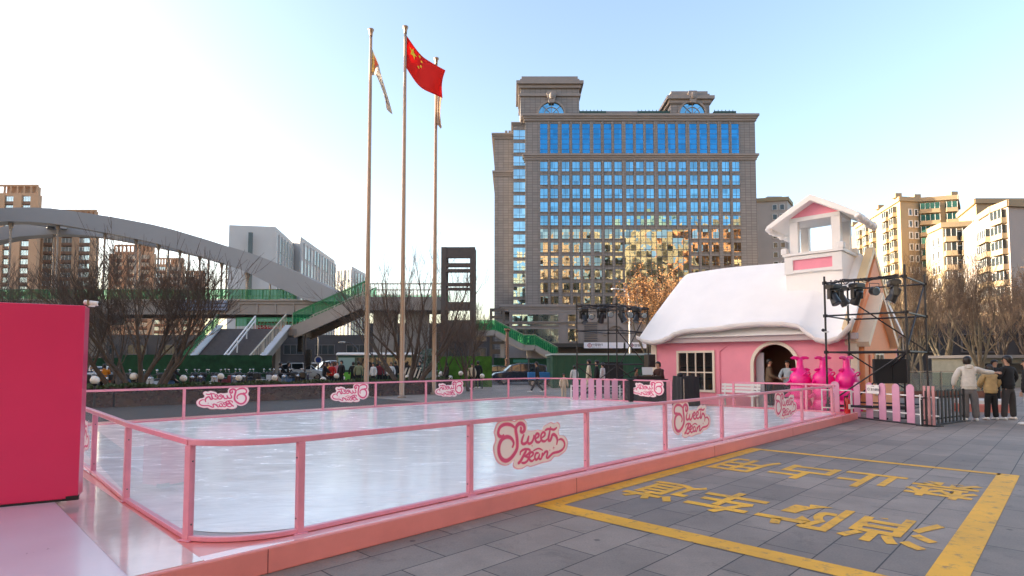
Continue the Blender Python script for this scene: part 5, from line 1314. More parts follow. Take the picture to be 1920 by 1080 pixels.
# end wall bay with its own gable, facing the picket fence
pc_, pw_, py_ = 2.15, 1.85, 0.26
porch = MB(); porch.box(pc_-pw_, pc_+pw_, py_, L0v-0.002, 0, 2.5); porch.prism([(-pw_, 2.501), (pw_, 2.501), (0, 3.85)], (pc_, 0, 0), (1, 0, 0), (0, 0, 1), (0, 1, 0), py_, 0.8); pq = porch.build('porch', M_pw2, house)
for s in (-1, 1):
    o = MB(); o.add([(pc_+s*2.25, py_-0.22, 2.32), (pc_, py_-0.22, 4.12), (pc_, 0.9, 4.12), (pc_+s*2.25, 0.75, 2.32), (pc_+s*2.10, py_-0.22, 2.16), (pc_, py_-0.22, 3.90), (pc_, 0.9, 3.90), (pc_+s*2.10, 0.75, 2.16)], [(0,1,2,3),(7,6,5,4),(0,4,5,1),(3,2,6,7),(0,3,7,4)])
    o.build('porch_roof', mat('cream snow roof', (0.84, 0.68, 0.50), 0.55, var=0.05), house)
o = MB(); x0, x1 = pc_-0.55, pc_+0.55
for (a, b, c, d) in ((x0-0.08, x0, 0.5, 1.98), (x1, x1+0.08, 0.5, 1.98), (x0, x1, 1.9, 1.98), (x0, x1, 0.5, 0.58), (pc_-0.02, pc_+0.02, 0.58, 1.9)): o.box(a, b, py_-0.05, py_, c, d)
o.box(x0, x1, py_-0.04, py_, 1.22, 1.26); w2 = o.build('window', M_cream, house); o = MB(); o.box(x0, x1, py_-0.012, py_-0.004, 0.58, 1.9); o.build('pane', M_darkglass, w2)
o = MB(); o.box(pc_-1.35, pc_-1.15, py_-0.03, py_-0.016, 0.9, 1.9); o.build('orange_banner', mat('orange banner', (0.7, 0.12, 0.03), 0.6), house)
# bell turret
tu = 1.15; tv0, tv1 = 1.05, 3.0
bx = MB(); bx.box(tu, tu+1.9, tv0, tv1, 3.6, 5.62); bt = bx.build('turret_base', M_snow, house); bevel(bt, 0.03)
o = MB(); o.box(tu-0.03, tu-0.001, 1.36, 2.70, 5.08, 5.46); o.build('pink_panel', M_pw, bt)
o = MB()
for (a, b, c, d) in ((tv0+0.0, 1.36, 4.95, 5.6), (2.70, tv1, 4.95, 5.6), (1.36, 2.70, 5.46, 5.6), (1.36, 2.70, 4.97, 5.08)): o.box(tu-0.09, tu-0.002, a, b, c, d)
o.box(tu-0.14, tu+2.0, tv0-0.06, tv1+0.06, 5.621, 5.72)
for sx in (0, 1):
    for sy in (0, 1): o.cbox(tu-0.16+sx*1.75, tu+0.06+sx*1.75, (tv0-0.1) if not sy else tv1-0.12, (tv0+0.12) if not sy else tv1+0.1, 5.72, 5.94, 0.03)
o.build('turret_trim', M_white, bt)
o = MB(); Zc0, Zc1 = 5.722, 6.93; cu0, cu1 = tu+0.1, tu+1.6; cv0, cv1 = 1.12, 2.86
for a, b in ((cu0, cu0+0.26), (cu1-0.26, cu1)):
    for c, d in ((cv0, cv0+0.30), (cv1-0.30, cv1)): o.box(a, b, c, d, Zc0, Zc1)
o.box(cu0+0.0, cu1, cv0, cv1, Zc1+0.001, Zc1+0.16)
q = o.build('turret_columns', M_white, bt); bevel(q, 0.015)
o = MB(); o.prism([(cv0+0.02, Zc1+0.162), (cv1-0.02, Zc1+0.162), ((cv0+cv1)/2, 7.56)], (0, 0, 0), (0, 1, 0), (0, 0, 1), (1, 0, 0), cu0+0.02, cu1); o.build('turret_gable', M_pw, bt)
o = MB(); cc = (cv0+cv1)/2
def turf_roof(zt_, zb_, half, th):
    pts = []
    outer = [(-half, zb_), (-half-0.04, zb_+0.12), (-half*0.5, (zt_+zb_)/2+0.10), (0, zt_), (half*0.5, (zt_+zb_)/2+0.10), (half+0.04, zb_+0.12), (half, zb_)]
    inner = [(half-0.05, zb_-0.02), (half*0.5, (zt_+zb_)/2-th+0.06), (0, zt_-th-0.03), (-half*0.5, (zt_+zb_)/2-th+0.06), (-half+0.05, zb_-0.02)]
    return outer + inner
o.prism(turf_roof(7.80, 6.72, 1.55, 0.20), (0, cc, 0), (0, 1, 0), (0, 0, 1), (1, 0, 0), cu0-0.38, cu1+0.35); q = o.build('turret_roof', M_snow, bt); bevel(q, 0.05, 3)
# fluffy lip under the turret roof edges
for s in (-1, 1):
    o = MB()
    for k in range(9): u_ = cu0-0.3+k*0.27; o.ball((u_, cc+s*1.52, 6.72-0.03*(k % 2)), (0.19, 0.12, 0.10+0.03*((k*7) % 3)), 10)
    o.build('roof_drip', M_snow, bt, smooth=True)

# dark planting ground behind the rink
o = MB(); o.add([RW(u, v, 0.003) for u, v in ((-7, 12.35), (12.2, 12.35), (12.6, 22.5), (-7, 22.5))], [(0, 1, 2, 3)])
tag(o.build('dark_paving', mat('dark damp paving', (0.036, 0.031, 0.028), 0.85, var=0.35, vscale=1.2, bump=0.2, bscale=8)), kind='structure')
# ================================================================== light towers
def steel_tower(label, pts, zt_, zs, braces, group='black scaffold light towers', r=0.026):
    t = thing('light_tower', label, 'scaffold tower', Vector(((pts[0][0]+pts[2][0])/2, (pts[0][1]+pts[2][1])/2, 0)), 0, group)
    c = t.location; loc = [Vector((p[0]-c.x, p[1]-c.y, 0)) for p in pts]
    for i, p in enumerate(loc): o = MB(); o.tube(p, p+Vector((0, 0, zt_[i])), r*1.15, n=8); o.box(p.x-0.06, p.x+0.06, p.y-0.06, p.y+0.06, 0, 0.012); [o.box(p.x-0.045, p.x+0.045, p.y-0.045, p.y+0.045, z-0.045, z+0.045) for z in zs]; o.build('upright', M_steelblack, t, smooth=False)
    for z in zs:
        for i in range(4): o = MB(); o.tube(loc[i]+Vector((0, 0, z)), loc[(i+1) % 4]+Vector((0, 0, z)), r, n=7); o.build('ledger', M_steelblack, t)
    for (i, z0, j, z1) in braces: o = MB(); o.tube(loc[i]+Vector((0, 0.03, z0)), loc[j]+Vector((0, 0.03, z1)), r*0.9, n=6); o.build('brace', M_steelblack, t)
    return t, loc
A, B, C_, D = (9.50, 17.5), (11.07, 19.0), (12.72, 17.75), (11.03, 16.15)
steel_tower('tall black scaffold light tower in front of the pink house right end', [A, B, C_, D], [4.25, 4.12, 4.35, 4.40], [0.35, 1.95, 3.05, 4.05],
   [(1, 3.75, 2, 2.0), (1, 1.95, 2, 0.4), (3, 0.4, 0, 0.36), (3, 2.0, 2, 4.0), (0, 0.4, 1, 1.9), (3, 1.95, 0, 0.4), (1, 0.3, 3, 1.9)])
LA, LB, LC, LD = (P(1082, 700, 24.6).x, 24.6), (P(1141, 700, 26.8).x, 26.8), (P(1216, 700, 26.2).x, 26.2), (P(1157, 700, 24.0).x, 24.0)
steel_tower('black scaffold light tower in front of the green site box', [LA, LB, LC, LD], [4.35, 4.2, 4.1, 4.4], [0.35, 1.55, 2.98, 4.05],
   [(0, 1.5, 3, 0.2), (3, 1.5, 2, 0.3), (0, 0.2, 2, 1.55), (3, 1.3, 2, 4.0), (3, 3.0, 2, 1.4), (0, 0.2, 3, 1.5), (3, 0.1, 2, 1.5)])
def moving_head():
    t = thing('moving_head_light', 'x', 'stage light', (0, 0, 0), 0, 'black moving head stage lights')
    o = MB(); o.cbox(-0.19, 0.19, -0.15, 0.15, -0.14, 0.0, 0.03); o.tube((-0.08, 0, 0), (-0.08, 0, 0.12), 0.02, n=6); o.tube((0.08, 0, 0), (0.08, 0, 0.12), 0.02, n=6); o.build('base', M_blackp, t)
    o = MB(); o.box(-0.19, -0.15, -0.06, 0.06, -0.46, -0.16); o.box(0.15, 0.19, -0.06, 0.06, -0.46, -0.16); o.box(-0.19, 0.19, -0.06, 0.06, -0.19, -0.145); o.build('yoke', M_blackp, t)
    o = MB(); o.M = Matrix.Translation((0, 0, -0.40)) @ Matrix.Rotation(R_(-28), 4, 'X')
    o.lathe([(0.07, 0.20), (0.115, 0.17), (0.125, 0.05), (0.12, -0.05), (0.135, -0.16), (0.14, -0.24), (0.12, -0.25)], n=18); hd = o.build('head', M_blackp, t, smooth=False)
    o = MB(); o.M = Matrix.Translation((0, 0, -0.40)) @ Matrix.Rotation(R_(-28), 4, 'X'); o.lathe([(0.11, -0.252), (0.11, -0.256)], n=18); o.build('lens', M_lens, hd)
    return t
def par_can():
    t = thing('par_light', 'x', 'stage light', (0, 0, 0), 0, 'round flood lights on the scaffold towers')
    o = MB()
    o.path([(-0.15, 0, -0.22), (-0.16, 0, -0.02), (0.16, 0, -0.02), (0.15, 0, -0.22)], 0.012, n=6); o.build('bracket', M_blackp, t)
    o = MB(); o.M = Matrix.Translation((0, 0, -0.24)) @ Matrix.Rotation(R_(8), 4, 'X'); o.lathe([(0.09, -0.13), (0.125, -0.08), (0.135, 0.06), (0.14, 0.07)], n=18, axis='y'); cn = o.build('can', M_blackp, t)
    o = MB(); o.M = Matrix.Translation((0, 0, -0.24)) @ Matrix.Rotation(R_(8), 4, 'X'); o.lathe([(0.12, 0.071), (0.10, 0.080)], n=18, axis='y'); o.build('lens', M_lens, cn)
    return t
mh = moving_head(); pr = par_can(); used = {'m': 0, 'p': 0}
def hang(kind, px, py, Y, rz, label):
    src = mh if kind == 'm' else pr
    t = src if not used[kind] else dup(src); used[kind] = 1
    p = P(px, py, Y); t.location = p; t.rotation_euler = (0, 0, R_(rz)); t['label'] = label
for a in (('m', 1562, 533, 17.6, 20, 'leftmost moving head light on the tower before the house'), ('m', 1578, 537, 18.4, 60, 'moving head light second from the left on the tower before the house'), ('m', 1606, 531, 17.2, 200, 'moving head light over the cream gable on the tower before the house'),
   ('p', 1639, 530, 16.9, 10, 'round flood light hanging between two moving heads on the right tower'), ('m', 1676, 525, 16.5, 250, 'rightmost moving head light on the tower before the house'),
   ('m', 1094, 578, 24.7, 20, 'leftmost moving head light on the tower before the green box'), ('p', 1109, 583, 24.6, 5, 'leftmost round flood light on the tower before the green box'), ('m', 1128, 577, 24.5, 200, 'moving head light second from left on the tower before the green box'),
   ('p', 1144, 579, 24.3, 5, 'middle round flood light on the tower before the green box'), ('m', 1166, 576, 24.3, 60, 'moving head light just right of the tower middle post'), ('p', 1181, 580, 24.9, 10, 'third round flood light on the tower before the green box'), ('m', 1194, 577, 25.4, 320, 'rightmost moving head light on the tower before the green box'), ('p', 1207, 582, 25.8, 12, 'last round flood light beside the snow roof on the left tower')): hang(*a)
# loose cable loops along the tower tops
def cables(label, a, b, z, n, seed):
    r = random.Random(seed); t = MB()
    a = Vector(a); b = Vector(b)
    for k in range(n):
        s = r.random()*0.8; p = a.lerp(b, s); q = a.lerp(b, min(1, s+r.uniform(.1, .35))); m1 = p.lerp(q, .5)
        pts = [p+Vector((0, 0, z+r.uniform(-.02, .06))), p.lerp(q, .25)+Vector((r.uniform(-.06, .06), r.uniform(-.06, .06), z-r.uniform(-.08, .16))), m1+Vector((0, r.uniform(-.08, .08), z-r.uniform(-.06, .2))), q+Vector((0, 0, z+.03))]
        q3 = []
        for i in range(13):
            u = i/12; q3.append(pts[0]*(1-u)**3+pts[1]*3*u*(1-u)**2+pts[2]*3*u*u*(1-u)+pts[3]*u**3)
        t.path(q3, 0.011, n=5)
    return tag(t.build('cable_bundle', M_blackp), label, 'cables')
cables('tangle of black cables along the top bar of the right light tower', (A[0], A[1], 0), (D[0], D[1], 0), 4.07, 26, 3); cables('tangle of black cables along the top bar of the left light tower', (LA[0], LA[1], 0), (LC[0], LC[1], 0), 4.10, 40, 4)
pk = P(1545, 619, 17.4); t = thing('clamp_camera', 'small camera clamped on the left upright of the right light tower', 'camera', pk, 0.2)
o = MB(); o.ball((-0.03, 0, 0), 0.05, 12); o.build('dome', M_blackp, t, smooth=True); o = MB(); o.box(0.0, 0.14, -0.03, 0.03, -0.07, -0.03); o.build('bracket', M_white, t)

# screen panels behind the fence on the right tower
t = thing('led_screen', 'black twin panel screen on a stand inside the right light tower', 'screen', (P(1672, 720, 16.9).x, 16.9, 0), R_(4))
w = 0.55; z0 = P(1672, 719, 16.9).z; z1 = P(1672, 673, 16.9).z
for s in (-1, 1): o = MB(); o.cbox(s*w/2-w/2+0.008, s*w/2+w/2-0.008, -0.05, 0.05, z0, z1, 0.01); o.build('panel', M_black, t)
for s in (-0.4, 0.4): o = MB(); o.tube((s, 0, 0), (s, 0, z0), 0.025, n=8); o.tube((s-0.25, 0, 0.02), (s+0.25, 0, 0.02), 0.02, n=6); o.tube((s, -0.3, 0.02), (s, 0.3, 0.02), 0.02, n=6); o.build('stand', M_steelblack, t)

# ================================================================== fences near the right corner
M_pkf = mat('pink picket paint', (0.66, 0.32, 0.45), 0.45, var=0.05, vscale=3)
def picket_fence(label, a, b, n, pw, h, m, rails=(0.25, 0.72), postm=None, name='picket_fence', ends=True, round_=True, jit=0, z0=0.03):
    a = Vector((a[0], a[1], 0)); b = Vector((b[0], b[1], 0)); d = b-a; L = d.length
    t = thing(name, label, 'fence', a, math.atan2(d.y, d.x), None)
    r = random.Random(5)
    for k in range(n):
        x = L*(k+0.5)/n; o = MB(); tl_ = r.uniform(-jit, jit)
        pl = [(-pw/2, 0), (pw/2, 0), (pw/2, h-pw/2)] + ([(pw/2*math.cos(math.pi*j/10), h-pw/2+pw/2*math.sin(math.pi*j/10)) for j in range(1, 10)] if round_ else [(pw/2, h), (-pw/2, h)]) + [(-pw/2, h-pw/2)]
        o.prism([(p[0]+tl_*p[1], p[1]) for p in pl], (x, 0, z0), (1, 0, 0), (0, 0, 1), (0, 1, 0), -0.03, -0.008); q = o.build('picket', m, t); bevel(q, 0.003, 1)
    for z in rails: o = MB(); o.box(-0.05, L+0.05, 0.0, 0.03, h*z, h*z+0.035); o.build('rail', postm or M_white, t)
    if ends:
        for x in (-0.05, L+0.02): o = MB(); o.box(x, x+0.04, 0.0, 0.04, 0, h*0.78); o.build('post', postm or M_white, t)
    o = MB(); o.box(-0.05, L+0.05, -0.12, 0.16, 0, 0.02); o.build('foot', M_steelblack, t)
    return t
f0, f1 = G(1598, 782), G(1724, 797)
picket_fence('pink picket fence with white rails in front of the right light tower', (f0.x, f0.y), (f1.x, f1.y), 5, 0.235, 1.03, M_pkf)
p1 = RW(16.42, 0.30); q = MB(); pl = [(-0.11, 0), (0.11, 0), (0.11, 0.78)] + [(0.11*math.cos(math.pi*j/10), 0.78+0.11*math.sin(math.pi*j/10)) for j in range(1, 10)] + [(-0.11, 0.78)]
pp = thing('single_picket', 'single pink round topped picket beside the fire extinguisher', 'fence', (p1.x, p1.y, 0.2), R_(-40)); q.prism(pl, (0, 0, 0), (1, 0, 0), (0, 0, 1), (0, 1, 0), -0.01, 0.015); bevel(q.build('picket', M_pkf, pp), 0.003, 1)
q = MB(); q.box(-0.35, 0.4, 0.016, 0.04, 0.1, 0.13); q.box(-0.35, 0.4, 0.016, 0.04, 0.62, 0.65); q.box(-0.37, -0.34, 0.015, 0.045, 0, 0.66); q.build('rail', M_white, pp)
g0, g1, g2 = (f1.x+0.10, f1.y-0.02), G(1757, 800), G(1811, 789)
picket_fence('short pink wooden picket run seen end on beside the black pickets', g0, (g1.x, g1.y), 3, 0.07, 1.0, mat('salmon picket paint', (0.55, 0.27, 0.27), 0.6, var=0.1), ends=False, round_=False, jit=0.01)
picket_fence('low black painted picket fence beside the white puffer jacket woman', (g1.x-0.28, g1.y+0.08), (g2.x-0.02, g2.y), 11, 0.10, 0.88, mat('black picket paint', (0.015, 0.015, 0.016), 0.5, var=0.2), rails=(0.15, 0.8), postm=M_steelblack, round_=False, jit=0.02)
# fence further left behind the rink, seen through the glass
f2, f3 = RW(16.6, 8.9), RW(17.0, 6.6)
picket_fence('pink picket fence seen through the right barrier in front of the left light tower', (P(1072, 700, 22.3).x, 22.3), (P(1160, 700, 22.0).x, 22.0), 6, 0.22, 1.0, M_pkf)
# white notice on the fence
sp = P(1637, 731, G(1637, 787).y-0.05)
nb = thing('notice_board', 'small white notice with black characters tied to the pink picket fence', 'sign', (sp.x, sp.y, 0.86), math.atan2(f1.y-f0.y, f1.x-f0.x))
o = MB(); o.box(-0.215, 0.215, -0.018, -0.008, -0.11, 0.14); o.build('panel', M_white, nb)
for s, hh, zz_, x0 in (('请勿翻越', 0.075, -0.03, -0.07), ('小心碰撞', 0.028, 0.09, -0.06)):
    vs, fs, asp = text_mesh(s, 0.015); o = MB(); o.add([(x0+x*hh*asp, -0.0195, zz_+y*hh) for x, y in vs], fs); o.build('lettering', MATS['sign black'], nb, fix=False)
o = MB(); rg = [(0.04*math.cos(math.pi*k/12), 0.04*math.sin(math.pi*k/12)) for k in range(25)] + [(0.032*math.cos(math.pi*k/12), 0.032*math.sin(math.pi*k/12)) for k in range(24, -1, -1)]
o.prism(rg, (-0.14, 0, 0.01), (1, 0, 0), (0, 0, 1), (0, 1, 0), -0.021, -0.018); o.beam((-0.165, -0.0196, 0.035), (-0.115, -0.0196, -0.015), 0.008, 0.003); o.build('symbol', MATS['sign black'], nb)
# fire extinguisher on the platform
e = RW(16.25, -0.05, 0.2); fx = thing('fire_extinguisher', 'red fire extinguisher standing at the right end of the rink platform', 'fire extinguisher', e, 0.3)
o = MB(); o.lathe([(0.072, 0), (0.08, 0.02), (0.08, 0.34), (0.065, 0.40), (0.025, 0.43), (0.025, 0.45)], n=20); smooth_by_angle(o.build('cylinder', mat('extinguisher red', (0.5, 0.01, 0.01), 0.25, coat=0.4), fx))
o = MB(); o.box(-0.03, 0.03, -0.02, 0.02, 0.45, 0.49); o.beam((0, 0, 0.48), (0.12, 0, 0.52), 0.025, 0.01); o.beam((0, 0, 0.50), (0.11, 0, 0.57), 0.025, 0.01); o.build('handle', M_blackp, fx)
o = MB(); o.path([(-0.02, 0, 0.46), (-0.10, -0.02, 0.48), (-0.13, -0.03, 0.38), (-0.10, -0.04, 0.12)], 0.012, n=7); o.build('hose', M_rubber, fx)
o = MB(); o.box(-0.04, 0.04, -0.0815, -0.078, 0.12, 0.26); o.build('paper_label', M_white, fx)

# ================================================================== skating aids: whales stacked tail up
M_hot = mat('hot pink plastic', (0.85, 0.006, 0.24), 0.38, coat=0.15)
def whale():
    t = thing('whale_skating_aid', 'x', 'skating aid', (0, 0, 0), 0, 'stacked hot pink whale skating aids')
    o = MB(); R = [(0.02, 0.0), (0.24, 0.02), (0.33, 0.14), (0.35, 0.30), (0.31, 0.46), (0.20, 0.58), (0.125, 0.68), (0.10, 0.82), (0.10, 0.95), (0.06, 0.99)]
    o.lathe(R, n=20); b = o.build('body', M_hot, t, smooth=True)
    o = MB()
    for s in (-1, 1):
        pts = [(0.0, -0.02), (0.08, 0.02), (0.18, 0.06), (0.30, 0.06), (0.36, 0.11), (0.24, 0.165), (0.10, 0.16), (0.04, 0.13), (0.0, 0.12)]
        o.prism([(s*a, 0.90+b_) for a, b_ in pts], (0, 0, 0), (1, 0, 0), (0, 0, 1), (0, 1, 0), -0.035, 0.035)
    f_ = o.build('tail_fluke', M_hot, t); bevel(f_, 0.02, 2)
    o = MB(); o.path([(-0.10, -0.24, 0.42), (-0.11, -0.36, 0.50), (-0.05, -0.39, 0.56), (0.05, -0.39, 0.56), (0.11, -0.36, 0.50), (0.10, -0.24, 0.42)], 0.022, n=8); o.build('handle', M_hot, t, smooth=True)
    for s in (-1, 1): o = MB(); o.prism([(0, 0), (0.22, -0.06), (0.25, 0.0), (0.08, 0.12)], (s*0.31, 0, 0.18), (s, 0, 0), (0, 0, 1), (0, 1, 0), -0.02, 0.02); o.build('flipper', M_hot, t)
    return t
wsrc = whale(); first = True
wl = {0: 'left', 1: 'middle', 2: 'right'}
for ci, (u, v) in enumerate(((17.6, 1.62), (17.65, 0.95), (17.7, 0.30))):
    for k, z in enumerate((0.0, 0.40, 0.78)):
        w = wsrc if first else dup(wsrc); first = False
        p = RW(u, v, z); w.location = p; w.rotation_euler = (0, 0, R_(8*ci-4)+k*0.12); w.scale = (0.95, 0.95, 1.0)
        w['label'] = 'hot pink whale skating aid, %s of the %s stack before the house' % (('bottom one', 'middle one', 'topmost')[k], wl[ci])

# ================================================================== bench, cases, dj desk
bn_ = RT('bench', 'white slatted bench against the pink house left of the doorway', 'bench', 18.5, 4.15, 0.0, rz=R_(-90))
for k in range(4): o = MB(); o.box(-0.72, 0.72, 0.0+k*0.11, 0.09+k*0.11, 0.42, 0.445); o.build('seat_slat', M_white, bn_)
for k in range(3): o = MB(); o.box(-0.72, 0.72, 0.46+k*0.012, 0.48+k*0.012, 0.52+k*0.12, 0.61+k*0.12); o.build('back_slat', M_white, bn_)
for s in (-0.6, 0.6): o = MB(); o.beam((s, 0.02, 0), (s, 0.05, 0.42), 0.05, 0.05); o.beam((s, 0.5, 0), (s, 0.46, 0.44), 0.05, 0.05); o.beam((s, 0.47, 0.44), (s, 0.52, 0.86), 0.04, 0.04); o.beam((s, 0, 0.40), (s, 0.5, 0.40), 0.04, 0.04); o.build('leg_frame', M_white, bn_)
p = P(1286, 740, 19.3); t = thing('covered_equipment', 'black cloth covered equipment case in front of the house window', 'equipment case', (p.x, 19.3, 0), R_(20))
o = MB(); r = random.Random(4); n = 24; vs = []
for z, s in ((0.0, 1.04), (0.5, 1.0), (1.0, 0.97), (1.18, 0.93)):
    for k in range(n):
        a = 2*math.pi*k/n; c_, s_ = math.cos(a), math.sin(a); q_ = max(abs(c_), abs(s_)); vs.append((0.36*c_/q_*s+0.015*math.sin(a*9), 0.28*s_/q_*s+0.015*math.cos(a*7), z+0.02*math.sin(a*3)))
o.add(vs, [(i*n+k, i*n+(k+1) % n, (i+1)*n+(k+1) % n, (i+1)*n+k) for i in range(3) for k in range(n)] + [tuple(3*n+k for k in range(n))]); o.build('cloth_cover', M_black, t)
o = MB(); o.ball((-0.22, 0, 1.22), (0.10, 0.09, 0.07), 12); o.tube((-0.30, -0.3, 0), (-0.30, -0.3, 1.1), 0.012, n=6, mi=1); o.build('bundle', [M_black, M_chrome], t)
dj = thing('dj_desk', 'black dj desk with a glowing laptop beside the left corner of the house', 'desk', (P(1212, 720, 21.5).x, 21.5, 0), R_(8))
o = MB(); o.box(-0.75, 0.65, -0.3, 0.35, 0, 1.0); o.box(-0.8, 0.7, -0.34, 0.4, 1.0, 1.03); o.build('desk_body', M_black, dj)
o = MB(); o.box(-0.45, 0.5, -0.2, 0.25, 1.03, 1.14)
for k in range(10): o.tube((-0.4+k*0.09, 0.0, 1.14), (-0.4+k*0.09, 0.0, 1.165), 0.015, n=8)
o.build('mixer', M_blackp, dj)
lt = thing('laptop', 'open laptop with pale screen lid standing on the dj desk', 'laptop', (P(1212, 700, 21.5).x, 21.45, 1.14), R_(5))
o = MB(); o.box(-0.19, 0.19, -0.14, 0.12, 0.0, 0.015); o.build('keyboard_base', M_chrome, lt)
o = MB(); o.M = Matrix.Rotation(R_(-14), 4, 'X'); o.box(-0.2, 0.2, -0.135, -0.125, 0.015, 0.30); o.build('lid', mat('silver laptop lid', (0.45, 0.52, 0.58), 0.35, metal=0.3), lt)
sp_ = thing('speaker', 'black box speaker on a tripod left of the house corner', 'speaker', (P(1222, 690, 22).x, 22.3, 0), 0.4)
o = MB(); o.cbox(-0.17, 0.17, -0.15, 0.15, 1.45, 1.95, 0.02); o.lathe([(0.11, 0.151), (0.10, 0.16)], c=(0, 0, 1.62), n=16, axis='y'); o.build('cabinet', M_blackp, sp_)
o = MB(); o.tube((0, 0, 0.3), (0, 0, 1.45), 0.02, n=8); [o.tube((0, 0, 0.6), (0.4*math.cos(a), 0.4*math.sin(a), 0), 0.014, n=6) for a in (0, 2.1, 4.2)]; o.build('tripod', M_steelblack, sp_)
fc = thing('flight_case', 'black upright flight case standing beside the left light tower', 'flight case', (P(1205, 700, 23).x, 23.0, 0), 0.1)
o = MB(); o.cbox(-0.45, 0.45, -0.3, 0.3, 0.08, 0.95, 0.02); o.build('case_body', M_black, fc)
o = MB()
for s in (-1, 1):
    for z in (0.3, 0.75): o.box(s*0.36-0.05, s*0.36+0.05, -0.312, -0.3, z-0.04, z+0.04)
    o.lathe([(0.05, -0.02), (0.05, 0.02)], c=(s*0.35, 0.2, 0.05), n=10, axis='x'); o.lathe([(0.05, -0.02), (0.05, 0.02)], c=(s*0.35, -0.2, 0.05), n=10, axis='x')
o.build('latches_and_castors', M_chrome, fc)
# pale kiosk wall and planter far right
t = thing('low_pavilion', 'low pale grey pavilion wall beyond the people at the right', 'pavilion', (P(1885, 700, 38).x, 38, 0))
zt_ = P(1885, 667, 38).z; o = MB(); o.box(-1.9, 6, 0, 4, 0, zt_-0.15); o.build('wall', mat('pale grey green wall', (0.22, 0.23, 0.19), 0.7, var=0.15), t); o = MB(); o.box(-2.1, 6.2, -0.3, 4.2, zt_-0.148, zt_+0.05); o.build('roof_slab', M_concrete, t)
o = MB()
for k in range(5): o.box(-1.3+k*1.4, -0.2+k*1.4, -0.05, 0.0, 0.9, zt_-0.5)
o.build('window', M_darkglass, t)
t = thing('glass_balustrade', 'low glass and brick balustrade beyond the black pickets', 'balustrade', (P(1795, 740, 27).x, 27, 0)); o = MB(); o.box(-2.6, 2.3, 0, 0.3, 0, 0.30); o.build('brick_plinth', mat('red brick plinth', (0.22, 0.10, 0.07), 0.8, var=0.2), t)
o = MB(); o.box(-2.6, 2.3, 0.12, 0.14, 0.30, 1.15); o.build('glass', glassy('greenish glass', (0.6, 0.7, 0.62), 0.15, 0.05, 0.2), t); o = MB(); [o.box(-2.6+k*0.98-0.02, -2.6+k*0.98+0.02, 0.08, 0.18, 0.30, 1.2) for k in range(6)]; o.box(-2.6, 2.3, 0.1, 0.16, 1.2, 1.24); o.build('rail', M_chrome, t)
t = thing('planter_block', 'low pink and white block on the ground behind the white puffer jacket woman', 'planter', (P(1840, 770, 19.5).x, 19.5, 0), R_(-25)); o = MB(); o.cbox(-0.75, 0.75, -0.3, 0.3, 0, 0.26, 0.04); o.build('base', mat('salmon block', (0.6, 0.22, 0.18), 0.5), t); o = MB(); o.cbox(-0.7, 0.7, -0.26, 0.26, 0.261, 0.42, 0.05); o.build('top', M_white, t)
t = thing('planter_urn', 'grey green spherical urn with a clipped shrub left of the right flagpole', 'planter', (P(804, 708, 33).x, 33, 0)); o = MB(); o.lathe([(0.25, 0), (0.42, 0.15), (0.52, 0.5), (0.5, 0.8), (0.36, 1.05), (0.3, 1.1)], n=20); o.build('urn', mat('grey green stone', (0.16, 0.20, 0.19), 0.6, var=0.1), t, smooth=True)
o = MB(); r = random.Random(8)
for k in range(500): c = Vector((r.gauss(0, .22), r.gauss(0, .22), 1.65+r.uniform(-.6, .75))); v = Vector((r.uniform(-1, 1), r.uniform(-1, 1), r.uniform(-1, 1))).normalized()*0.07; u_ = v.orthogonal()*0.7; o.add([c-v, c+u_, c+v, c-u_], [(0, 1, 2, 3)])
o.build('shrub', leafmat('grey green leaves', (0.10, 0.16, 0.12), (0.2, 0.26, 0.22)), t, fix=False)
t = thing('hazard_board', 'black and cream diagonal striped warning board behind the middle flagpole', 'warning board', (P(775, 700, 36).x, 36, 0)); o = MB(); zb0, zb1 = P(775, 712, 36).z, P(775, 689, 36).z; o.box(-0.75, 0.75, 0, 0.05, zb0, zb1)
for k in range(7): x = -0.72+k*0.22; o.prism([(x, zb0+0.01), (x+0.1, zb0+0.01), (min(x+0.36, 0.74), zb1-0.01), (min(x+0.26, 0.73), zb1-0.01)], (0, 0, 0), (1, 0, 0), (0, 0, 1), (0, 1, 0), -0.004, 0.0, 1)
o.build('board', [M_black, M_cream], t); o = MB(); [o.tube((s, 0.06, 0), (s, 0.06, zb1), 0.03, n=6) for s in (-0.6, 0.6)]; o.build('legs', M_frame, t)

# ================================================================== street furniture
t = thing('traffic_light', 'dark traffic signal with its arm seen under the staircase', 'traffic light', (P(566, 700, 50).x, 50, -0.1)); zA = P(560, 640, 50).z
o = MB(); o.tube((0.25, 0, 0), (0.25, 0, zA+0.7), 0.08, n=8); o.build('pole', M_frame, t)
for k, (x, z) in enumerate(((-0.15, zA-0.2), (0.6, zA-1.35))): o = MB(); o.cbox(x-0.2, x+0.2, -0.2, 0.1, z-0.6, z+0.75, 0.03); [o.lathe([(0.13, 0.2), (0.15, 0.28)], c=(x, 0, z-0.35+j*0.43), n=12, axis='y') for j in range(3)]; o.build('signal_head', M_blackp, t)
def lamp_post(label, px, pyt, Y):
    p = P(px, pyt, Y); t = thing('street_lamp', label, 'street lamp', (p.x, Y, -0.1), 0, 'street lamps'); H = p.z
    o = MB(); o.path([(0, 0, 0), (0, 0, H-1.5), (-0.15, 0, H-0.6), (-0.7, 0, H-0.1), (-1.4, 0, H)], [0.12, 0.09, 0.08, 0.06, 0.05], n=8); o.build('pole', M_frame if px < 900 else M_white, t, smooth=True); o = MB(); o.ball((-1.7, 0, H), (0.42, 0.16, 0.1), 10); o.build('lamp_head', M_white, t, smooth=True)
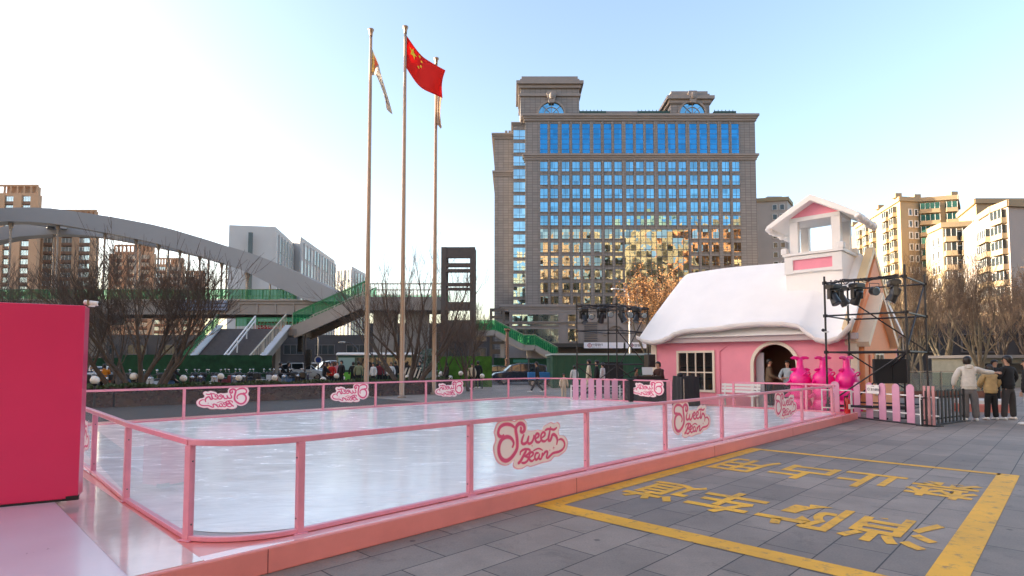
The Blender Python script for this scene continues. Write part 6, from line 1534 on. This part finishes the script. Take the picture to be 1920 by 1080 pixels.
lamp_post('white curved street lamp left of the snow roof', 1180, 540, 66); lamp_post('grey street lamp between the road cars and the banner', 598, 612, 70); lamp_post('thin street lamp right of the second lift tower', 672, 640, 60)
t = thing('road_sign', 'round blue road sign on a post above the parked cars', 'road sign', (P(597, 700, 62).x, 62, -0.1)); z = P(597, 673, 62).z; o = MB(); o.tube((0, 0, 0), (0, 0, z), 0.05, n=6); o.build('post', M_frame, t); o = MB(); o.lathe([(0.42, 0), (0.42, 0.03)], c=(0, -0.08, z), n=20, axis='y'); o.lathe([(0.30, 0.031), (0.30, 0.034)], c=(0, -0.08, z), n=20, axis='y', mi=1); o.build('disc', [M_white, mat('sign blue', (0.02, 0.06, 0.3), 0.4)], t)
t = thing('brown_post', 'brown lamp column right of the second lift tower', 'post', (P(951, 700, 58).x, 58, -0.1)); z = P(951, 614, 58).z; o = MB(); o.lathe([(0.22, 0), (0.22, z*0.4), (0.16, z*0.42), (0.15, z-0.3), (0.3, z-0.2), (0.3, z)], n=10); o.build('column', mat('brown column', (0.22, 0.13, 0.09), 0.6), t)
t = thing('street_name_sign', 'small green street name sign above the dark cars', 'road sign', (P(976, 700, 60).x, 60, -0.1)); z = P(976, 676, 60).z; o = MB(); o.tube((0, 0, 0), (0, 0, z), 0.05, n=6); o.build('post', M_frame, t); o = MB(); o.box(-0.75, 0.75, -0.08, -0.04, z-0.1, z+0.2); o.build('plate', mat('teal plate', (0.03, 0.22, 0.16), 0.5), t)

# ================================================================== vehicles
def paint(n, c): return mat('car paint '+n, c, 0.25, coat=0.5, var=0.03)
PW, PS, PD, PK = paint('white', (0.68, 0.69, 0.70)), paint('silver', (0.40, 0.42, 0.44)), paint('dark blue', (0.02, 0.03, 0.05)), paint('black', (0.012, 0.012, 0.014))
M_head = mat('headlamp glass', (0.7, 0.72, 0.75), 0.1, metal=0.5); M_tail = mat('tail lamp red', (0.45, 0.01, 0.01), 0.2)
def wheelset(t, xs, yw, r):
    for x in xs:
        for s in (-1, 1):
            o = MB(); o.lathe([(r*0.6, -0.10), (r*0.95, -0.11), (r, -0.07), (r, 0.07), (r*0.95, 0.11), (r*0.6, 0.10)], c=(x, s*yw, r), n=20, axis='y'); w = o.build('wheel', M_rubber, t, smooth=False)
            o = MB(); o.lathe([(r*0.62, -0.112), (r*0.62, 0.112)], c=(x, s*yw, r), n=14, axis='y'); o.build('rim', M_chrome, w)
def car(label, kind='sedan', m=None):
    t = thing('parked_car', label, 'car', (0, 0, 0), 0, 'cars on the road behind the rink')
    if kind == 'sedan': L = [(-2.25, .45, .62, .62, .72), (-2.15, .28, .82, .82, .80), (-1.5, .22, .98, .98, .88), (-0.9, .2, 1.0, 1.42, .9), (-0.1, .2, .98, 1.46, .9), (0.6, .2, .96, 1.38, .9), (1.25, .2, .92, .96, .89), (2.0, .24, .78, .78, .84), (2.25, .40, .60, .60, .70)]
    elif kind == 'suv': L = [(-2.25, .45, .8, .8, .74), (-2.2, .30, 1.02, 1.15, .84), (-1.9, .26, 1.05, 1.55, .9), (-1.0, .24, 1.06, 1.68, .92), (0.1, .24, 1.05, 1.68, .92), (0.8, .24, 1.04, 1.52, .92), (1.3, .24, 1.02, 1.08, .91), (2.05, .28, .90, .92, .86), (2.3, .42, .70, .70, .74)]
    else: L = [(-2.4, .4, .9, .9, .78), (-2.38, .3, 1.1, 1.85, .86), (-1.2, .26, 1.1, 1.95, .9), (0.4, .26, 1.1, 1.95, .9), (1.2, .26, 1.08, 1.80, .9), (1.75, .28, 1.05, 1.12, .88), (2.2, .32, .85, .85, .82), (2.35, .42, .65, .65, .74)]
    o = MB(); vs = []; n = 12
    for x, zl_, zb_, zr_, w in L:
        vs += [(x, -w*.92, zl_), (x, -w, zl_+.12), (x, -w, (zl_+zb_)/2), (x, -w*.97, zb_-.04), (x, -w*.9, zb_), (x, -w*.3, zb_+.03), (x, w*.3, zb_+.03), (x, w*.9, zb_), (x, w*.97, zb_-.04), (x, w, (zl_+zb_)/2), (x, w, zl_+.12), (x, w*.92, zl_)]
    k_ = len(L); o.add(vs, [(i*n+k, i*n+(k+1) % n, (i+1)*n+(k+1) % n, (i+1)*n+k) for i in range(k_-1) for k in range(n)] + [tuple(range(n)), tuple((k_-1)*n+k for k in reversed(range(n)))])
    smooth_by_angle(o.build('body', m, t), 40)
    cab = [l for l in L if l[3] > l[2]+0.05]; i0 = L.index(cab[0]); i1 = L.index(cab[-1]); rng = ([L[i0-1]] if i0 else []) + cab + [L[i1+1]]
    o = MB(); vs = []
    for x, zl_, zb_, zr_, w in rng: 
        zt2 = max(zr_, zb_+.02); f_ = .78 if zr_ > zb_+.05 else .88
        vs += [(x, -w*.9, zb_-.01), (x, -w*f_, zt2-.06), (x, w*f_, zt2-.06), (x, w*.9, zb_-.01)]
    k_ = len(rng); o.add(vs, [(i*4+k, i*4+(k+1) % 4, (i+1)*4+(k+1) % 4, (i+1)*4+k) for i in range(k_-1) for k in range(4)] + [(0, 1, 2, 3), tuple((k_-1)*4+k for k in (3, 2, 1, 0))]); o.build('window_band', M_darkglass, t)
    o = MB(); vs = []
    for x, zl_, zb_, zr_, w in cab: vs += [(x, -w*.79, zr_-.08), (x, -w*.72, zr_-.01), (x, 0, zr_+.02), (x, w*.72, zr_-.01), (x, w*.79, zr_-.08)]
    k_ = len(cab); o.add(vs, [(i*5+k, i*5+k+1, (i+1)*5+k+1, (i+1)*5+k) for i in range(k_-1) for k in range(4)])
    for x, zl_, zb_, zr_, w in cab[1:-1] + [cab[0]]:
        for s in (-1, 1): o.beam((x, s*w*.905, zb_-.02), (x, s*w*.795, zr_-.06), .09, .03)
    o.build('roof', m, t, fix=False)
    wheelset(t, (-1.4, 1.42), 0.80, 0.33)
    for s in (-1, 1):
        o = MB(); o.ball((2.13, s*.58, .68), (.12, .2, .08), 10); o.build('headlight', M_head, t, smooth=True); o = MB(); o.ball((-2.17, s*.62, .86), (.08, .18, .09), 10); o.build('tail_light', M_tail, t, smooth=True)
        o = MB(); o.ball((0.72, s*.98, 1.02), (.07, .1, .06), 8); o.build('mirror', m, t, smooth=True)
    o = MB(); o.box(-2.285, -2.26, -.22, .22, .55, .67); o.build('number_plate', mat('blue plate', (0.02, 0.08, 0.35), 0.4), t)
    return t
def put(t, px, Y, rz): p = P(px, 700, Y); t.location = (p.x, Y, -0.112); t.rotation_euler = (0, 0, R_(rz))
c1 = car('white suv with its rear towards the left in front of the red jacket rider', 'suv', PW); put(c1, 566, 58, 22)
c2 = car('white sedan with lit tail lamp at the left beside the red box', 'sedan', PW); put(c2, 206, 44, 28)
c3 = car('light blue grey van behind the white suv', 'van', paint('pale blue', (0.42, 0.52, 0.60))); put(c3, 622, 72, 215)
c4 = car('black suv left of the green site box', 'suv', PD); put(c4, 975, 46, 190)
c5 = car('dark sedan half hidden behind the black suv', 'sedan', PK); put(c5, 926, 52, 200)
for src, px, Y, rz, lab in ((c2, 520, 66, 200, 'white sedan at the end of the green hoarding'), (c2, 548, 74, 195, 'second white sedan in the queue behind the hoarding end'), (c1, 594, 84, 185, 'white suv in the far lane under the blue sign'), (c2, 532, 88, 182, 'farthest white sedan under the traffic light'), (c2, 172, 52, 30, 'white sedan cut off by the red box'), (c2, 642, 64, 200, 'white sedan partly behind the bus'), (c1, 585, 74, 188, 'white suv in the middle lane behind the white suv'), (c5, 1010, 56, 180, 'black sedan right of the brown lamp column')): put(dup(src, label=lab), px, Y, rz)
# bus
bus = thing('city_bus', 'dark green and white city bus stopped behind the flagpoles', 'bus', (P(688, 700, 46).x, 46, -0.11), R_(3)); bw = 2.1; 
o = MB(); o.cbox(-2.1, 3.9, -1.25, 1.25, 0.3, 2.3, 0.12); o.build('body', mat('dark green bus paint', (0.015, 0.06, 0.045), 0.3, coat=0.4), bus)
o = MB(); o.cbox(-2.15, 3.95, -1.28, 1.28, 2.301, 2.5, 0.1); o.build('roof', M_white, bus)
for k in range(4): o = MB(); x = -1.95+k*1.45; o.box(x, x+1.25, -1.275, -1.245, 1.15, 2.1); o.build('window', M_darkglass if k else mat('lit bus glass', (0.25, 0.38, 0.36), 0.15), bus)
o = MB(); o.box(-1.95, -0.9, -1.274, -1.246, 0.35, 0.98); o.build('green_panel', mat('lime panel', (0.12, 0.42, 0.04), 0.4), bus)
wheelset(bus, (-1.2, 2.7), 1.1, 0.42)
t = thing('blue_kiosk_cart', 'small cart with a bright blue side left of the green site box', 'cart', (P(1014, 700, 40).x, 40, 0), 0.05); o = MB(); o.cbox(-0.9, 0.8, -0.4, 0.4, 0.45, 0.95, 0.03); o.build('body', mat('bright blue panel', (0.03, 0.20, 0.50), 0.4), t)
o = MB(); [o.tube((x, y, 0.2), (x, y, 1.9), 0.025, n=6) for x in (-0.85, 0.75) for y in (-.35, .35)]; o.box(-0.95, 0.85, -.45, .45, 1.9, 1.95); o.build('canopy_frame', M_frame, t); wheelset(t, (-0.6, 0.6), 0.42, 0.22)

# scooters
def scooter(m, m2):
    t = thing('scooter', 'x', 'scooter', (0, 0, 0), 0, 'parked scooters behind the hedge')
    for x in (-0.62, 0.62): o = MB(); o.lathe([(0.14, -0.05), (0.24, -0.05), (0.25, 0), (0.24, 0.05), (0.14, 0.05)], c=(x, 0, 0.25), n=16, axis='y'); o.build('wheel', M_rubber, t)
    o = MB(); o.prism([(-0.85, .55), (-0.75, .78), (-0.2, .74), (-0.12, .36), (0.25, .34), (0.38, .5), (0.42, .95), (0.52, .95), (0.56, .4), (0.4, .24), (-0.35, .24), (-0.8, .42)], (0, 0, 0), (1, 0, 0), (0, 0, 1), (0, 1, 0), -0.15, 0.15); bevel(o.build('body', m, t), 0.04, 2)
    o = MB(); o.cbox(-0.8, -0.2, -0.13, 0.13, 0.765, 0.85, 0.04); o.build('seat', M_blackp, t)
    o = MB(); o.path([(0.60, 0, 0.28), (0.47, 0, 0.95), (0.44, 0, 1.02)], 0.03, n=8); o.path([(0.38, -0.32, 1.06), (0.45, -0.1, 1.03), (0.45, 0.1, 1.03), (0.38, 0.32, 1.06)], 0.018, n=6); o.build('handlebar', M_frame, t)
    for s in (-1, 1): o = MB(); o.tube((0.42, s*0.22, 1.05), (0.44, s*0.27, 1.2), 0.008, n=5); o.ball((0.44, s*0.28, 1.25), (0.015, 0.06, 0.045), 10); o.build('mirror', M_chrome, t, smooth=True)
    o = MB(); o.ball((0.53, 0, 0.88), (0.07, 0.1, 0.08), 10); o.build('headlight', M_head, t, smooth=True)
    o = MB(); o.cbox(-1.05, -0.75, -0.17, 0.17, 0.82, 1.1, 0.04); o.build('top_box', m2, t)
    return t
M_sc = [mat('scooter paint '+str(i), c, 0.3, coat=0.4) for i, c in enumerate(((0.03, 0.04, 0.08), (0.5, 0.5, 0.52), (0.25, 0.04, 0.04), (0.06, 0.12, 0.22), (0.02, 0.02, 0.022)))]
sc0 = scooter(M_sc[0], M_blackp); srcs = [sc0]
r = random.Random(12)
spots = [(175,27),(190,28.5),(205,27.5),(222,29),(240,28),(262,29),(290,28),(305,29.5),(322,29),(362,30),(378,30.5),(402,30),(425,31),(442,31),(465,31.5),(480,32),(497,31.5),(512,32.5),(540,32),(556,33),(572,33)]
where = ['closest to the red box', 'second from the red box', 'third from the red box', 'before the orange jacket rider', 'behind the second globe lamp', 'left of the bare tree trunks', 'between the bare tree stems', 'right of the bare tree stems', 'beside the white mirrored one', 'right of the dark rider', 'second right of the dark rider', 'behind the fourth globe lamp', 'under the middle of the hoarding', 'right of the middle of the hoarding', 'near the green crate', 'before the hoarding end', 'last before the hoarding end', 'just past the hoarding end', 'beside the yellow crate', 'before the white suv rear wheel', 'before the white suv door']
for i, (px, Y) in enumerate(spots):
    s_ = sc0 if i == 0 else dup(sc0); p = P(px, 705, Y); s_.location = (p.x, Y, 0); s_.rotation_euler = (0, 0, R_(-70+r.uniform(-25, 25)+(180 if i % 4 == 0 else 0))); s_['label'] = 'parked scooter ' + where[i]
    if i and i % 5: recolour(s_, 'body', M_sc[i % 5])
for k in kids_of(sc0): pass
# ================================================================== people
def skin_mesh(nodes, edges, root=0, sub=1):
    """nodes: [(co, rx, ry)]; returns evaluated mesh data"""
    me = bpy.data.meshes.new('sk'); me.from_pydata([n[0] for n in nodes], edges, [])
    o = bpy.data.objects.new('sk', me); COL.objects.link(o)
    md = o.modifiers.new('skin', 'SKIN'); md.use_smooth_shade = True; md.branch_smoothing = 0.6
    if not me.skin_vertices: me.attributes  # layer is made by the modifier below
    import bmesh
    bm = bmesh.new(); bm.from_mesh(me); lay = bm.verts.layers.skin.verify(); bm.verts.ensure_lookup_table()
    for i, n in enumerate(nodes): bm.verts[i][lay].radius = (n[1], n[2]); bm.verts[i][lay].use_root = (i == root)
    bm.to_mesh(me); bm.free()
    ss = o.modifiers.new('sub', 'SUBSURF'); ss.levels = sub; ss.render_levels = sub
    dg = bpy.context.evaluated_depsgraph_get(); dg.update()
    out = bpy.data.meshes.new_from_object(o.evaluated_get(dg))
    bpy.data.objects.remove(o); bpy.data.meshes.remove(me)
    out.polygons.foreach_set('use_smooth', [True]*len(out.polygons))
    return out
def put_mesh(name, me, m, parent):
    me.materials.clear(); me.materials.append(m); o = bpy.data.objects.new(name, me); COL.objects.link(o); o.parent = parent; return o
M_skin = mat('skin', (0.50, 0.29, 0.20), 0.5); M_hair = mat('black hair', (0.012, 0.009, 0.008), 0.45); M_eye = mat('eye dark', (0.01, 0.008, 0.006), 0.2); M_lip = mat('lip', (0.35, 0.10, 0.09), 0.5)
def person(label, loc, rz, H=1.70, arms=None, legs=None, top=None, low=None, shoe=None, puff=0.0, jl=0.0, hair='short', detail=True, head_turn=0.0, lean=0.0, legw=1.0, group=None, cat='person', hood=False, hairm=None, sit=False):
    """local frame: faces +y, x to its right; arms: (elbowL, handL, elbowR, handR) offsets in units of H"""
    t = thing('person', label, cat, loc, R_(rz), group)
    s = H/1.70
    V_ = lambda x, y, z: Vector((x, y + lean*max(0, z-0.9), z))*s
    hip, ches, nk, hd = V_(0, 0, 0.92), V_(0, 0, 1.28), V_(0, 0.0, 1.44), V_(0, 0.01, 1.58)
    sh = [V_(-0.17, 0, 1.38), V_(0.17, 0, 1.38)]
    A_ = arms or ((-0.26, 0.0, 1.10), (-0.26, 0.06, 0.86), (0.26, 0.0, 1.10), (0.26, 0.06, 0.86))
    el = [V_(*A_[0]), V_(*A_[2])]; hn = [V_(*A_[1]), V_(*A_[3])]
    Lg = legs or ((-0.10, 0.0, 0.50), (-0.11, 0.0, 0.08), (0.10, 0.0, 0.50), (0.11, 0.0, 0.08))
    kn = [Vector(Lg[0])*s, Vector(Lg[2])*s]; an = [Vector(Lg[1])*s, Vector(Lg[3])*s]
    hp = [V_(-0.09, 0, 0.88), V_(0.09, 0, 0.88)]
    tq = Matrix.Rotation(R_(head_turn), 3, 'Z')
    # body: one continuous surface
    N = [(hip, .105*s, .08*s), (V_(0, 0, 1.08), .10*s, .075*s), (ches, .12*s, .08*s), (V_(0, 0, 1.40), .075*s, .06*s), (nk, .048*s, .05*s), (hd - Vector((0, 0, .055*s)), .058*s, .066*s), (hd + Vector((0, 0.0, .015*s)), .074*s, .088*s), (hd + Vector((0, -.005, .085*s)), .055*s, .065*s)]
    E = [(0, 1), (1, 2), (2, 3), (3, 4), (4, 5), (5, 6), (6, 7)]
    for i in (0, 1):
        b = len(N); d = (hn[i]-el[i]).normalized(); sgn = -1 if i == 0 else 1
        palm = hn[i] + d*.075*s
        N += [(sh[i], .052*s, .052*s), (el[i], .038*s, .038*s), (hn[i], .024*s, .028*s), (palm, .022*s, .036*s)]
        E += [(2, b), (b, b+1), (b+1, b+2), (b+2, b+3)]
        if detail:
            side_ = d.cross(Vector((sgn, 0, 0.01))).normalized(); inn = Vector((-sgn, 0, 0))
            for k in range(4):
                w = (k-1.5)*.021*s; p0 = palm + side_*w + d*.022*s; ln = (.034, .042, .04, .03)[k]*s
                q = len(N); N += [(p0, .0095*s, .0095*s), (p0+d*ln+inn*.006*s, .0085*s, .0085*s), (p0+d*ln*1.75+inn*.022*s, .0075*s, .0075*s)]; E += [(b+3, q), (q, q+1), (q+1, q+2)]
            q = len(N); p0 = hn[i]+d*.035*s+side_*(-.032*s); N += [(p0, .011*s, .011*s), (p0+(d*.035-side_*.012)*s+inn*.012*s, .009*s, .009*s)]; E += [(b+3, q), (q, q+1)]
        b = len(N); N += [(hp[i], .065*s, .07*s), (kn[i], .05*s, .052*s), (kn[i].lerp(an[i], .4), .048*s, .05*s), (an[i], .035*s, .038*s), (an[i]+Vector((0, .02, -.04))*s, .035*s, .04*s), (an[i]+Vector((sgn*.01, .13, -.055))*s, .038*s, .022*s)]
        E += [(0, b), (b, b+1), (b+1, b+2), (b+2, b+3), (b+3, b+4), (b+4, b+5)]
    body = put_mesh('body', skin_mesh(N, E), M_skin, t)
    # clothing
    p = puff
    J = [(V_(0, 0, 0.80-jl), (.165+p*.6)*s, (.13+p*.6)*s), (V_(0, 0, 0.90-jl*.5), (.17+p*.8)*s, (.135+p*.8)*s), (V_(0, 0, 1.05), (.155+p)*s, (.12+p)*s), (V_(0, 0, 1.24), (.168+p)*s, (.125+p)*s), (V_(0, 0, 1.385), (.12+p*.5)*s, (.09+p*.5)*s), (V_(0, 0, 1.455), (.068+p*.4)*s, (.07+p*.4)*s)]
    F = [(0, 1), (1, 2), (2, 3), (3, 4), (4, 5)]
    for i in (0, 1):
        b = len(J); wr = hn[i].lerp(el[i], .06)
        J += [(sh[i], (.072+p*.5)*s, (.074+p*.5)*s), (sh[i].lerp(el[i], .5), (.062+p*.5)*s, (.066+p*.5)*s), (el[i], (.056+p*.5)*s, (.058+p*.5)*s), (wr, (.042+p*.4)*s, (.044+p*.4)*s)]; F += [(4, b), (b, b+1), (b+1, b+2), (b+2, b+3)]
    if hood: b = len(J); J += [(V_(0, -.10, 1.47), .11*s, .06*s), (V_(0, -.13, 1.38), .10*s, .055*s)]; F += [(4, b), (b, b+1)]
    jm = skin_mesh(J, F, sub=2)
    if p > 0.015:      # quilted puffer: pinch in rings
        for v in jm.vertices:
            z = v.co.z/s; k = abs(math.sin(z*math.pi/0.11))**.6
            if abs(v.co.x) < .24*s: v.co.x *= .88+.14*k; v.co.y = v.co.y*(.86+.17*k)
    put_mesh('jacket', jm, top, t)
    T_ = [(V_(0, 0, 1.04), .14*s, .11*s), (V_(0, 0, .90), .155*s, .125*s)]; F = [(0, 1)]
    for i in (0, 1):
        b = len(T_); lw = legw
        T_ += [(hp[i]-Vector((0, 0, .10*s)), .10*s*lw, .105*s*lw), (kn[i], .074*s*lw, .078*s*lw), (kn[i].lerp(an[i], .6), .068*s*lw, .074*s*lw), (an[i]-Vector((0, 0, .02*s)), .064*s*lw, .074*s*lw)]; F += [(1, b), (b, b+1), (b+1, b+2), (b+2, b+3)]
    put_mesh('trousers', skin_mesh(T_, F), low, t)
    for i in (0, 1):
        a = an[i]; o = MB(); f0_ = a + Vector((0, -.075, -.08))*s; zf = f0_.z
        vs = []; n = 12
        for (y, w, h) in ((0, .030, .06), (.03, .042, .085), (.10, .044, .08), (.17, .050, .055), (.25, .044, .04), (.285, .022, .026)):
            vs += [(f0_.x+w*s*math.cos(2*math.pi*k/n), f0_.y+y*s, zf+max(0, (h*s)*(.5+.5*math.sin(2*math.pi*k/n)))) for k in range(n)]
        o.add(vs, [(i_*n+k, i_*n+(k+1) % n, (i_+1)*n+(k+1) % n, (i_+1)*n+k) for i_ in range(5) for k in range(n)] + [tuple(range(n)), tuple(5*n+k for k in reversed(range(n)))])
        o.build('shoe', shoe or M_white, t, smooth=True)
    # hair
    o = MB(); hc = hd; R = s
    r = random.Random(len(label)); 
    n = 18; vs = []; rows_ = 9
    low_ = {'short': -.105, 'bob': -.17, 'long': -.34, 'cap': -.07}[hair]
    for j in range(rows_+1):
        u = j/rows_; ph = math.pi/2 - u*math.pi*.55
        for k in range(n):
            a = 2*math.pi*k/n; fr_ = math.sin(a)           # +1 = front
            rx, ry = .088, .104; z = .03+.108*math.sin(ph) if ph > 0 else .03 - (u-.9)*.1
            uu = min(1, u/.6); ph = math.pi/2*(1-uu); rad = math.cos(ph); z = .03+.105*math.sin(ph); zz2 = z
            if u > .6: rad = 1.0-.12*(u-.6)/.4
            if fr_ > .25: zz2 = max(z, .075 - .03*(1-fr_))  # fringe stays above the brow
            elif u > .6: zz2 = z + (low_*(u-.6)/.4)*(1 if fr_ < -.1 else (.55 if hair in ('short', 'cap') else .9))
            pn = Vector((rx*rad*math.cos(a), ry*rad*math.sin(a)-.012, zz2)); pn = tq @ pn
            vs.append(hc + (pn + Vector((r.uniform(-.003, .003), r.uniform(-.003, .003), 0)))*R)
    o.add(vs, [(j*n+k, j*n+(k+1) % n, (j+1)*n+(k+1) % n, (j+1)*n+k) for j in range(rows_) for k in range(n)])
    hq = o.build('hair', hairm or M_hair, t, smooth=True, fix=False); sm = hq.modifiers.new('t', 'SOLIDIFY'); sm.thickness = .012*s
    if detail:
        fp = lambda x, y, z: hd + (tq @ Vector((x, y, z)))*s
        o = MB(); o.ball(fp(-.030, .083, .018), .0085*s, 8); o.ball(fp(.030, .083, .018), .0085*s, 8); o.build('eyes', M_eye, t, smooth=True)
        o = MB(); o.path([fp(0, .085, .022), fp(0, .098, -.006), fp(0, .086, -.016)], [.007*s, .013*s, .008*s], n=8); o.ball(fp(-.079, 0, 0), (.010*s, .018*s, .028*s), 8); o.ball(fp(.079, 0, 0), (.010*s, .018*s, .028*s), 8); o.build('nose_and_ears', M_skin, t, smooth=True)
        o = MB(); o.ball(fp(0, .076, -.042), (.020*s, .008*s, .006*s), 8); o.build('mouth', M_lip, t, smooth=True)
    return t
cloth = lambda n, c, r=0.85: mat('cloth '+n, c, r, var=0.12, vscale=12, bump=0.15, bscale=80)
cW, cBg, cK, cGr, cDn, cBr, cKh = cloth('white puffer', (0.66, 0.62, 0.55)), cloth('beige puffer', (0.46, 0.33, 0.16)), cloth('black', (0.012, 0.012, 0.014)), cloth('grey denim', (0.16, 0.15, 0.15)), cloth('dark denim', (0.05, 0.045, 0.045)), cloth('brown', (0.16, 0.105, 0.06)), cloth('pale blue', (0.35, 0.40, 0.42))
GRP = 'people standing at the right edge'
g = G(1819, 789); person('woman in white puffer jacket and wide grey jeans, arm round a smaller woman', (g.x, g.y, 0), -25, 1.80, arms=((-0.30, -.02, 1.14), (-0.33, 0.02, .90), (0.36, 0.10, 1.30), (0.62, 0.14, 1.28)), top=cW, low=cGr, puff=.035, hood=True, legw=1.25, hair='short', legs=((-0.09, 0.0, .50), (-.10, -.03, .08), (.12, .02, .50), (.15, .05, .08)), head_turn=-35, lean=.02)
g = G(1860, 787); person('smaller woman in a beige puffer jacket and black flared trousers seen from behind', (g.x, g.y, 0), -10, 1.56, arms=((-0.27, .06, 1.12), (-.16, .22, 1.0), (0.28, .05, 1.12), (.20, .20, .98)), top=cBg, low=cK, puff=.045, hair='bob', legw=1.15, legs=((-0.10, 0, .5), (-.13, 0, .08), (.09, 0, .5), (.13, .02, .08)), lean=.03)
g = G(1893, 787); person('man in a black jacket with a white hem and dark trousers seen from behind', (g.x, g.y, 0), 15, 1.82, arms=((-0.30, .02, 1.12), (-.20, .20, 1.02), (0.31, .0, 1.12), (.30, .12, .95)), top=cK, low=cDn, puff=.02, hair='short', legw=1.1, legs=((-0.13, 0, .5), (-.19, 0, .08), (.13, 0, .5), (.18, .02, .08)), head_turn=30)
g = G(1930, 796); person('person in dark clothes and pale jeans cut off by the right edge of the photo', (g.x, g.y, 0), 60, 1.72, top=cK, low=cKh, puff=.02, hair='short')
g = G(1868, 765); person('man in black with a dark cap standing behind the couple', (g.x, g.y, 0), 190, 1.72, top=cK, low=cK, hair='short', puff=.02, detail=True)
# doorway pair
q = RW(UH+0.12, 3.30); person('man in a brown quilted jacket and dark cap standing in the arched doorway', (q.x, q.y, 0), -122, 1.76, arms=((-0.27, .04, 1.14), (-.18, .24, 1.05), (0.27, .06, 1.12), (.16, .26, 1.04)), top=cBr, low=cK, puff=.028, hair='cap', head_turn=-10)
q = RW(UH+0.12, 2.66); person('woman in a pale blue top with long dark hair leaning in the arched doorway', (q.x, q.y, 0), 128, 1.70, arms=((-0.25, .10, 1.14), (-.10, .26, 1.10), (0.25, .10, 1.14), (.12, .26, 1.06)), top=cKh, low=cK, hair='long', head_turn=25)
# dj
q = P(1240, 715, 21.9); person('man in a dark patterned coat bending over the dj desk', (q.x, q.y, 0), 115, 1.66, arms=((-0.25, .16, 1.12), (-.15, .36, 1.04), (0.25, .16, 1.12), (.14, .36, 1.02)), top=cloth('dark plaid', (0.05, 0.018, 0.015)), low=cK, puff=.03, hair='short', lean=.22, head_turn=0)
# mid distance
def pp_(label, px, Y, rz, H=1.68, top=None, low=None, **k): p = P(px, 705, Y); return person(label, (p.x, Y, -0.0), rz, H, top=top, low=low or cK, detail=False, **k)
cCr, cYl, cRd, cOr, cWh, cPk, cKhk = cloth('cream', (0.60, 0.52, 0.38)), cloth('yellow', (0.5, 0.30, 0.04)), cloth('red', (0.50, 0.02, 0.02)), cloth('orange', (0.62, 0.20, 0.01)), cloth('white', (0.62, 0.62, 0.6)), cloth('pink', (0.5, 0.2, 0.22)), cloth('khaki green', (0.22, 0.24, 0.14))
gm = 'people in the middle distance behind the rink'
step = ((-0.10, .10, .50), (-.10, .20, .10), (.10, -.02, .50), (.10, -.20, .12))
pp_('person in a long cream coat walking left of the black flight case', 1104, 27.5, 80, 1.76, cCr, cCr, jl=.25, puff=.02, legs=step, group=gm)
pp_('person in a black coat walking close behind the cream coat', 1119, 27.0, 80, 1.72, cK, group=gm, puff=.02)
pp_('person in a white jacket right of the black coat near the green box doorway', 1130, 29.5, 60, 1.62, cWh, group=gm)
pp_('person in pale clothes at the left end of the green site box', 1077, 33, 20, 1.45, cWh, cK, group=gm)
pp_('person in black striding across behind the back barrier', 1008, 31, 95, 1.66, cK, cK, legs=((-0.10, .16, .52), (-.10, .38, .14), (.10, .02, .50), (.10, -.34, .14)), lean=.1, group=gm)
pp_('person in a pale tan coat crouching behind the right barrier', 1057, 25.5, 200, 1.15, cCr, cCr, puff=.03, group=gm)
pp_('person in a brown coat standing right of the green box doorway', 1193, 25.6, 250, 1.40, cBr, cBr, jl=.2, puff=.03, group=gm)
row = [(885, 36, 'person in a cream coat in front of the bright green hoarding', cCr, 170, 1.55), (896, 37, 'person in black just right of the cream coat at the bright hoarding', cK, 20, 1.72), (700, 37, 'person in a white coat right of the left flagpole', cWh, 150, 1.6), (712, 38, 'person in dark red and black beside the white coat', cloth('maroon', (0.14, 0.02, 0.03)), 200, 1.68),
  (672, 37, 'person in a khaki jacket left of the left flagpole', cKhk, 10, 1.70), (662, 38.5, 'person in black in front of the bus door', cK, 20, 1.66), (722, 39, 'person in a grey jacket third right of the left flagpole', cGr, 170, 1.7), (733, 38, 'person in a pale grey jacket left of the middle flagpole', cWh, 190, 1.62), (741, 39.5, 'person in black closest to the middle flagpole', cK, 40, 1.7),
  (640, 38, 'person in black beside the red jacket', cK, 150, 1.75), (632, 39, 'person in a pink top behind the red jacket', cPk, 200, 1.66), (815+22, 39, 'person in dark clothes right of the right flagpole', cDn, 60, 1.6), (801-14, 38, 'person in black in front of the striped warning board', cK, 160, 1.7)]
for px, Y, lab, c, rz, H in row: pp_(lab, px, Y, rz, H, c, puff=.015, group=gm)
ridegs = ((-0.14, .28, .62), (-.16, .34, .30), (.14, .28, .62), (.16, .34, .30))
ra = ((-0.25, .18, 1.10), (-.24, .36, .98), (0.25, .18, 1.10), (.24, .36, .98))
for px, Y, lab, c, rz, H in ((195, 27.5, 'rider in an orange jacket among the scooters near the red box', cOr, 30, 1.55), (325, 28.5, 'dark clothed rider in a wide brimmed hat before the green hoarding', cK, -60, 1.66), (526, 35, 'rider in black beside the round mirror past the hoarding', cK, -50, 1.64), (541, 35, 'second rider in black past the hoarding', cK, -70, 1.66),
   (608, 36, 'rider in black leaning beside the white suv', cK, -60, 1.68), (622, 36.5, 'person in a red and yellow jacket right of the white suv', cRd, 170, 1.62), (617, 37.5, 'person in a yellow jacket behind the red jacket', cYl, 160, 1.6)):
    pp_(lab, px, Y, rz, H, c, puff=.02, legs=ridegs if 'rider' in lab else None, arms=ra if 'rider' in lab else None, group=gm)
p = P(325, 690, 28.5)
h_ = MB(); h_.lathe([(0.20, 0), (0.20, 0.015), (0.11, 0.03), (0.10, 0.12), (0.07, 0.14)], c=(p.x, 28.5, 1.66), n=16); tag(h_.build('hat', M_black), 'black wide brimmed hat on the rider before the green hoarding', 'hat')
